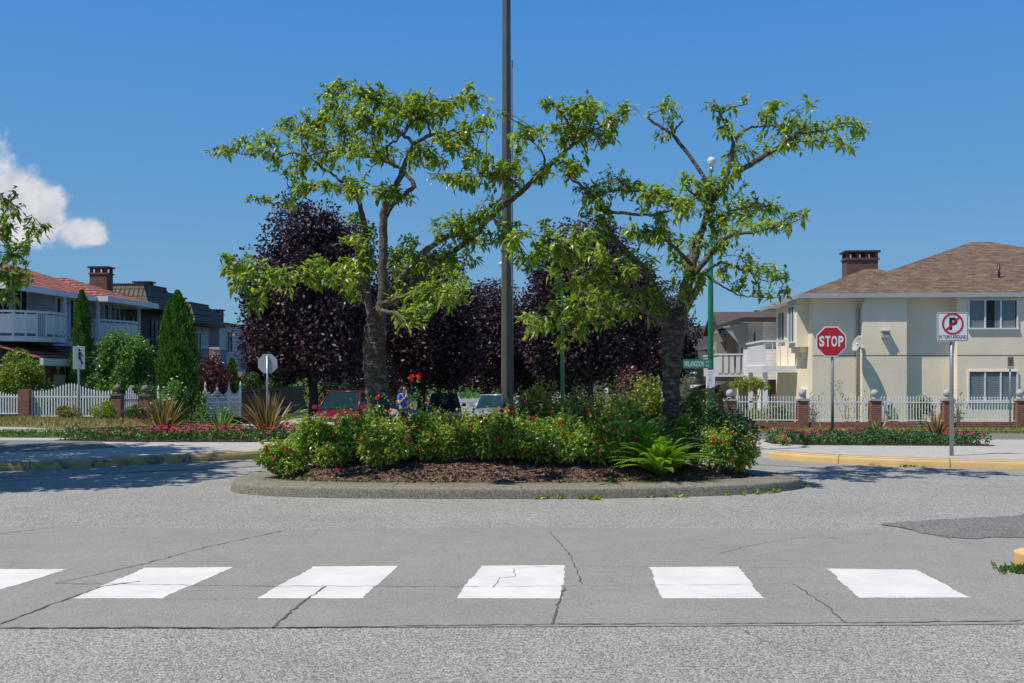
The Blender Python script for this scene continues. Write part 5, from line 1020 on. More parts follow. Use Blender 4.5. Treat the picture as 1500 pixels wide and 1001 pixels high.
# west side: bay, balcony, windows
m = MB(); m.box2(np.array((-.45, 1.1, wz(508, 40))), np.array((0, 3.1, ez))); m.box2(np.array((-.32, 1.25, wz(516, 40))), np.array((0, 2.95, wz(508, 40)))); m.box2(np.array((-.18, 1.4, wz(525, 40))), np.array((0, 2.8, wz(516, 40)))); m.build('oriel', M_stucco, H)
window(H, (-.45, 2.1, wz(475, 41)), 1.15, 1.45, 'x-', 2); window(H, (0, 6.6, wz(478, 45)), 1.5, 1.3, 'x-', 2); window(H, (0, 1.9, wz(600, 41)), 1.2, 1.6, 'x-', 2, curtain=False)
bzf = wz(536, 42)
m = MB(); m.box2(np.array((-1.5, 3.2, bzf - .28)), np.array((0, 7.6, bzf))); m.box2(np.array((-1.42, 3.3, bzf)), np.array((-1.36, 7.5, bzf + 1.02))); m.box2(np.array((-1.48, 3.2, bzf + 1.02)), np.array((-1.3, 7.6, bzf + 1.10)))
m.box2(np.array((-1.3, 3.2, bzf + 1.02)), np.array((0, 3.28, bzf + 1.10)))
for i in range(5): m.box((-1.36 + i * .32, 3.24, bzf + .51), (.035, .035, 1.0))
for y in (3.5, 7.3): m.box((-1.3, y, (bzf + gz) / 2), (.18, .18, bzf - gz - .2))
m.build('balcony', M_white, H)
# --- white house with balconies ----------------------------------------------------------------------
def W2(px, D): return wx(px, D)
D_ = 49.0; H = house('white_house', (12.35, D_, 0), 'white sided house with white balcony just left of the cream house'); g0 = G(12, 50) - .3
zf = 1.5 + (546 - 547) / F * 48; e2 = wz(480, 49)
part('wall', H, M_sid_white, lambda m: m.box2(np.array((0, 0, g0)), np.array((9, 8.5, e2))))
part('porch_wall', H, M_stucco, lambda m: m.box2(np.array((-.3, 1.5, g0)), np.array((-.005, 6, zf - .3))))
m = MB(); hip(m, -1.1, 10, -.6, 9.2, e2 + .45, .4); m.build('roof', M_shingle_t, H)
part('fascia', H, M_dk, lambda m: (gutter(m, -1.1, 10, -.6, 9.2, e2 + .45, .06, .2), m.box2(np.array((-1.1, -.6, e2 + .44)), np.array((10, 9.2, e2 + .448)))))
part('soffit', H, M_white, lambda m: (m.box2(np.array((-1.1, -.6, e2 + .40)), np.array((10, 9.2, e2 + .438))), m.box2(np.array((.01, .01, e2)), np.array((8.9, 8.4, e2 + .40)))))
m = MB(); m.add([(-1.5, 3.2, e2 + .2), (-1.5, 7.8, e2 + .2), (1.5, 7.8, e2 + .75), (1.5, 3.2, e2 + .75)], [(0, 1, 2, 3)]); m.add([(-1.5, 3.2, e2 + .1), (1.5, 3.2, e2 + .65), (1.5, 3.2, e2 + .75), (-1.5, 3.2, e2 + .2)], [(0, 1, 2, 3)]); m.prism([(-1.4, e2 + .1), (-.2, e2 + .35), (-.2, e2 - .85), (-.5, e2 - .9)], 3.25, 3.4, 0, 1); m.build('awning', M_gutter, H)
part('balcony', H, M_white, lambda m: (m.box2(np.array((-2.0, 1.4, zf - .18)), np.array((0, 7.6, zf))), m.box2(np.array((-2.05, 1.4, zf + .92)), np.array((-1.93, 7.6, zf + 1.0))), m.box2(np.array((-2.05, 1.35, zf + .92)), np.array((0, 1.43, zf + 1.0))), *[m.box((-1.99, 1.5 + i * .3, zf + .46), (.03, .2, .9)) for i in range(21)], *[m.box((-1.9 + i * .3, 1.39, zf + .46), (.2, .03, .9)) for i in range(7)]))
part('deck_edge', H, M_dk, lambda m: m.box2(np.array((-2.02, 1.38, zf - .42)), np.array((0, 7.6, zf - .185))))
for y in (2.2, 4.4, 6.4): window(H, (0, y, zf + 1.15), .85, 1.9, 'x-', 1, curtain=False)
window(H, (1.4, 0, e2 - .9), 1.0, 1.5, 'y', 1, curtain=False); [part('brick_pillar', H, M_brick, lambda m: m.box2(np.array((a, -1.2, g0)), np.array((a + .45, -.8, zf - .3)))) for a in (-.9, .2)]
part('porch_slab', H, M_sid_white, lambda m: m.box2(np.array((-.95, -1.4, zf - .3)), np.array((.8, 0, zf + 1.15)))); part('door', H, M_white, lambda m: m.box2(np.array((-.36, 4.2, g0 + .2)), np.array((-.3, 5.2, g0 + 2.3))))
# --- taupe house ------------------------------------------------------------------------------------------
H = house('taupe_house', (wx(1064, 58), 58, 0), 'taupe stucco house with brown gable roof and blue gutter on the right side street'); g0 = G(13, 58) - .4; e3 = wz(485, 58)
part('wall', H, M_taupe, lambda m: m.box2(np.array((0, 0, g0)), np.array((9, 8.5, e3)))); part('corner_wall', H, M_taupel, lambda m: (m.box2(np.array((0, -.06, g0)), np.array((.95, -.0, e3))), m.box2(np.array((-.5, .4, g0)), np.array((-.005, 3.2, e3 - .6)))))
m = MB(); m.prism([(-.25, e3 + .02), (9.3, e3 + .02), (4.5, e3 + 0.02 + .001)], 0, .01, 0, 1) if 0 else None
y0, y1, zr = -.35, 8.8, wz(457, 62)
m.add([(-.35, y0, e3), (9.3, y0, e3), (9.3, 4.2, zr), (-.35, 4.2, zr), (-.35, y1, e3), (9.3, y1, e3)], [(0, 1, 2, 3), (3, 2, 5, 4)]); rf = m.build('roof', M_shingle_t, H)
part('gable', H, M_taupel, lambda m: m.prism([(y0 + .35, e3), (y1 - .3, e3), (4.2, zr - .05)], -.02, .1, 0, 0)); part('roof_vent', rf, M_black, lambda m: m.box((2.4, 3.2, zr - .1), (.5, .4, .25)))
part('gutter', H, M_bluetrim, lambda m: m.box2(np.array((-.3, y0 - .1, e3 - .18)), np.array((9.3, y0, e3 + .02)))); part('bargeboard', H, M_dk, lambda m: (m.prism([(y0, e3 - .2), (y0, e3), (4.2, zr), (4.2, zr - .2)], -.42, -.36, 0, 0), m.prism([(y1, e3 - .2), (y1, e3), (4.2, zr), (4.2, zr - .2)], -.42, -.36, 0, 0)))
part('downpipe', H, M_gutter, lambda m: m.tube([(1.05, -.1, e3), (1.05, -.1, g0)], .05, 6)); part('balcony', H, M_taupel, lambda m: (m.box2(np.array((-1.3, 1, e3 - 3.1)), np.array((-.51, 5, e3 - 2.9))), m.box2(np.array((-1.3, 1, e3 - 2.2)), np.array((-1.22, 5, e3 - 2.1))), *[m.box((-1.26, 1 + i * .9, e3 - 2.6), (.05, .05, .9)) for i in range(5)]))
part('porch_roof', H, M_shingle_t, lambda m: m.add([(-1.9, -1, e3 - 3.6), (-1.9, 6, e3 - 3.6), (0, 6, e3 - 2.95), (0, -1, e3 - 2.95), (-1.9, -1, e3 - 3.75), (0, -1, e3 - 3.75)], [(0, 1, 2, 3), (4, 0, 3, 5)]))
window(H, (-.5, 1.8, e3 - 1.5), .8, 1.2, 'x-', 1, curtain=False)
# --- slate roof house ----------------------------------------------------------------------------------------
H = house('slate_roof_house', (wx(1020, 72), 72, 0), 'house with tall dark slate coloured roof at the end of the right row'); g0 = G(14, 72) - .4; e4 = wz(533, 72)
part('wall', H, M_beige, lambda m: m.box2(np.array((.0, .1, g0)), np.array((9, 8, e4)))); m = MB(); m.add([(-.5, -.4, e4), (9, -.4, e4), (9, 4.6, wz(477, 76)), (-.5, 4.6, wz(477, 76)), (-.5, 9, e4), (9, 9, e4)], [(0, 1, 2, 3), (3, 2, 5, 4), (0, 3, 4)]); m.build('roof', M_shingle_d, H)
part('lower_roof', H, M_shingle_t, lambda m: hip(m, -2.6, 0.6, -1.5, 5, wz(560, 72), .35)); part('porch_wall', H, M_sid_white, lambda m: m.box2(np.array((-2.2, -1.1, g0)), np.array((.2, 4.6, wz(560, 72)))))
H = house('beige_house', (wx(1045, 66), 65.5, 0), 'beige house with small hip roof between the taupe and the slate roofed houses'); e5 = wz(512, 66); g0 = G(13, 66) - .4
part('wall', H, M_beige, lambda m: m.box2(np.array((0, 0, g0)), np.array((7, 5, e5)))); part('roof', H, M_shingle_t, lambda m: hip(m, -.7, 7.5, -.6, 5.6, e5, .45)); part('balcony', H, M_white, lambda m: (m.box2(np.array((-1.2, .5, e5 - 2.6)), np.array((0, 4, e5 - 2.4))), m.box2(np.array((-1.2, .5, e5 - 1.6)), np.array((-1.1, 4, e5 - 1.5))))); window(H, (-0, 2, e5 - 1), .9, 1.1, 'x-', 1, curtain=False)

# --- left: blue grey house with clay tile roof ------------------------------------------------------------------
XL = -20.9
H = house('tiled_roof_house', (XL - .2, 41, 0), 'blue grey house with red clay tile roof and curved white balconies at the left edge'); g0 = -.9; el = 5.0; fl = wz(498, 45.3)
part('wall', H, M_sid_blue, lambda m: m.box2(np.array((-8, -1, g0)), np.array((0, 14.2, el))))
part('bay_wall', H, M_sid_blue, lambda m: (m.prism([(0, 3.7), (.55, 4.2), (.55, 6.9), (0, 7.4)], fl - .3, el - .02), m.prism([(0, 9.3), (.6, 10), (.6, 12.6), (0, 13.3)], fl - .3, el - .02)))
m = MB(); hip(m, -9.2, 1.2, -2.2, 15.2, el + .06, .33); hip(m, -5.2, 1.75, 7.6, 14.9, el + .075, .33); rf = m.build('roof', M_redtile, H)
part('gutter', H, M_white, lambda m: (gutter(m, -9.2, 1.2, -2.2, 15.2, el + .04, .1, .22), m.box2(np.array((1.75, 7.6, el - .18)), np.array((1.86, 14.9, el + .075))), m.box2(np.array((1.32, 7.5, el - .18)), np.array((1.86, 7.6, el + .075))), m.box2(np.array((1.32, 14.9, el - .18)), np.array((1.86, 15.0, el + .075))), m.box2(np.array((-9, -2, el - .02)), np.array((1.2, 15, el + .02)))))
chimney(rf, -.55, 13.1, el + .4, wz(391, 50.8), .9, .9)
H.scale = (1, .74, 1); part('roof_vent', rf, M_galv, lambda m: m.tube([(-4.5, 8, el + 1.2), (-4.5, 8, wz(401, 48.5))], .16, 10))
def curved_balcony(y0, y1, dep, n=10):
    def f(m):
        th = np.linspace(0, 1, n + 1); pts = [(dep * math.sin(math.pi * (.18 + .64 * t)) , y0 + (y1 - y0) * t) for t in th]
        pts = [(0, y0)] + pts + [(0, y1)]; m.prism(pts, fl - .22, fl)
        for a, b in zip(pts, pts[1:]):
            a = np.array(a); b = np.array(b); d = b - a; L = np.linalg.norm(d); rz = math.atan2(d[1], d[0]); c = (a + b) / 2
            m.box((c[0], c[1], fl + 1.0), (L + .05, .12, .09), rz=rz)
            if L > .3 and int(a[1] * 7) % 4: m.box((c[0], c[1], fl + .5), (L * .9, .03, .78), rz=rz)
            else:
                for k in range(5): q = a + d * (k + .5) / 5; m.box((q[0], q[1], fl + .5), (.03, .03, .92), rz=rz)
            m.box((a[0], a[1], fl + .5), (.07, .07, .98), rz=rz)
    return f
part('balcony', H, M_white, curved_balcony(-1, 4.2, 1.9)); part('balcony', H, M_white, curved_balcony(8.4, 14.0, 1.7))
for y in (.2, 2.0): window(H, (0, y, fl + 1.35), 1.25, 1.9, 'x+', 2, curtain=False)
for y in (4.75, 6.3): window(H, (.55, y, fl + .95), .42, 1.75, 'x+', 1, curtain=False)
window(H, (.6, 10.6, fl + .95), .55, 1.75, 'x+', 1, curtain=False); window(H, (.6, 11.8, fl + .95), 1.2, 1.6, 'x+', 2, curtain=False); window(H, (0, 8.6, fl + 1.2), .9, 1.9, 'x+', 1, curtain=False)
for y in (4.05, 8.1, 13.9): part('post', H, M_white, lambda m: m.box((1.15, y, (el + fl) / 2 + .0), (.12, .12, el - fl)))
part('porch_roof', H, M_redtile, lambda m: (m.add([(2.6, -2, fl - .95), (2.6, 6.6, fl - .95), (0, 8.2, fl - .22), (0, -2, fl - .22), (0, 8.4, fl - .95)], [(0, 1, 2, 3)]), m.F.append((np.array([(1, 4, 2)]) + m.n - 5, 0, False, None))))
part('porch_fascia', H, M_white, lambda m: (m.box2(np.array((2.55, -2, fl - 1.2)), np.array((2.7, 6.6, fl - .93))), m.add([(2.6, 6.6, fl - 1.2), (0, 8.4, fl - 1.2), (0, 8.4, fl - .93), (2.6, 6.6, fl - .93)], [(0, 1, 2, 3)]), m.box2(np.array((0, -2, fl - 1.22)), np.array((2.6, 6.5, fl - 1.18)))))
dr = part('door', H, M_white, lambda m: (m.box2(np.array((.02, 5.0, g0 + .5)), np.array((.1, 5.85, g0 + 2.9))), m.box2(np.array((.02, 5.9, g0 + .5)), np.array((.1, 6.75, g0 + 2.9)))))
part('fanlight', dr, M_flax, lambda m: [m.prism([(y + .36 * math.cos(a), g0 + 2.3 + .4 * math.sin(a)) for a in np.linspace(0, math.pi, 9)], .1, .115, 0, 0) for y in (5.42, 6.32)])
part('porch_wall', H, M_sid_white, lambda m: (m.box2(np.array((.5, 1.5, g0)), np.array((.85, 1.7, fl - 1.2))), m.box2(np.array((1.0, 1.5, g0)), np.array((1.3, 1.7, fl - 1.2))))); part('brick_pillar', H, M_brick, lambda m: m.box2(np.array((1.32, 1.5, g0)), np.array((1.55, 1.8, fl - 1.2)))); part('brick_pillar', H, M_brick, lambda m: m.box2(np.array((0, 7.0, g0)), np.array((.3, 8, fl - 1.2))))
# --- left: two mansard houses
def mansard(origin, L, zb, label, seedy, y_ch, white=False):
    H = house('mansard_house', origin, label, 'house'); g0 = G(origin[0], origin[1]) - .6; zt = zb + 1.15; fl2 = zb - 2.75
    part('wall', H, M_sid_grey if white else M_dk, lambda m: m.box2(np.array((-8, 0, g0)), np.array((0, L, zb))))
    part('side_wall', H, M_sid_grey, lambda m: m.box2(np.array((-8, L, g0)), np.array((.02, L + .1, zb))))
    def seg(m, x, y0, y1):
        i = .55; P = [(-8, y0, zb), (x, y0, zb), (x, y1, zb), (-8, y1, zb), (-8, y0 + i, zt), (x - i, y0 + i, zt), (x - i, y1 - i, zt), (-8, y1 - i, zt)]
        m.add(P, [(0, 1, 5, 4), (1, 2, 6, 5), (2, 3, 7, 6), (4, 5, 6, 7), (3, 2, 1, 0)])
    rf = part('roof', H, M_browntile, lambda m: (seg(m, 1.9, .6, L * .62), seg(m, 1.0, L * .45, L + .6)))
    part('roof_rim', H, M_dk, lambda m: (m.box2(np.array((-8, 1.1, zt - .01)), np.array((1.38, L * .62 - .5, zt + .07))), m.box2(np.array((-8, .55, zb - .14)), np.array((1.93, L * .62 + .03, zb - .005))), m.box2(np.array((-8, L * .62 + .04, zb - .14)), np.array((1.03, L + .63, zb - .005)))))
    chimney(rf, y_ch[0], y_ch[1], zb, zt + y_ch[2], .9, .6)
    part('balcony', H, M_black, lambda m: (m.box2(np.array((0, .6, fl2 - .2)), np.array((1.5, L - .3, fl2))), m.box2(np.array((1.42, .6, fl2 + .95)), np.array((1.5, L - .3, fl2 + 1.02))), m.box2(np.array((0, .6, fl2 + .95)), np.array((1.5, .66, fl2 + 1.02))), *[m.box((1.46, .7 + .14 * i, fl2 + .48), (.02, .02, .95)) for i in range(int((L - 1) / .14))], *[m.box((.1 + .14 * i, .63, fl2 + .48), (.02, .02, .95)) for i in range(10)]))
    for y in (L * .2, L * .42, L * .75): window(H, (0, y, fl2 + 1.25), 1.0, 1.9, 'x+', 2, fmat=M_black if not white else M_white)
    for y in (L * .3, L * .7): window(H, (0, y, fl2 - 1.4), 1.0, 1.2, 'x+', 2, curtain=False)
    for y in (.8, L / 2, L - .5): part('post', H, M_black, lambda m: m.box((1.4, y, (fl2 + g0) / 2), (.12, .12, fl2 - g0)))
    return H
mansard((-21.3, 52.6, 0), 7.4, wz(449, 54), 'dark mansard roofed house with black balcony between the red tiled roof and the broad cedar', 1, (-.2, 4.6, .5))
mansard((-21.9, 62.3, 0), 7.6, wz(470, 63), 'second mansard roofed house with pale side wall right of the broad cedar', 2, (.1, 2.0, .42), True)
H = house('grey_house', (-22.2, 71.5, 0), 'pale grey sided house mostly behind the big plum tree', 'house'); g0 = G(-20, 75) - .6; e6 = wz(476, 74)
part('wall', H, M_sid_grey, lambda m: m.box2(np.array((-8, 0, g0)), np.array((1.2, 9, e6)))); part('roof', H, M_shingle_t, lambda m: hip(m, -8.5, 1.9, -.5, 9.5, e6, .12)); chimney(H, .5, 1.2, e6, wz(455, 74), .9, .7)
window(H, (1.2, 2, e6 - 1.3), 1.1, 1.5, 'x+', 2, curtain=False); window(H, (1.2, 5, e6 - 1.3), 1.1, 1.5, 'x+', 2, curtain=False)
part('porch_roof', H, M_taupel, lambda m: (m.box2(np.array((1.2, .5, e6 - 3.9)), np.array((4.2, 6, e6 - 3.4))))); part('porch', H, M_dk, lambda m: m.box2(np.array((1.2, .8, g0)), np.array((3.6, 5.8, e6 - 3.92))))
# far houses glimpsed under the plums
for i, (px, D, w, h, mt, lb) in enumerate(((640, 150, 7, 3.6, M_sid_white, 'white house glimpsed under the plum trees beyond the dark car'), (505, 92, 6, 4.2, M_sid_grey, 'pale house glimpsed behind the minivan under the big plum'), (800, 240, 8, 4.5, M_sid_white, 'white house at the far end of the street right of the lamp post'), (905, 210, 8, 5, M_beige, 'beige house far down the street near the right cherry trunk'))):
    H = house('far_house', (wx(px, D), D, G(wx(px, D), D)), lb, 'house', 'far houses at the end of the street')
    part('wall', H, mt, lambda m: m.box2(np.array((-w/2, 0, -.5)), np.array((w/2, 8, h)))); part('roof', H, M_shingle_t, lambda m: hip(m, -w/2 - .5, w/2 + .5, -.5, 8.5, h, .4)); window(H, (-w*.2, 0, h * .6), 1.2, 1.2, 'y', 2, curtain=False); window(H, (w*.22, 0, h * .6), 1.2, 1.2, 'y', 2, curtain=False)

# ------------------------------------------------------------------ fences
def picket(m, x, y, z0, z1, r=.012, tip=True, ax=None):
    m.box((x, y, (z0 + z1) / 2), (2 * r, 2 * r, z1 - z0))
    if tip: m.add([(x - 2.2*r, y, z1 + .02), (x, y - r, z1 + .02), (x + 2.2*r, y, z1 + .02), (x, y + r, z1 + .02), (x, y, z1 + .10), (x, y, z1 - .03)], [(0, 1, 4), (1, 2, 4), (2, 3, 4), (3, 0, 4), (1, 0, 5), (2, 1, 5), (3, 2, 5), (0, 3, 5)])
# right: brick wall with pillars and white pickets
def fl_r(px): return 36.2 - (wx(px, 36) - 12) * .075
def pillar(px, D, label, w=.36, top=584.5, ballm=None, ztop=None, group='brick fence pillars with stone balls'):
    x = wx(px, D); g0 = G(x, D) - .05; zt = wz(top, D) if ztop is None else ztop
    t = wthing('fence_pillar', (x, D, g0), label, 'pillar', group); bm_ = ballm or M_ball
    m = MB(); m.box((x, D, (g0 + zt - .07) / 2), (w, w, zt - .07 - g0)); m.build('brick_shaft', M_brick, t)
    m = MB(); m.box((x, D, zt - .035), (w + .07, w + .07, .07)); m.lathe([(.12, 0), (.09, .05), (.06, .08)], (x, D, zt), 12); m.build('cap', bm_, t)
    m = MB(); m.ball((x, D, zt + .08 + .125), .14, 18); m.build('ball', bm_, t)
rp = [(1069, 'leftmost, half hidden by the dark shrub'), (1175, 'second, in front of the white house door'), (1281, 'third, below the wall vent'), (1387, 'fourth, behind the no parking sign post'), (1494, 'at the right edge of the picture')]
for i, (px, s) in enumerate(rp): pillar(px, fl_r(px), 'red brick fence pillar with white ball, ' + s)
def base_wall():
    t = wthing('fence_wall', (wx(1069, 36.5), 36.5, -.7), 'low brick and concrete wall carrying the white fence on the right', 'wall'); a = MB(); b = MB()
    ang = math.atan(-.075)
    for k in range(12):
        px0 = 1069 + k * 53; px1 = px0 + 53; D0, D1_ = fl_r(px0), fl_r(px1); p0 = np.array((wx(px0, D0), D0)); p1 = np.array((wx(px1, D1_), D1_)); c = (p0 + p1) / 2; L = np.linalg.norm(p1 - p0) + .0; rz = math.atan2(*(p1 - p0)[::-1])
        zb, zc, zt = wz(637, c[1]), wz(625.5, c[1]), wz(618.5, c[1]); a.box((c[0], c[1], (zb + zc) / 2), (L, .26, zc - zb), rz=rz); b.box((c[0], c[1], (zc + zt) / 2), (L, .22, zt - zc), rz=rz)
    a.build('concrete_footing', M_plinth, t); b.build('brick_course', M_brick, t)
base_wall()
for i in range(5):
    pa, pb = (1016 if i == 0 else rp[i - 1][0]), (rp[i][0]); 
    if i == 0: continue
    t = wthing('picket_fence', (wx((pa + pb) / 2, 36), fl_r((pa + pb) / 2), -.3), 'white metal picket fence panel on the brick wall, ' + ['', 'before the white house', 'behind the stop sign post', 'below the wall vent and mauve flowers', 'below the three pane window'][i], 'fence', 'white picket panels on the right')
    m = MB(); D0, D1_ = fl_r(pa), fl_r(pb); x0, x1 = wx(pa, D0) + .2, wx(pb, D1_) - .2; n = 21
    zt, zl, zb = wz(584, 36), wz(589.5, 36), wz(617, 36)
    for k in range(n): f = (k + .5) / n; x = x0 + (x1 - x0) * f; y = D0 + (D1_ - D0) * f; picket(m, x, y, zb, zt)
    m.build('pickets', M_fence, t); m = MB(); c = ((x0 + x1) / 2, (D0 + D1_) / 2); rz = math.atan2(D1_ - D0, x1 - x0)
    for z in (zl, zb + .02): m.box((c[0], c[1], z), (x1 - x0 + .1, .035, .035), rz=rz)
    m.build('rails', M_fence, t)
# left: white pickets with arched tops
def left_panel(pa, pb, D, label, arch, zt, zb, n):
    x0, x1 = wx(pa, D), wx(pb, D); t = wthing('picket_fence', ((x0 + x1) / 2, D, zb), label, 'fence', 'white picket panels on the left'); m = MB()
    for k in range(n):
        f = k / (n - 1); z = zt + arch * math.exp(-((f - .49) / .20) ** 2); picket(m, x0 + (x1 - x0) * f, D, zb, z, .022, tip=False); m.add([(x0 + (x1 - x0) * f + a, D + b, z + c) for a, b, c in ((-.022, -.022, 0), (.022, -.022, 0), (.022, .022, 0), (-.022, .022, 0), (0, 0, .09))], [(0, 1, 4), (1, 2, 4), (2, 3, 4), (3, 0, 4)])
    m.build('pickets', M_fence, t); m = MB()
    for z in (wz(581.5, D), zb + .03): m.box(((x0 + x1) / 2, D, z), (x1 - x0 + .06, .05, .05))
    m.build('rails', M_fence, t)
DL = 37.4
left_panel(47, 163, DL, 'white picket fence panel with arched top behind the crossing sign', .28, wz(575, DL), wz(611, DL), 29); left_panel(-40, 29, DL, 'white picket fence panel at the left edge under the yellow green bush', .1, wz(580, DL), wz(607, DL), 18)
pillar(38, DL, 'red brick pillar without a ball left of the arched white panel', .42, 572, M_balld) if 0 else None
x = wx(38, DL); t = wthing('fence_pillar', (x, DL, G(x, DL) - .1), 'plain red brick pillar left of the arched white fence panel', 'pillar'); part('brick_shaft', t, M_brick, lambda m: m.box2(np.array((x - .2, DL - .2, G(x, DL) - .1)), np.array((x + .2, DL + .2, wz(571, DL)))));
t = wthing('fence_wall', (wx(90, DL), DL, -.6), 'low brick wall under the left white fence', 'wall'); part('brick_course', t, M_brick, lambda m: m.box2(np.array((wx(-60, DL), DL - .12, G(-18, DL) - .1)), np.array((wx(165, DL), DL + .12, wz(612.5, DL)))))
pillar(172, DL - .1, 'red brick pillar with mossy ball right of the arched fence panel', .38, 577, M_balld); pillar(213, 36.6, 'red brick pillar with mossy ball between the gate and the broad cedar', .36, 578, M_balld); pillar(194, 39.3, 'smaller mossy ball pillar seen behind the white gate', .34, 577, M_balld)
t = wthing('garden_gate', (wx(184, 38.2), 38.2, -.4), 'narrow white pointed gate between two brick pillars', 'gate'); m = MB()
for k in range(8): f = k / 7; picket(m, wx(179, 38.2) + f * .36, 38.2 + f * .6, wz(612, 38.2), wz(580 - 12 * math.exp(-((f - .5) / .3) ** 2), 38.2), .02, False)
m.build('pickets', M_fence, t); part('rails', t, M_fence, lambda m: [m.tube([(wx(179, 38.2), 38.2, z), (wx(179, 38.2) + .36, 38.8, z)], .025, 5) for z in (wz(585, 38.2), wz(609, 38.2))])
# scalloped white fence
def scallop(px0, px1, D0, D1_, nb, label, topv=566, lowv=578, bot=613):
    t = wthing('ornamental_fence', (wx((px0 + px1) / 2, (D0 + D1_) / 2), (D0 + D1_) / 2, -.6), label, 'fence', 'white ornamental fence panels'); m = MB(); fr = MB()
    p0 = np.array((wx(px0, D0), D0)); p1 = np.array((wx(px1, D1_), D1_)); L = np.linalg.norm(p1 - p0); per = 9; n = nb * per
    for k in range(n + 1):
        f = k / n; ph = (k % per) / per; s = abs(2 * ph - 1) if True else 0; top = lowv + (topv - lowv) * (1 - abs(math.sin(math.pi * ph)) ** .8); D = D0 + (D1_ - D0) * f; x, y = p0 + (p1 - p0) * f
        zb, zt = wz(bot, D0) + (wz(bot - 2, D1_) - wz(bot, D0)) * f, wz(top, D0) + .0; fr.box((x, y, (zb + zt) / 2), (.03 if k % per else .08, .05, zt - zb + (0 if k % per else .08)))
        if k % per == 0: fr.lathe([(.06, 0), (.03, .06), (.005, .2)], (x, y, zt), 6)
    fr.build('pickets', M_fence, t); c = (p0 + p1) / 2; rz = math.atan2(*(p1 - p0)[::-1])
    for z in (wz(583, D0), wz(607, D0), wz(590, D0)): m.box((c[0], c[1], z), (L, .05, .05), rz=rz)
    m.build('rails', M_fence, t)
scallop(283, 352, 41.3, 42.6, 4, 'white scalloped ornamental fence panel right of the broad cedar'); scallop(232, 282, 38.0, 40.8, 3, 'white scalloped ornamental fence panel half hidden behind the white rose bush', 572, 581, 614)
# black fence going down the street
t = wthing('black_fence', (wx(400, 55), 55, -.8), 'long black metal fence on a low dark wall running down the left side', 'fence'); m = MB(); m2 = MB(); N0 = 220
for k in range(N0 + 1):
    f = k / N0; D = 43 + f * 30; x = -11.95 - f * 2.6; g0 = G(x, D); m.box((x, D, g0 + .95), (.035, .035, 1.25))
    if k % 22 == 0: m2.box((x, D, g0 + .85), (.09, .09, 1.75))
m.build('pickets', M_black, t)
for k in range(9):
    a, b = [np.array((-11.95 - f * 2.6, 43 + f * 30, G(-11.95 - f * 2.6, 43 + f * 30))) for f in (k / 9, (k + 1) / 9)]
    for z in (.4, 1.45): m2.tube([a + (0, 0, z), b + (0, 0, z)], .03, 4)
m2.build('rails', M_black, t); m = MB()
for k in range(9):
    a, b = [np.array((-11.95 - f * 2.6, 43 + f * 30, G(-11.95 - f * 2.6, 43 + f * 30))) for f in (k / 9, (k + 1) / 9)]; c = (a + b) / 2; d = b - a; m.box((c[0], c[1], c[2] + .1), (np.linalg.norm(d[:2]), .2, .6), rz=math.atan2(d[1], d[0]))
m.build('low_wall', M_plinth, t)
# far white fence
t = wthing('far_fence', (wx(675, 75), 75, G(-4, 75)), 'far white picket fence behind the dark blue car', 'fence'); m = MB()
for k in range(44): f = k / 43; px = 640 + 75 * f; D = 74 + 6 * f; x = wx(px, D); m.box((x, D, G(x, D) + .75), (.07, .05, 1.3 + .18 * (k % 6 == 0)))
m.build('pickets', M_fence, t); part('rails', t, M_fence, lambda m: [m.tube([(wx(640, 74), 74, G(-5, 74) + z), (wx(715, 80), 80, G(-2, 80) + z)], .04, 4) for z in (.4, 1.1)])
# ------------------------------------------------------------------ signs and lamps
def lettering(body, c, w, h, mat, parent, name='lettering', bold=.0, ux=(1, 0, 0), depth=.0015):
    cu = bpy.data.curves.new('t', 'FONT'); cu.body = body; cu.size = 1; cu.extrude = .0; cu.offset = bold; cu.fill_mode = 'FRONT'
    o = bpy.data.objects.new('t', cu); C.objects.link(o); dg = bpy.context.evaluated_depsgraph_get(); me = bpy.data.meshes.new_from_object(o.evaluated_get(dg)); bpy.data.objects.remove(o)
    v = np.array([q.co for q in me.vertices]); fs = [tuple(p.vertices) for p in me.polygons]
    lo, hi = v.min(0), v.max(0); v = (v - (lo + hi) / 2) / np.maximum(hi - lo, 1e-6) * np.array((w, h, 0)); ux = np.array(ux, float)
    P = np.array(c) + v[:, :1] * ux + v[:, 1:2] * np.array((0, 0, 1.)); m2 = MB()
    byk = {}
    for f in fs: byk.setdefault(len(f), []).append(f)
    m2.V.append(P); m2.n = len(P)
    for k, ff in byk.items(): m2.F.append((np.array(ff), 0, False, None))
    return m2.build(name, mat, parent)
def oct_(r): return [(r * math.cos(R(22.5 + 45 * i)) / math.cos(R(22.5)), r * math.sin(R(22.5 + 45 * i)) / math.cos(R(22.5))) for i in range(8)]
def post(t, x, D, z0, z1, r=.03, mat=None):
    m = MB(); m.tube([(x, D, z0), (x, D, z1)], r, 10, smooth=True); return m.build('post', mat or M_galv, t)
def bolts(t, pts, y, r=.008):
    m = MB()
    for x, z in pts: m.lathe([(r, 0), (r * .8, .006)], (x, y - .004, z), 8)
    m.build('bolts', M_galv, t)
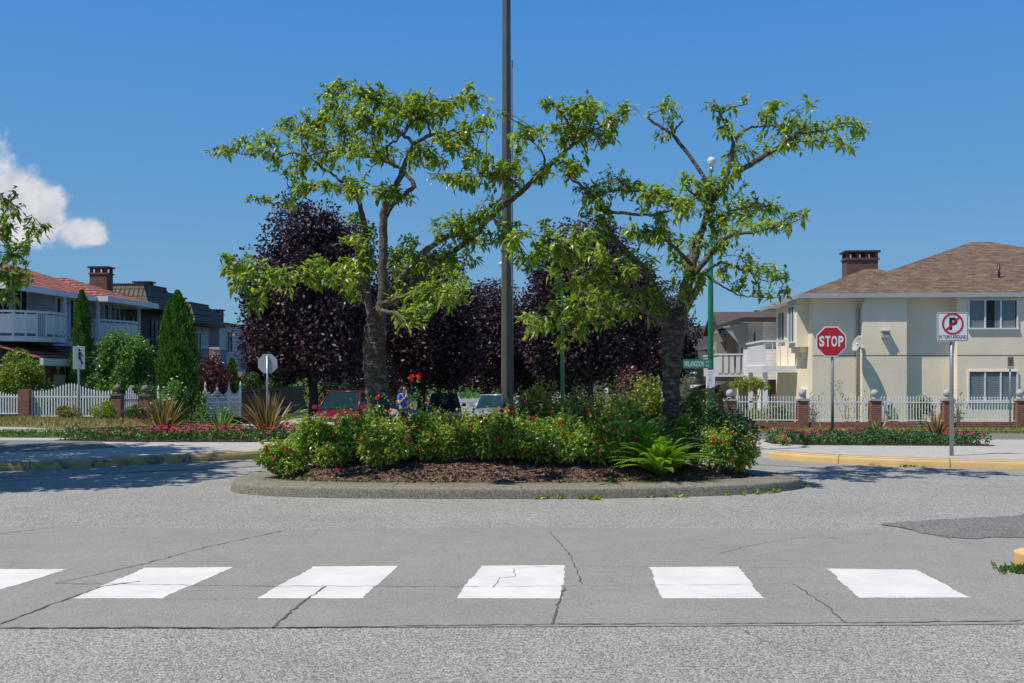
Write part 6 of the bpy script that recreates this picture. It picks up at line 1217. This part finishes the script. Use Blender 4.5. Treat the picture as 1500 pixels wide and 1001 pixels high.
# stop sign facing the camera
D = 20.0; x = wx(1217.5, D); zc = wz(500.5, D); t = wthing('stop_sign', (x + .03, D, .12), 'red octagonal STOP sign facing the camera on a galvanised post in the right bed', 'stop sign')
post(t, wx(1220.5, D), D + .045, .1, zc + .28); P = oct_(.302)
pl = MB(); pl.prism([(x + a, zc + b) for a, b in P], D - .0, D + .004, 0, 1); pl = pl.build('sign_plate', M_signw, t)
m = MB(); m.prism([(x + a * .925, zc + b * .925) for a, b in P], D - .0035, D - .001, 0, 1); m.build('red_face', M_stopred, pl)
for i, (ch, cx, w) in enumerate((('S', -.19, .105), ('T', -.068, .10), ('O', .062, .118), ('P', .195, .105))): lettering(ch, (x + cx, D - .0065, zc + .005), w, .215, M_signw, pl, bold=.035)
bolts(t, [(x + .03, zc + .14), (x + .03, zc - .17)], D - .006)
# no parking sign
D = 16.36; x = wx(1395.5, D); zc = wz(479, D); t = wthing('no_parking_sign', (x, D, KH), 'square no parking in turn around sign on a galvanised post at the yellow kerb', 'parking sign')
post(t, x, D + .04, .1, zc + .24, .032); hw = .257
def rrect(cx, cz, a, b, r): return [(cx + sx_ * (a - r) + r * math.cos(q), cz + sz_ * (b - r) + r * math.sin(q)) for sx_, sz_, q0 in ((1, 1, 0), (-1, 1, 90), (-1, -1, 180), (1, -1, 270)) for q in [R(q0 + k * 30) for k in range(4)]]
pl = MB(); pl.prism(rrect(x, zc, hw, hw * .93, .03), D - .002, D + .004, 0, 1); pl = pl.build('sign_plate', M_signw, t)
m = MB(); o_ = rrect(x, zc, hw * .965, hw * .895, .028); i_ = rrect(x, zc, hw * .93, hw * .86, .022); n = len(o_); m.add([(a, D - .0035, b) for a, b in o_ + i_], [(k, (k + 1) % n, n + (k + 1) % n, n + k) for k in range(n)]); m.build('border', M_signk, pl)
def ring(m, cx, cz, r0, r1, y, n=40):
    a = np.linspace(0, 2 * math.pi, n, endpoint=False); m.add([(cx + r0 * math.cos(k), y, cz + r0 * math.sin(k)) for k in a] + [(cx + r1 * math.cos(k), y, cz + r1 * math.sin(k)) for k in a], [(k, (k + 1) % n, n + (k + 1) % n, n + k) for k in range(n)])
zr_ = wz(474.5, D); lettering('P', (x + .01, D - .0040, zr_), .135, .205, M_signk, pl, 'letter', bold=.045)
m = MB(); ring(m, x, zr_, .148, .178, D - .0065); s = .16 * .707; m.add([(x - s - .011, D - .0062, zr_ - s + .011), (x - s + .011, D - .0062, zr_ - s - .011), (x + s + .011, D - .0062, zr_ + s - .011), (x + s - .011, D - .0062, zr_ + s + .011)], [(0, 1, 2, 3)]); m.build('red_symbol', M_stopred, pl)
lettering('IN TURN AROUND', (x, D - .0042, wz(493.8, D)), .455, .062, M_signk, pl, bold=.012); bolts(t, [(x, zc + .205), (x + .01, zc - .215)], D - .006)
# small no stopping sign
D = 34.6; x = wx(1480.5, D); t = wthing('no_stopping_sign', (x, D, G(x, D)), 'small grey no parking plate on a thin post at the right fence', 'parking sign'); post(t, x, D + .04, G(x, D), wz(522, D), .026)
pl = MB(); z0, z1 = wz(541, D), wz(522, D); pl.prism(rrect(x, (z0 + z1) / 2, .115, (z1 - z0) / 2, .02), D - .002, D + .003, 0, 1); pl = pl.build('sign_plate', M_signgy, t)
m = MB(); m.add([(x - .095, D - .004, wz(536, D)), (x + .095, D - .004, wz(536, D)), (x + .095, D - .004, wz(523.5, D)), (x - .095, D - .004, wz(523.5, D))], [(0, 1, 2, 3)]); m.build('dark_field', M_plinth, pl); m = MB(); ring(m, x, wz(529.5, D), .055, .078, D - .0055, 20); m.build('ring', M_stopred, pl); lettering('P', (x, D - .0055, wz(529.5, D)), .05, .08, M_signk, pl, 'letter', bold=.03)
# stop sign seen from the back, left
D = 37.0; x = wx(392, D); zc = wz(533, D); t = wthing('stop_sign', (x, D, G(x, D)), 'grey back of an octagonal sign on a post before the dark fence on the left', 'stop sign')
post(t, x, D - .05, G(x, D), zc + .30, .036); pl = MB(); pl.prism([(x + a, zc + b) for a, b in oct_(.36)], D, D + .005, 0, 1); pl = pl.build('sign_plate', M_alu, t)
m = MB(); m.prism([(x + a * .93, zc + b * .93) for a, b in oct_(.36)], D + .006, D + .008, 0, 1); m.build('red_face', M_stopred, pl); m = MB(); m.box((x, D - .025, zc), (.05, .04, .62)); m.build('bracket', M_galv, t); m = MB(); m.ball((x + .24, D - .004, zc - .08), .022, 8); m.build('sticker', M_stopred, t)
# pedestrian crossing sign: two plates on one post, turned
D = 33.5; x = wx(115.5, D); t = wthing('crossing_sign', (x, D, G(x, D) + .1), 'tall narrow white pedestrian crossing plates on a post at the left', 'crossing sign'); post(t, x, D, G(x, D) + .08, wz(507, D), .036)
def crossplate(dx0, dy0, dx1, dy1, front):
    a = np.array((x + dx0, D + dy0)); b = np.array((x + dx1, D + dy1)); z0, z1 = wz(541, D), wz(507.5, D); d = b - a; nn = np.array((d[1], -d[0])) / np.linalg.norm(d); m = MB()
    q = [a, b, b - nn * .006, a - nn * .006]; m.prism([tuple(k) for k in q], z0, z1); p = m.build('sign_plate', M_signw, t)
    if not front: return
    ux = d / np.linalg.norm(d); cen = (a + b) / 2 + nn * .004
    def PT(u, z): return (cen[0] + ux[0] * u, cen[1] + ux[1] * u, z)
    def strip(m, u0, za, u1, zb_, w): m.add([PT(u0 - w, za), PT(u0 + w, za), PT(u1 + w, zb_), PT(u1 - w, zb_)], [(0, 1, 2, 3)])
    zc = (z0 + z1) / 2; m = MB(); fr = .5 * np.linalg.norm(d) * .9
    for zz in (z0 + .02, z1 - .03, z0 + .13): m.add([PT(-fr, zz), PT(fr, zz), PT(fr, zz + .012), PT(-fr, zz + .012)], [(0, 1, 2, 3)])
    for s in (-1, 1): strip(m, s * fr, z0 + .02, s * fr, z1 - .02, .006)
    m.add([PT(.045 * math.cos(k), zc + .26 + .05 * math.sin(k)) for k in np.linspace(0, 6.28, 12, endpoint=False)], [tuple(range(12))])
    strip(m, .0, zc + .20, .0, zc - .02, .045); strip(m, .01, zc - .0, .11, zc - .22, .03); strip(m, -.01, zc - .0, -.10, zc - .22, .03); strip(m, .03, zc + .17, .13, zc + .02, .018); strip(m, -.03, zc + .17, -.12, zc + .03, .018)
    m.build('walking_figure', M_signk, p)
crossplate(-.02, -.04, .22, -.30 + .25, True) if 0 else None
crossplate(-.06, -.30, .11, .22, False); crossplate(-.03, -.07, .115, -.05 + .0, True)
# street lamp in the island: tapered octagonal pole
D = 15.6; x = wx(742, D); t = wthing('street_lamp', (x, D, mound(x, D)), 'tall brown grey octagonal lamp post rising out of the top of the picture', 'lamp post')
m = MB(); m.tube([(x, D, .2), (x, D, 4.0), (x, D, 10.5)], [.088, .076, .052], 8, smooth=False); m.build('pole', M_pole, t)
part('conduit', t, M_galv, lambda m: m.tube([(x + .098, D + .01, .25), (x + .092, D + .01, 4), (x + .088, D + .01, 6.4)], .011, 6)); part('base_cover', t, M_pole, lambda m: m.lathe([(.17, .2), (.15, .5), (.1, .62)], (x, D, .05), 8))
part('arm', t, M_pole, lambda m: m.tube([(x, D, 10.3), (x, D + .8, 11.0), (x, D + 2.2, 11.2)], [.045, .035, .03], 8)); part('lamp_head', t, M_lampw, lambda m: m.box((x, D + 2.5, 11.2), (.3, .75, .14), taper=.7))
part('access_plate', t, M_pole, lambda m: m.box((x, D - .085, 1.0), (.09, .012, .22)))
# green post with round lamp and street sign
D = 22.0; x = wx(1041, D); t = wthing('street_lamp', (x, D, G(x, D)), 'straight green post with round grey lamp behind the right cherry tree', 'lamp post'); part('pole', t, M_green, lambda m: m.tube([(x, D, G(x, D)), (x, D, wz(430, D)), (x, D, wz(243, D))], [.072, .060, .030], 12))
part('lamp_head', t, M_lampw, lambda m: m.lathe([(.03, -.14), (.07, -.085), (.095, -.01), (.092, .03), (.06, .075), (.02, .088)], (x + .02, D, wz(236, D)), 18)); part('collar', t, M_galv, lambda m: m.lathe([(.045, -.24), (.05, -.14)], (x + .02, D, wz(236, D)), 12))
sg = wthing('street_name_sign', (x - .1, D - .08, wz(540, D)), 'green WILLINGDON street name blade fixed to the straight green post', 'street sign'); z0, z1 = wz(540, D), wz(526.5, D); xa = wx(999.5, D)
pl = part('blade', sg, M_signg, lambda m: m.box2(np.array((xa, D - .085, z0)), np.array((x + .02, D - .08, z1)))); lettering('WILLINGDON', ((xa + wx(1031, D)) / 2 + .005, D - .0875, (z0 + z1) / 2), wx(1030, D) - xa - .03, .115, M_signw, pl, bold=.0); lettering('AVE', (wx(1035, D), D - .0875, (z0 + z1) / 2 + .045), .07, .04, M_signw, pl, 'small_lettering'); lettering('6200', (wx(1035, D), D - .0875, (z0 + z1) / 2 - .04), .07, .04, M_signw, pl, 'small_lettering')
nt_ = wthing('notice', (x, D - .08, wz(570, D)), 'white paper notice strapped to the straight green post below the street name', 'notice'); pl = part('board', nt_, M_signw, lambda m: m.box2(np.array((wx(1033, D), D - .09, wz(568.5, D))), np.array((wx(1046, D), D - .083, wz(542, D)))))
def lines(m):
    for k in range(11):
        z = wz(545 + k * 2.1, D); a = wx(1034.5 + rng.uniform(0, 1.5), D); b = wx(1044.5 - rng.uniform(0, 3), D); u = a
        while u < b: e = min(b, u + rng.uniform(.012, .04)); m.add([(u, D - .0925, z), (e, D - .0925, z), (e, D - .0925, z + .011), (u, D - .0925, z + .011)], [(0, 1, 2, 3)]); u = e + .008
part('lettering', pl, plain('faint_print', (.42, .36, .48), .8), lines)
# green lamp with curved arm
D = 38.0; x = wx(824, D); t = wthing('street_lamp', (x, D, G(x, D)), 'green lamp post with curved arm reaching left behind the grey post', 'lamp post')
part('pole', t, M_green, lambda m: m.tube([(x, D, G(x, D)), (x, D, wz(430, D)), (x - .05, D, wz(415, D)), (wx(812, D), D, wz(402, D)), (wx(795, D), D, wz(393, D)), (wx(772, D), D, wz(388, D)), (wx(748, D), D, wz(386, D))], [.085, .06, .055, .05, .045, .04, .035], 10))
part('lamp_head', t, M_lampw, lambda m: (m.ball((wx(737, D), D, wz(387, D)), .17, 14, sz=.6), m.tube([(wx(748, D), D, wz(386, D)), (wx(737, D), D, wz(386, D))], [.05, .09], 10), m.box((wx(738, D), D, wz(389.5, D)), (.3, .2, .05))))

# ------------------------------------------------------------------ vehicles
def carpaint(name, col, met=.3):
    m, t, b, o = newmat(name); n = noise_(t, objco(t), 3, 4); setc(t, b, ramp_(t, n.outputs[0], [(.3, tuple(c * .9 for c in col)), (.7, tuple(min(1, c * 1.08) for c in col))])); b.inputs['Roughness'].default_value = .32; b.inputs['Metallic'].default_value = met; b.inputs['Coat Weight'].default_value = .8; return m
M_tyre = plain('tyre_rubber', (.02, .02, .021), .85); M_rim = plain('wheel_rim', (.4, .4, .42), .3, metal=.8); M_lens = plain('lamp_lens', (.55, .57, .58), .12); M_plast = plain('black_plastic', (.03, .03, .03), .6)
def vehicle(name, label, loc, rz, paint, L=4.7, W_=1.8, H_=1.7, hood=1.15, belt=1.02, hoodh=.95, tail=.15, ws=.75, rear=.3, cat='car'):
    """front at -y; built from cross sections lofted along the length"""
    t = thing(name, loc, label, cat, None, rz); w = W_ / 2
    ys = [0, .06, .25, .7, hood, hood + .35, L * .5, L * .75, L - .35, L - .08, L]; sec = []
    for i, y in enumerate(ys):
        f = [.80, .90, .96, .985, 1, 1, 1, 1, .98, .93, .86][i]; zb = [.42, .26, .2, .2, .2, .2, .2, .2, .22, .28, .42][i]
        zt = [.62, .70, .80, hoodh - .06, hoodh, belt, belt + .01, belt + .02, belt + .03, belt, belt - .15][i]; sh = [.58, .64, .73, hoodh - .14, hoodh - .09, belt - .05, belt - .05, belt - .04, belt - .03, belt - .06, belt - .2][i]
        ww = w * f; q = [(ww * .93, zb), (ww, zb + .10), (ww, (zb + sh) / 2), (ww * .985, sh), (ww * .90, zt - .015), (ww * .5, zt + .02), (0, zt + .03)]
        sec.append([(a, y, z) for a, z in q] + [(-a, y, z) for a, z in q[-2::-1]])
    n = len(sec[0]); m = MB(); m.add(np.array(sec).reshape(-1, 3), [(i * n + j, i * n + j + 1, (i + 1) * n + j + 1, (i + 1) * n + j) for i in range(len(ys) - 1) for j in range(n - 1)], 0, True)
    m.F.append((np.array([list(range(n))]), 0, False, None)); m.F.append((np.array([list(range(n))[::-1]]) + n * (len(ys) - 1), 0, False, None)); m.F.append((np.array([(i * n, (i + 1) * n, (i + 2) * n - 1, (i + 1) * n - 1) for i in range(len(ys) - 1)]), 0, False, None))
    y0, y1, r0, r1 = hood + .05, L - .2, hood + .05 + ws, L - .2 - rear; wb, wr = w * .90, w * .72; zt = H_; zb = belt - .02
    m.add([(-wr, r0, zt), (wr, r0, zt), (wr, r1, zt - .02), (-wr, r1, zt - .02), (-wr * .8, r0 + .12, zt + .045), (wr * .8, r0 + .12, zt + .045), (wr * .8, r1 - .15, zt + .03), (-wr * .8, r1 - .15, zt + .03)], [(0, 1, 5, 4), (1, 2, 6, 5), (2, 3, 7, 6), (3, 0, 4, 7), (4, 5, 6, 7), (3, 2, 1, 0)], 0, True)
    for s in (-1, 1):
        m.tube([(s * wb, y0, zb), (s * wr, r0, zt)], .038, 6); m.tube([(s * wb, y1, zb), (s * wr, r1, zt - .02)], .05, 6); m.tube([(s * wr, r0, zt), (s * wr, r1, zt - .02)], .035, 6)
        for f in (.42, .72): yb = y0 + (y1 - y0) * f; m.tube([(s * wb, yb, zb), (s * wr, r0 + (r1 - r0) * max(.02, (f - .12)), zt - .01)], .032, 6)
    body = m.build('body', paint, t)
    i_ = .012; m = MB(); m.add([(-wb + .03, y0, zb), (wb - .03, y0, zb), (wr - .02, r0, zt - .02), (-wr + .02, r0, zt - .02)], [(0, 1, 2, 3)]); m.build('windscreen', M_cglass, t); m = MB()
    m.add([(wb - .03, y1, zb), (-wb + .03, y1, zb), (-wr + .02, r1, zt - .04), (wr - .02, r1, zt - .04)], [(0, 1, 2, 3)]); m.build('rear_window', M_cglass, t)
    for s in (-1, 1): m = MB(); m.add([(s * (wb - i_), y0 + .05, zb), (s * (wb - i_), y1 - .05, zb), (s * (wr - i_), r1, zt - .03), (s * (wr - i_), r0, zt - .03)], [(0, 1, 2, 3)]); m.build('side_window', M_cglass, t)
    for s in (-1, 1):
        mm = part('mirror', t, paint, lambda m: (m.box((s * (w + .13), y0 + .25, belt + .08), (.22, .12, .17), taper=.85), m.box((s * (w + .01), y0 + .27, belt + .04), (.08, .06, .06))))
        part('headlight', t, M_lens, lambda m: m.box((s * w * .66, .035, .66 * hoodh / .95), (w * .42, .14, .15)))
        part('seat', t, M_plast, lambda m: (m.box((s * w * .42, y0 + 1.15, belt - .1), (.48, .16, .75)), m.box((s * w * .42, y0 + 1.15, belt + .36), (.26, .12, .2))))
    part('grille', t, M_plast, lambda m: (m.box((0, .03, .62 * hoodh / .95), (w * .82, .10, .12)), m.box((0, .0, .34), (w * 1.2, .08, .14)))); part('dashboard', t, M_plast, lambda m: m.box((0, y0 + .42, belt - .02), (w * 1.6, .5, .12))); part('licence_plate', t, M_signw, lambda m: m.box((0, -.02, .45), (.3, .02, .15)))
    part('wiper', t, M_plast, lambda m: (m.tube([(-.45, y0 + .01, zb + .04), (.15, y0 + .06, zb + .09)], .01, 4), m.tube([(.1, y0 + .01, zb + .04), (.62, y0 + .06, zb + .09)], .01, 4)))
    for s in (-1, 1):
        for yw in (.85, L - .95):
            m = MB(); th = np.arange(24) * 2 * math.pi / 24
            V_ = [np.c_[np.full(24, s * (w - o)), yw + r * np.cos(th), .32 + r * np.sin(th)] for r, o in ((.2, -.01), (.3, -.015), (.325, .02), (.325, .18), (.28, .2))]; m.add(np.concatenate(V_), [(i * 24 + j, i * 24 + (j + 1) % 24, (i + 1) * 24 + (j + 1) % 24, (i + 1) * 24 + j) for i in range(4) for j in range(24)], 0, True); wl = m.build('wheel', M_tyre, t)
            m = MB(); m.add(np.concatenate([np.c_[np.full(24, s * (w + .012 - o)), yw + r * np.cos(th), .32 + r * np.sin(th)] for r, o in ((.02, .0), (.12, .02), (.2, .0))]), [(i * 24 + j, i * 24 + (j + 1) % 24, (i + 1) * 24 + (j + 1) % 24, (i + 1) * 24 + j) for i in range(2) for j in range(24)], 0, True); m.build('rim', M_rim, wl)
    return t
def gl(px, D, dz=.01): x = wx(px, D); return (x, D, G(x, D) + dz)
v = vehicle('minivan', 'dark red minivan facing the camera, between the octagonal sign back and the left cherry trunk', gl(485, 40.5), R(-7), carpaint('dark_red_paint', (.26, .012, .05)), 4.9, 1.92, 1.72, .95, 1.02, .95, ws=.95, cat='minivan'); v.location.z = wz(574, 41.5) - 1.74
part('antenna', v, M_signw, lambda m: m.tube([(.38, 1.3, 1.1), (.38, 1.35, 2.12)], .012, 5)) if 0 else None
part('roof_rack', v, M_plast, lambda m: [m.tube([(s * .6, 1.95, 1.78), (s * .6, 4.2, 1.78)], .018, 5) for s in (-1, 1)])
v = vehicle('parked_suv', 'dark blue car facing the camera behind the roses right of the woman', gl(651, 52), R(4), carpaint('dark_blue_paint', (.03, .045, .08)), 4.6, 1.85, 1.7, 1.1, 1.05, 1.0); v.location.z = wz(577, 53.5) - 1.72
v = vehicle('parked_car', 'pale silver blue car parked facing the camera just left of the grey lamp post', gl(720, 44), R(-3), carpaint('silver_blue_paint', (.42, .47, .53), .5), 4.5, 1.8, 1.5, 1.15, .98, .92, ws=.9); v.location.z = wz(578.5, 46) - 1.53
v = vehicle('parked_car', 'tiny white car far down the street right of the curved green lamp', gl(846, 118), R(0), carpaint('white_paint', (.6, .6, .6), 0), 4.5, 1.8, 1.5); v.location.z = wz(574, 118) - 1.5
# far yield style sign and post glimpsed beside it
D = 80; x = wx(888, D); t = wthing('far_sign', (x, D, G(x, D)), 'distant small white and yellow green signs on a post under the plum trees', 'sign'); post(t, x, D, G(x, D), wz(562, D), .05); part('plates', t, M_ybush if 0 else plain('lime_sign', (.45, .6, .05), .5), lambda m: m.box((x, D - .07, wz(563, D)), (.38, .02, .22))); part('white_plate', t, M_signw, lambda m: m.box((x, D - .07, wz(571, D)), (.30, .02, .5)))

# ------------------------------------------------------------------ woman drinking beside the roses
def skin_body(name, joints, edges, mat, parent, sub=2):
    me = bpy.data.meshes.new('s'); keys = list(joints); me.from_pydata([joints[k][0] for k in keys], [(keys.index(a), keys.index(b)) for a, b in edges], []); o = bpy.data.objects.new('s', me); C.objects.link(o)
    md = o.modifiers.new('s', 'SKIN'); md.use_smooth_shade = True
    for i, k in enumerate(keys): r = joints[k][1]; me.skin_vertices[0].data[i].radius = (r, r) if isinstance(r, (int, float)) else r
    me.skin_vertices[0].data[0].use_root = True; o.modifiers.new('d', 'SUBSURF').levels = sub
    dg = bpy.context.evaluated_depsgraph_get(); m2 = bpy.data.meshes.new_from_object(o.evaluated_get(dg)); bpy.data.objects.remove(o); m2.name = name
    o = bpy.data.objects.new(name, m2); C.objects.link(o); o.parent = parent; m2.materials.clear(); m2.materials.append(mat)
    for p in m2.polygons: p.use_smooth = True
    return o
D = 33.5; x = wx(591, D); z0 = wz(566.5, D) - 1.66
M_skin = plain('skin', (.50, .27, .18), .5, var=.05); M_blue = plain('blue_shirt', (.015, .10, .60), .8, var=.2); M_hair = plain('dark_hair', (.025, .014, .009), .5); M_jean = plain('dark_trousers', (.03, .035, .06), .9); M_strap = plain('pink_strap', (.55, .25, .25), .7)
t = thing('person', (x, D, z0), 'woman in a blue shirt with dark hair raising one hand to her mouth', 'person', rz=R(42))
J = {'pelvis': ((0, 0, .95), (.155, .11)), 'waist': ((0, .0, 1.08), (.125, .09)), 'chest': ((0, .01, 1.26), (.15, .105)), 'neck0': ((0, .015, 1.41), (.075, .06)), 'neck': ((0, .0, 1.46), (.05, .05)), 'head0': ((0, -.015, 1.52), (.065, .075)), 'head': ((0, -.01, 1.59), (.075, .09)), 'crown': ((0, .0, 1.645), (.05, .06))}
E = [('pelvis', 'waist'), ('waist', 'chest'), ('chest', 'neck0'), ('neck0', 'neck'), ('neck', 'head0'), ('head0', 'head'), ('head', 'crown')]
hand = {}
for s, n_, el, wr, hd in ((-1, 'l', (-.27, -.12, 1.10), (-.11, -.30, 1.33), (.0, -.17, 1.47)), (1, 'r', (.26, -.03, 1.12), (.16, -.24, 1.02), (.08, -.30, 1.03))):
    J['sh' + n_] = ((s * .175, .01, 1.37), .062); J['ue' + n_] = ((s * .21, -.02, 1.25), .048); J['el' + n_] = (el, .038); J['wr' + n_] = (wr, .026); h1 = tuple((np.array(wr) * .45 + np.array(hd) * .55)); J['pa' + n_] = (h1, (.036, .02)); E += [('neck0', 'sh' + n_), ('sh' + n_, 'ue' + n_), ('ue' + n_, 'el' + n_), ('el' + n_, 'wr' + n_), ('wr' + n_, 'pa' + n_)]
    d = nrm(np.array(hd, float) - np.array(wr)); sd = nrm(np.cross(d, (0, 1, .3))); cu = nrm(np.cross(d, sd))
    for k in range(4):
        a = np.array(h1) + sd * (.027 - .018 * k) + d * .03; b = a + d * (.032 - .003 * abs(k - 1)); c = b + d * .012 + cu * .024; J[f'f{n_}{k}a'] = (tuple(a), .0095); J[f'f{n_}{k}b'] = (tuple(b), .0085); J[f'f{n_}{k}c'] = (tuple(c), .007); E += [('pa' + n_, f'f{n_}{k}a'), (f'f{n_}{k}a', f'f{n_}{k}b'), (f'f{n_}{k}b', f'f{n_}{k}c')]
    a = np.array(h1) + sd * .04 - d * .01 + cu * .01; b = a + d * .03 + cu * .02; J[f't{n_}a'] = (tuple(a), .011); J[f't{n_}b'] = (tuple(b), .009); E += [('pa' + n_, f't{n_}a'), (f't{n_}a', f't{n_}b')]
for s, n_ in ((-1, 'l'), (1, 'r')):
    J['hip' + n_] = ((s * .09, 0, .87), .09); J['kn' + n_] = ((s * .10, -.02, .48), .06); J['an' + n_] = ((s * .10, .02, .09), .04); J['ft' + n_] = ((s * .11, -.14, .035), .035); E += [('pelvis', 'hip' + n_), ('hip' + n_, 'kn' + n_), ('kn' + n_, 'an' + n_), ('an' + n_, 'ft' + n_)]
body = skin_body('body', J, E, M_skin, t)
S = {'a': ((0, 0, .93), (.165, .12)), 'b': ((0, 0, 1.08), (.142, .105)), 'c': ((0, .01, 1.26), (.168, .12)), 'd': ((0, .012, 1.39), (.10, .075))}
SE = [('a', 'b'), ('b', 'c'), ('c', 'd')]
for s, n_, e in ((-1, 'l', (-.235, -.06, 1.20)), (1, 'r', (.225, -.025, 1.20))): S['s' + n_] = ((s * .175, .01, 1.365), .075); S['e' + n_] = (e, .064); SE += [('d', 's' + n_), ('s' + n_, 'e' + n_)]
skin_body('shirt', S, SE, M_blue, t)
Tt = {'p': ((0, 0, .92), (.165, .12))}; TE = []
for s, n_ in ((-1, 'l'), (1, 'r')): Tt['h' + n_] = ((s * .09, 0, .84), .105); Tt['k' + n_] = ((s * .10, -.02, .48), .075); Tt['a' + n_] = ((s * .10, .02, .12), .06); TE += [('p', 'h' + n_), ('h' + n_, 'k' + n_), ('k' + n_, 'a' + n_)]
skin_body('trousers', Tt, TE, M_jean, t)
skin_body('hair', {'a': ((0, .035, 1.61), (.125, .115)), 'b': ((0, .01, 1.69), (.10, .10)), 'c': ((0, .085, 1.52), (.12, .08)), 'd': ((-.01, .095, 1.38), (.11, .06)), 'e': ((-.085, .02, 1.55), (.045, .06)), 'f': ((.085, .02, 1.55), (.045, .06)), 'g': ((-.10, .03, 1.42), (.045, .05))}, [('a', 'b'), ('a', 'c'), ('c', 'd'), ('a', 'e'), ('a', 'f'), ('e', 'g')], M_hair, t)
def face(m):
    for s in (-1, 1): m.ball((s * .032, -.088, 1.575), .011, 8, 1)
    m.tube([(0, -.088, 1.58), (0, -.115, 1.545), (0, -.095, 1.54)], [.007, .013, .008], 6, 0); m.tube([(-.022, -.083, 1.515), (0, -.093, 1.513), (.022, -.083, 1.515)], .006, 5, 2)
m = MB(); face(m); m.build('face', [M_skin, M_hair, M_stopred], t); m = MB(); [m.ball((s * .079, 0, 1.56), .02, 8, sz=1.4) for s in (-1, 1)]; m.build('ears', M_skin, t)
part('bag_strap', t, M_strap, lambda m: m.tube([(-.13, -.02, 1.44), (-.10, -.125, 1.32), (.0, -.14, 1.15), (.12, -.13, 1.0)], .014, 5))
c = thing('drink_cup', (x, D, z0), 'small pale cup held to the mouth of the woman in blue', 'cup', rz=R(42)); part('cup', c, M_signw, lambda m: m.lathe([(.022, -.05), (.030, .03), (.031, .035)], (.015, -.145, 1.50), 12)); part('lid', c, M_blue, lambda m: m.lathe([(.033, .035), (.033, .045), (.026, .055)], (.015, -.145, 1.50), 12))
# fire hydrant sized yellow kerb end at the right edge of the near road, with weeds
m = MB(); kx, kd = 3.86, 7.62
m.prism([(kx + .02, kd - .12), (kx + .0, kd + .03), (kx + .06, kd + .16), (kx + .2, kd + .22), (kx + 4, kd + .5), (kx + 4, kd - .1), (kx + .25, kd - .22), (kx + .08, kd - .2)], -.01, .115); m.box((kx + .18, kd, .125), (.26, .3, .03), taper=.7); m.build('yellow_kerb', M_yellow, **S_)
q = np.array([(kx - .02, kd - .15)]) + rng.normal(0, 1, (45, 2)) * (.09, .06); blades(None, 0, .07, .022, M_grass, 'kerb_weeds', 'grass tufts growing round the yellow kerb end at the right edge', 'weeds', lambda x, y: .004, .8, q, cl=6)
q = np.array([(wx(1372, 16), 15.8)]) + rng.normal(0, 1, (10, 2)) * (.08, .03); q2 = np.array([(6.3, 15.75)]) + rng.normal(0, 1, (12, 2)) * (.09, .03); blades(None, 0, .06, .02, M_grass, 'kerb_weeds', 'two small weeds at the foot of the yellow kerb on the right', 'weeds', lambda x, y: .004, .8, np.r_[q, q2], cl=5)
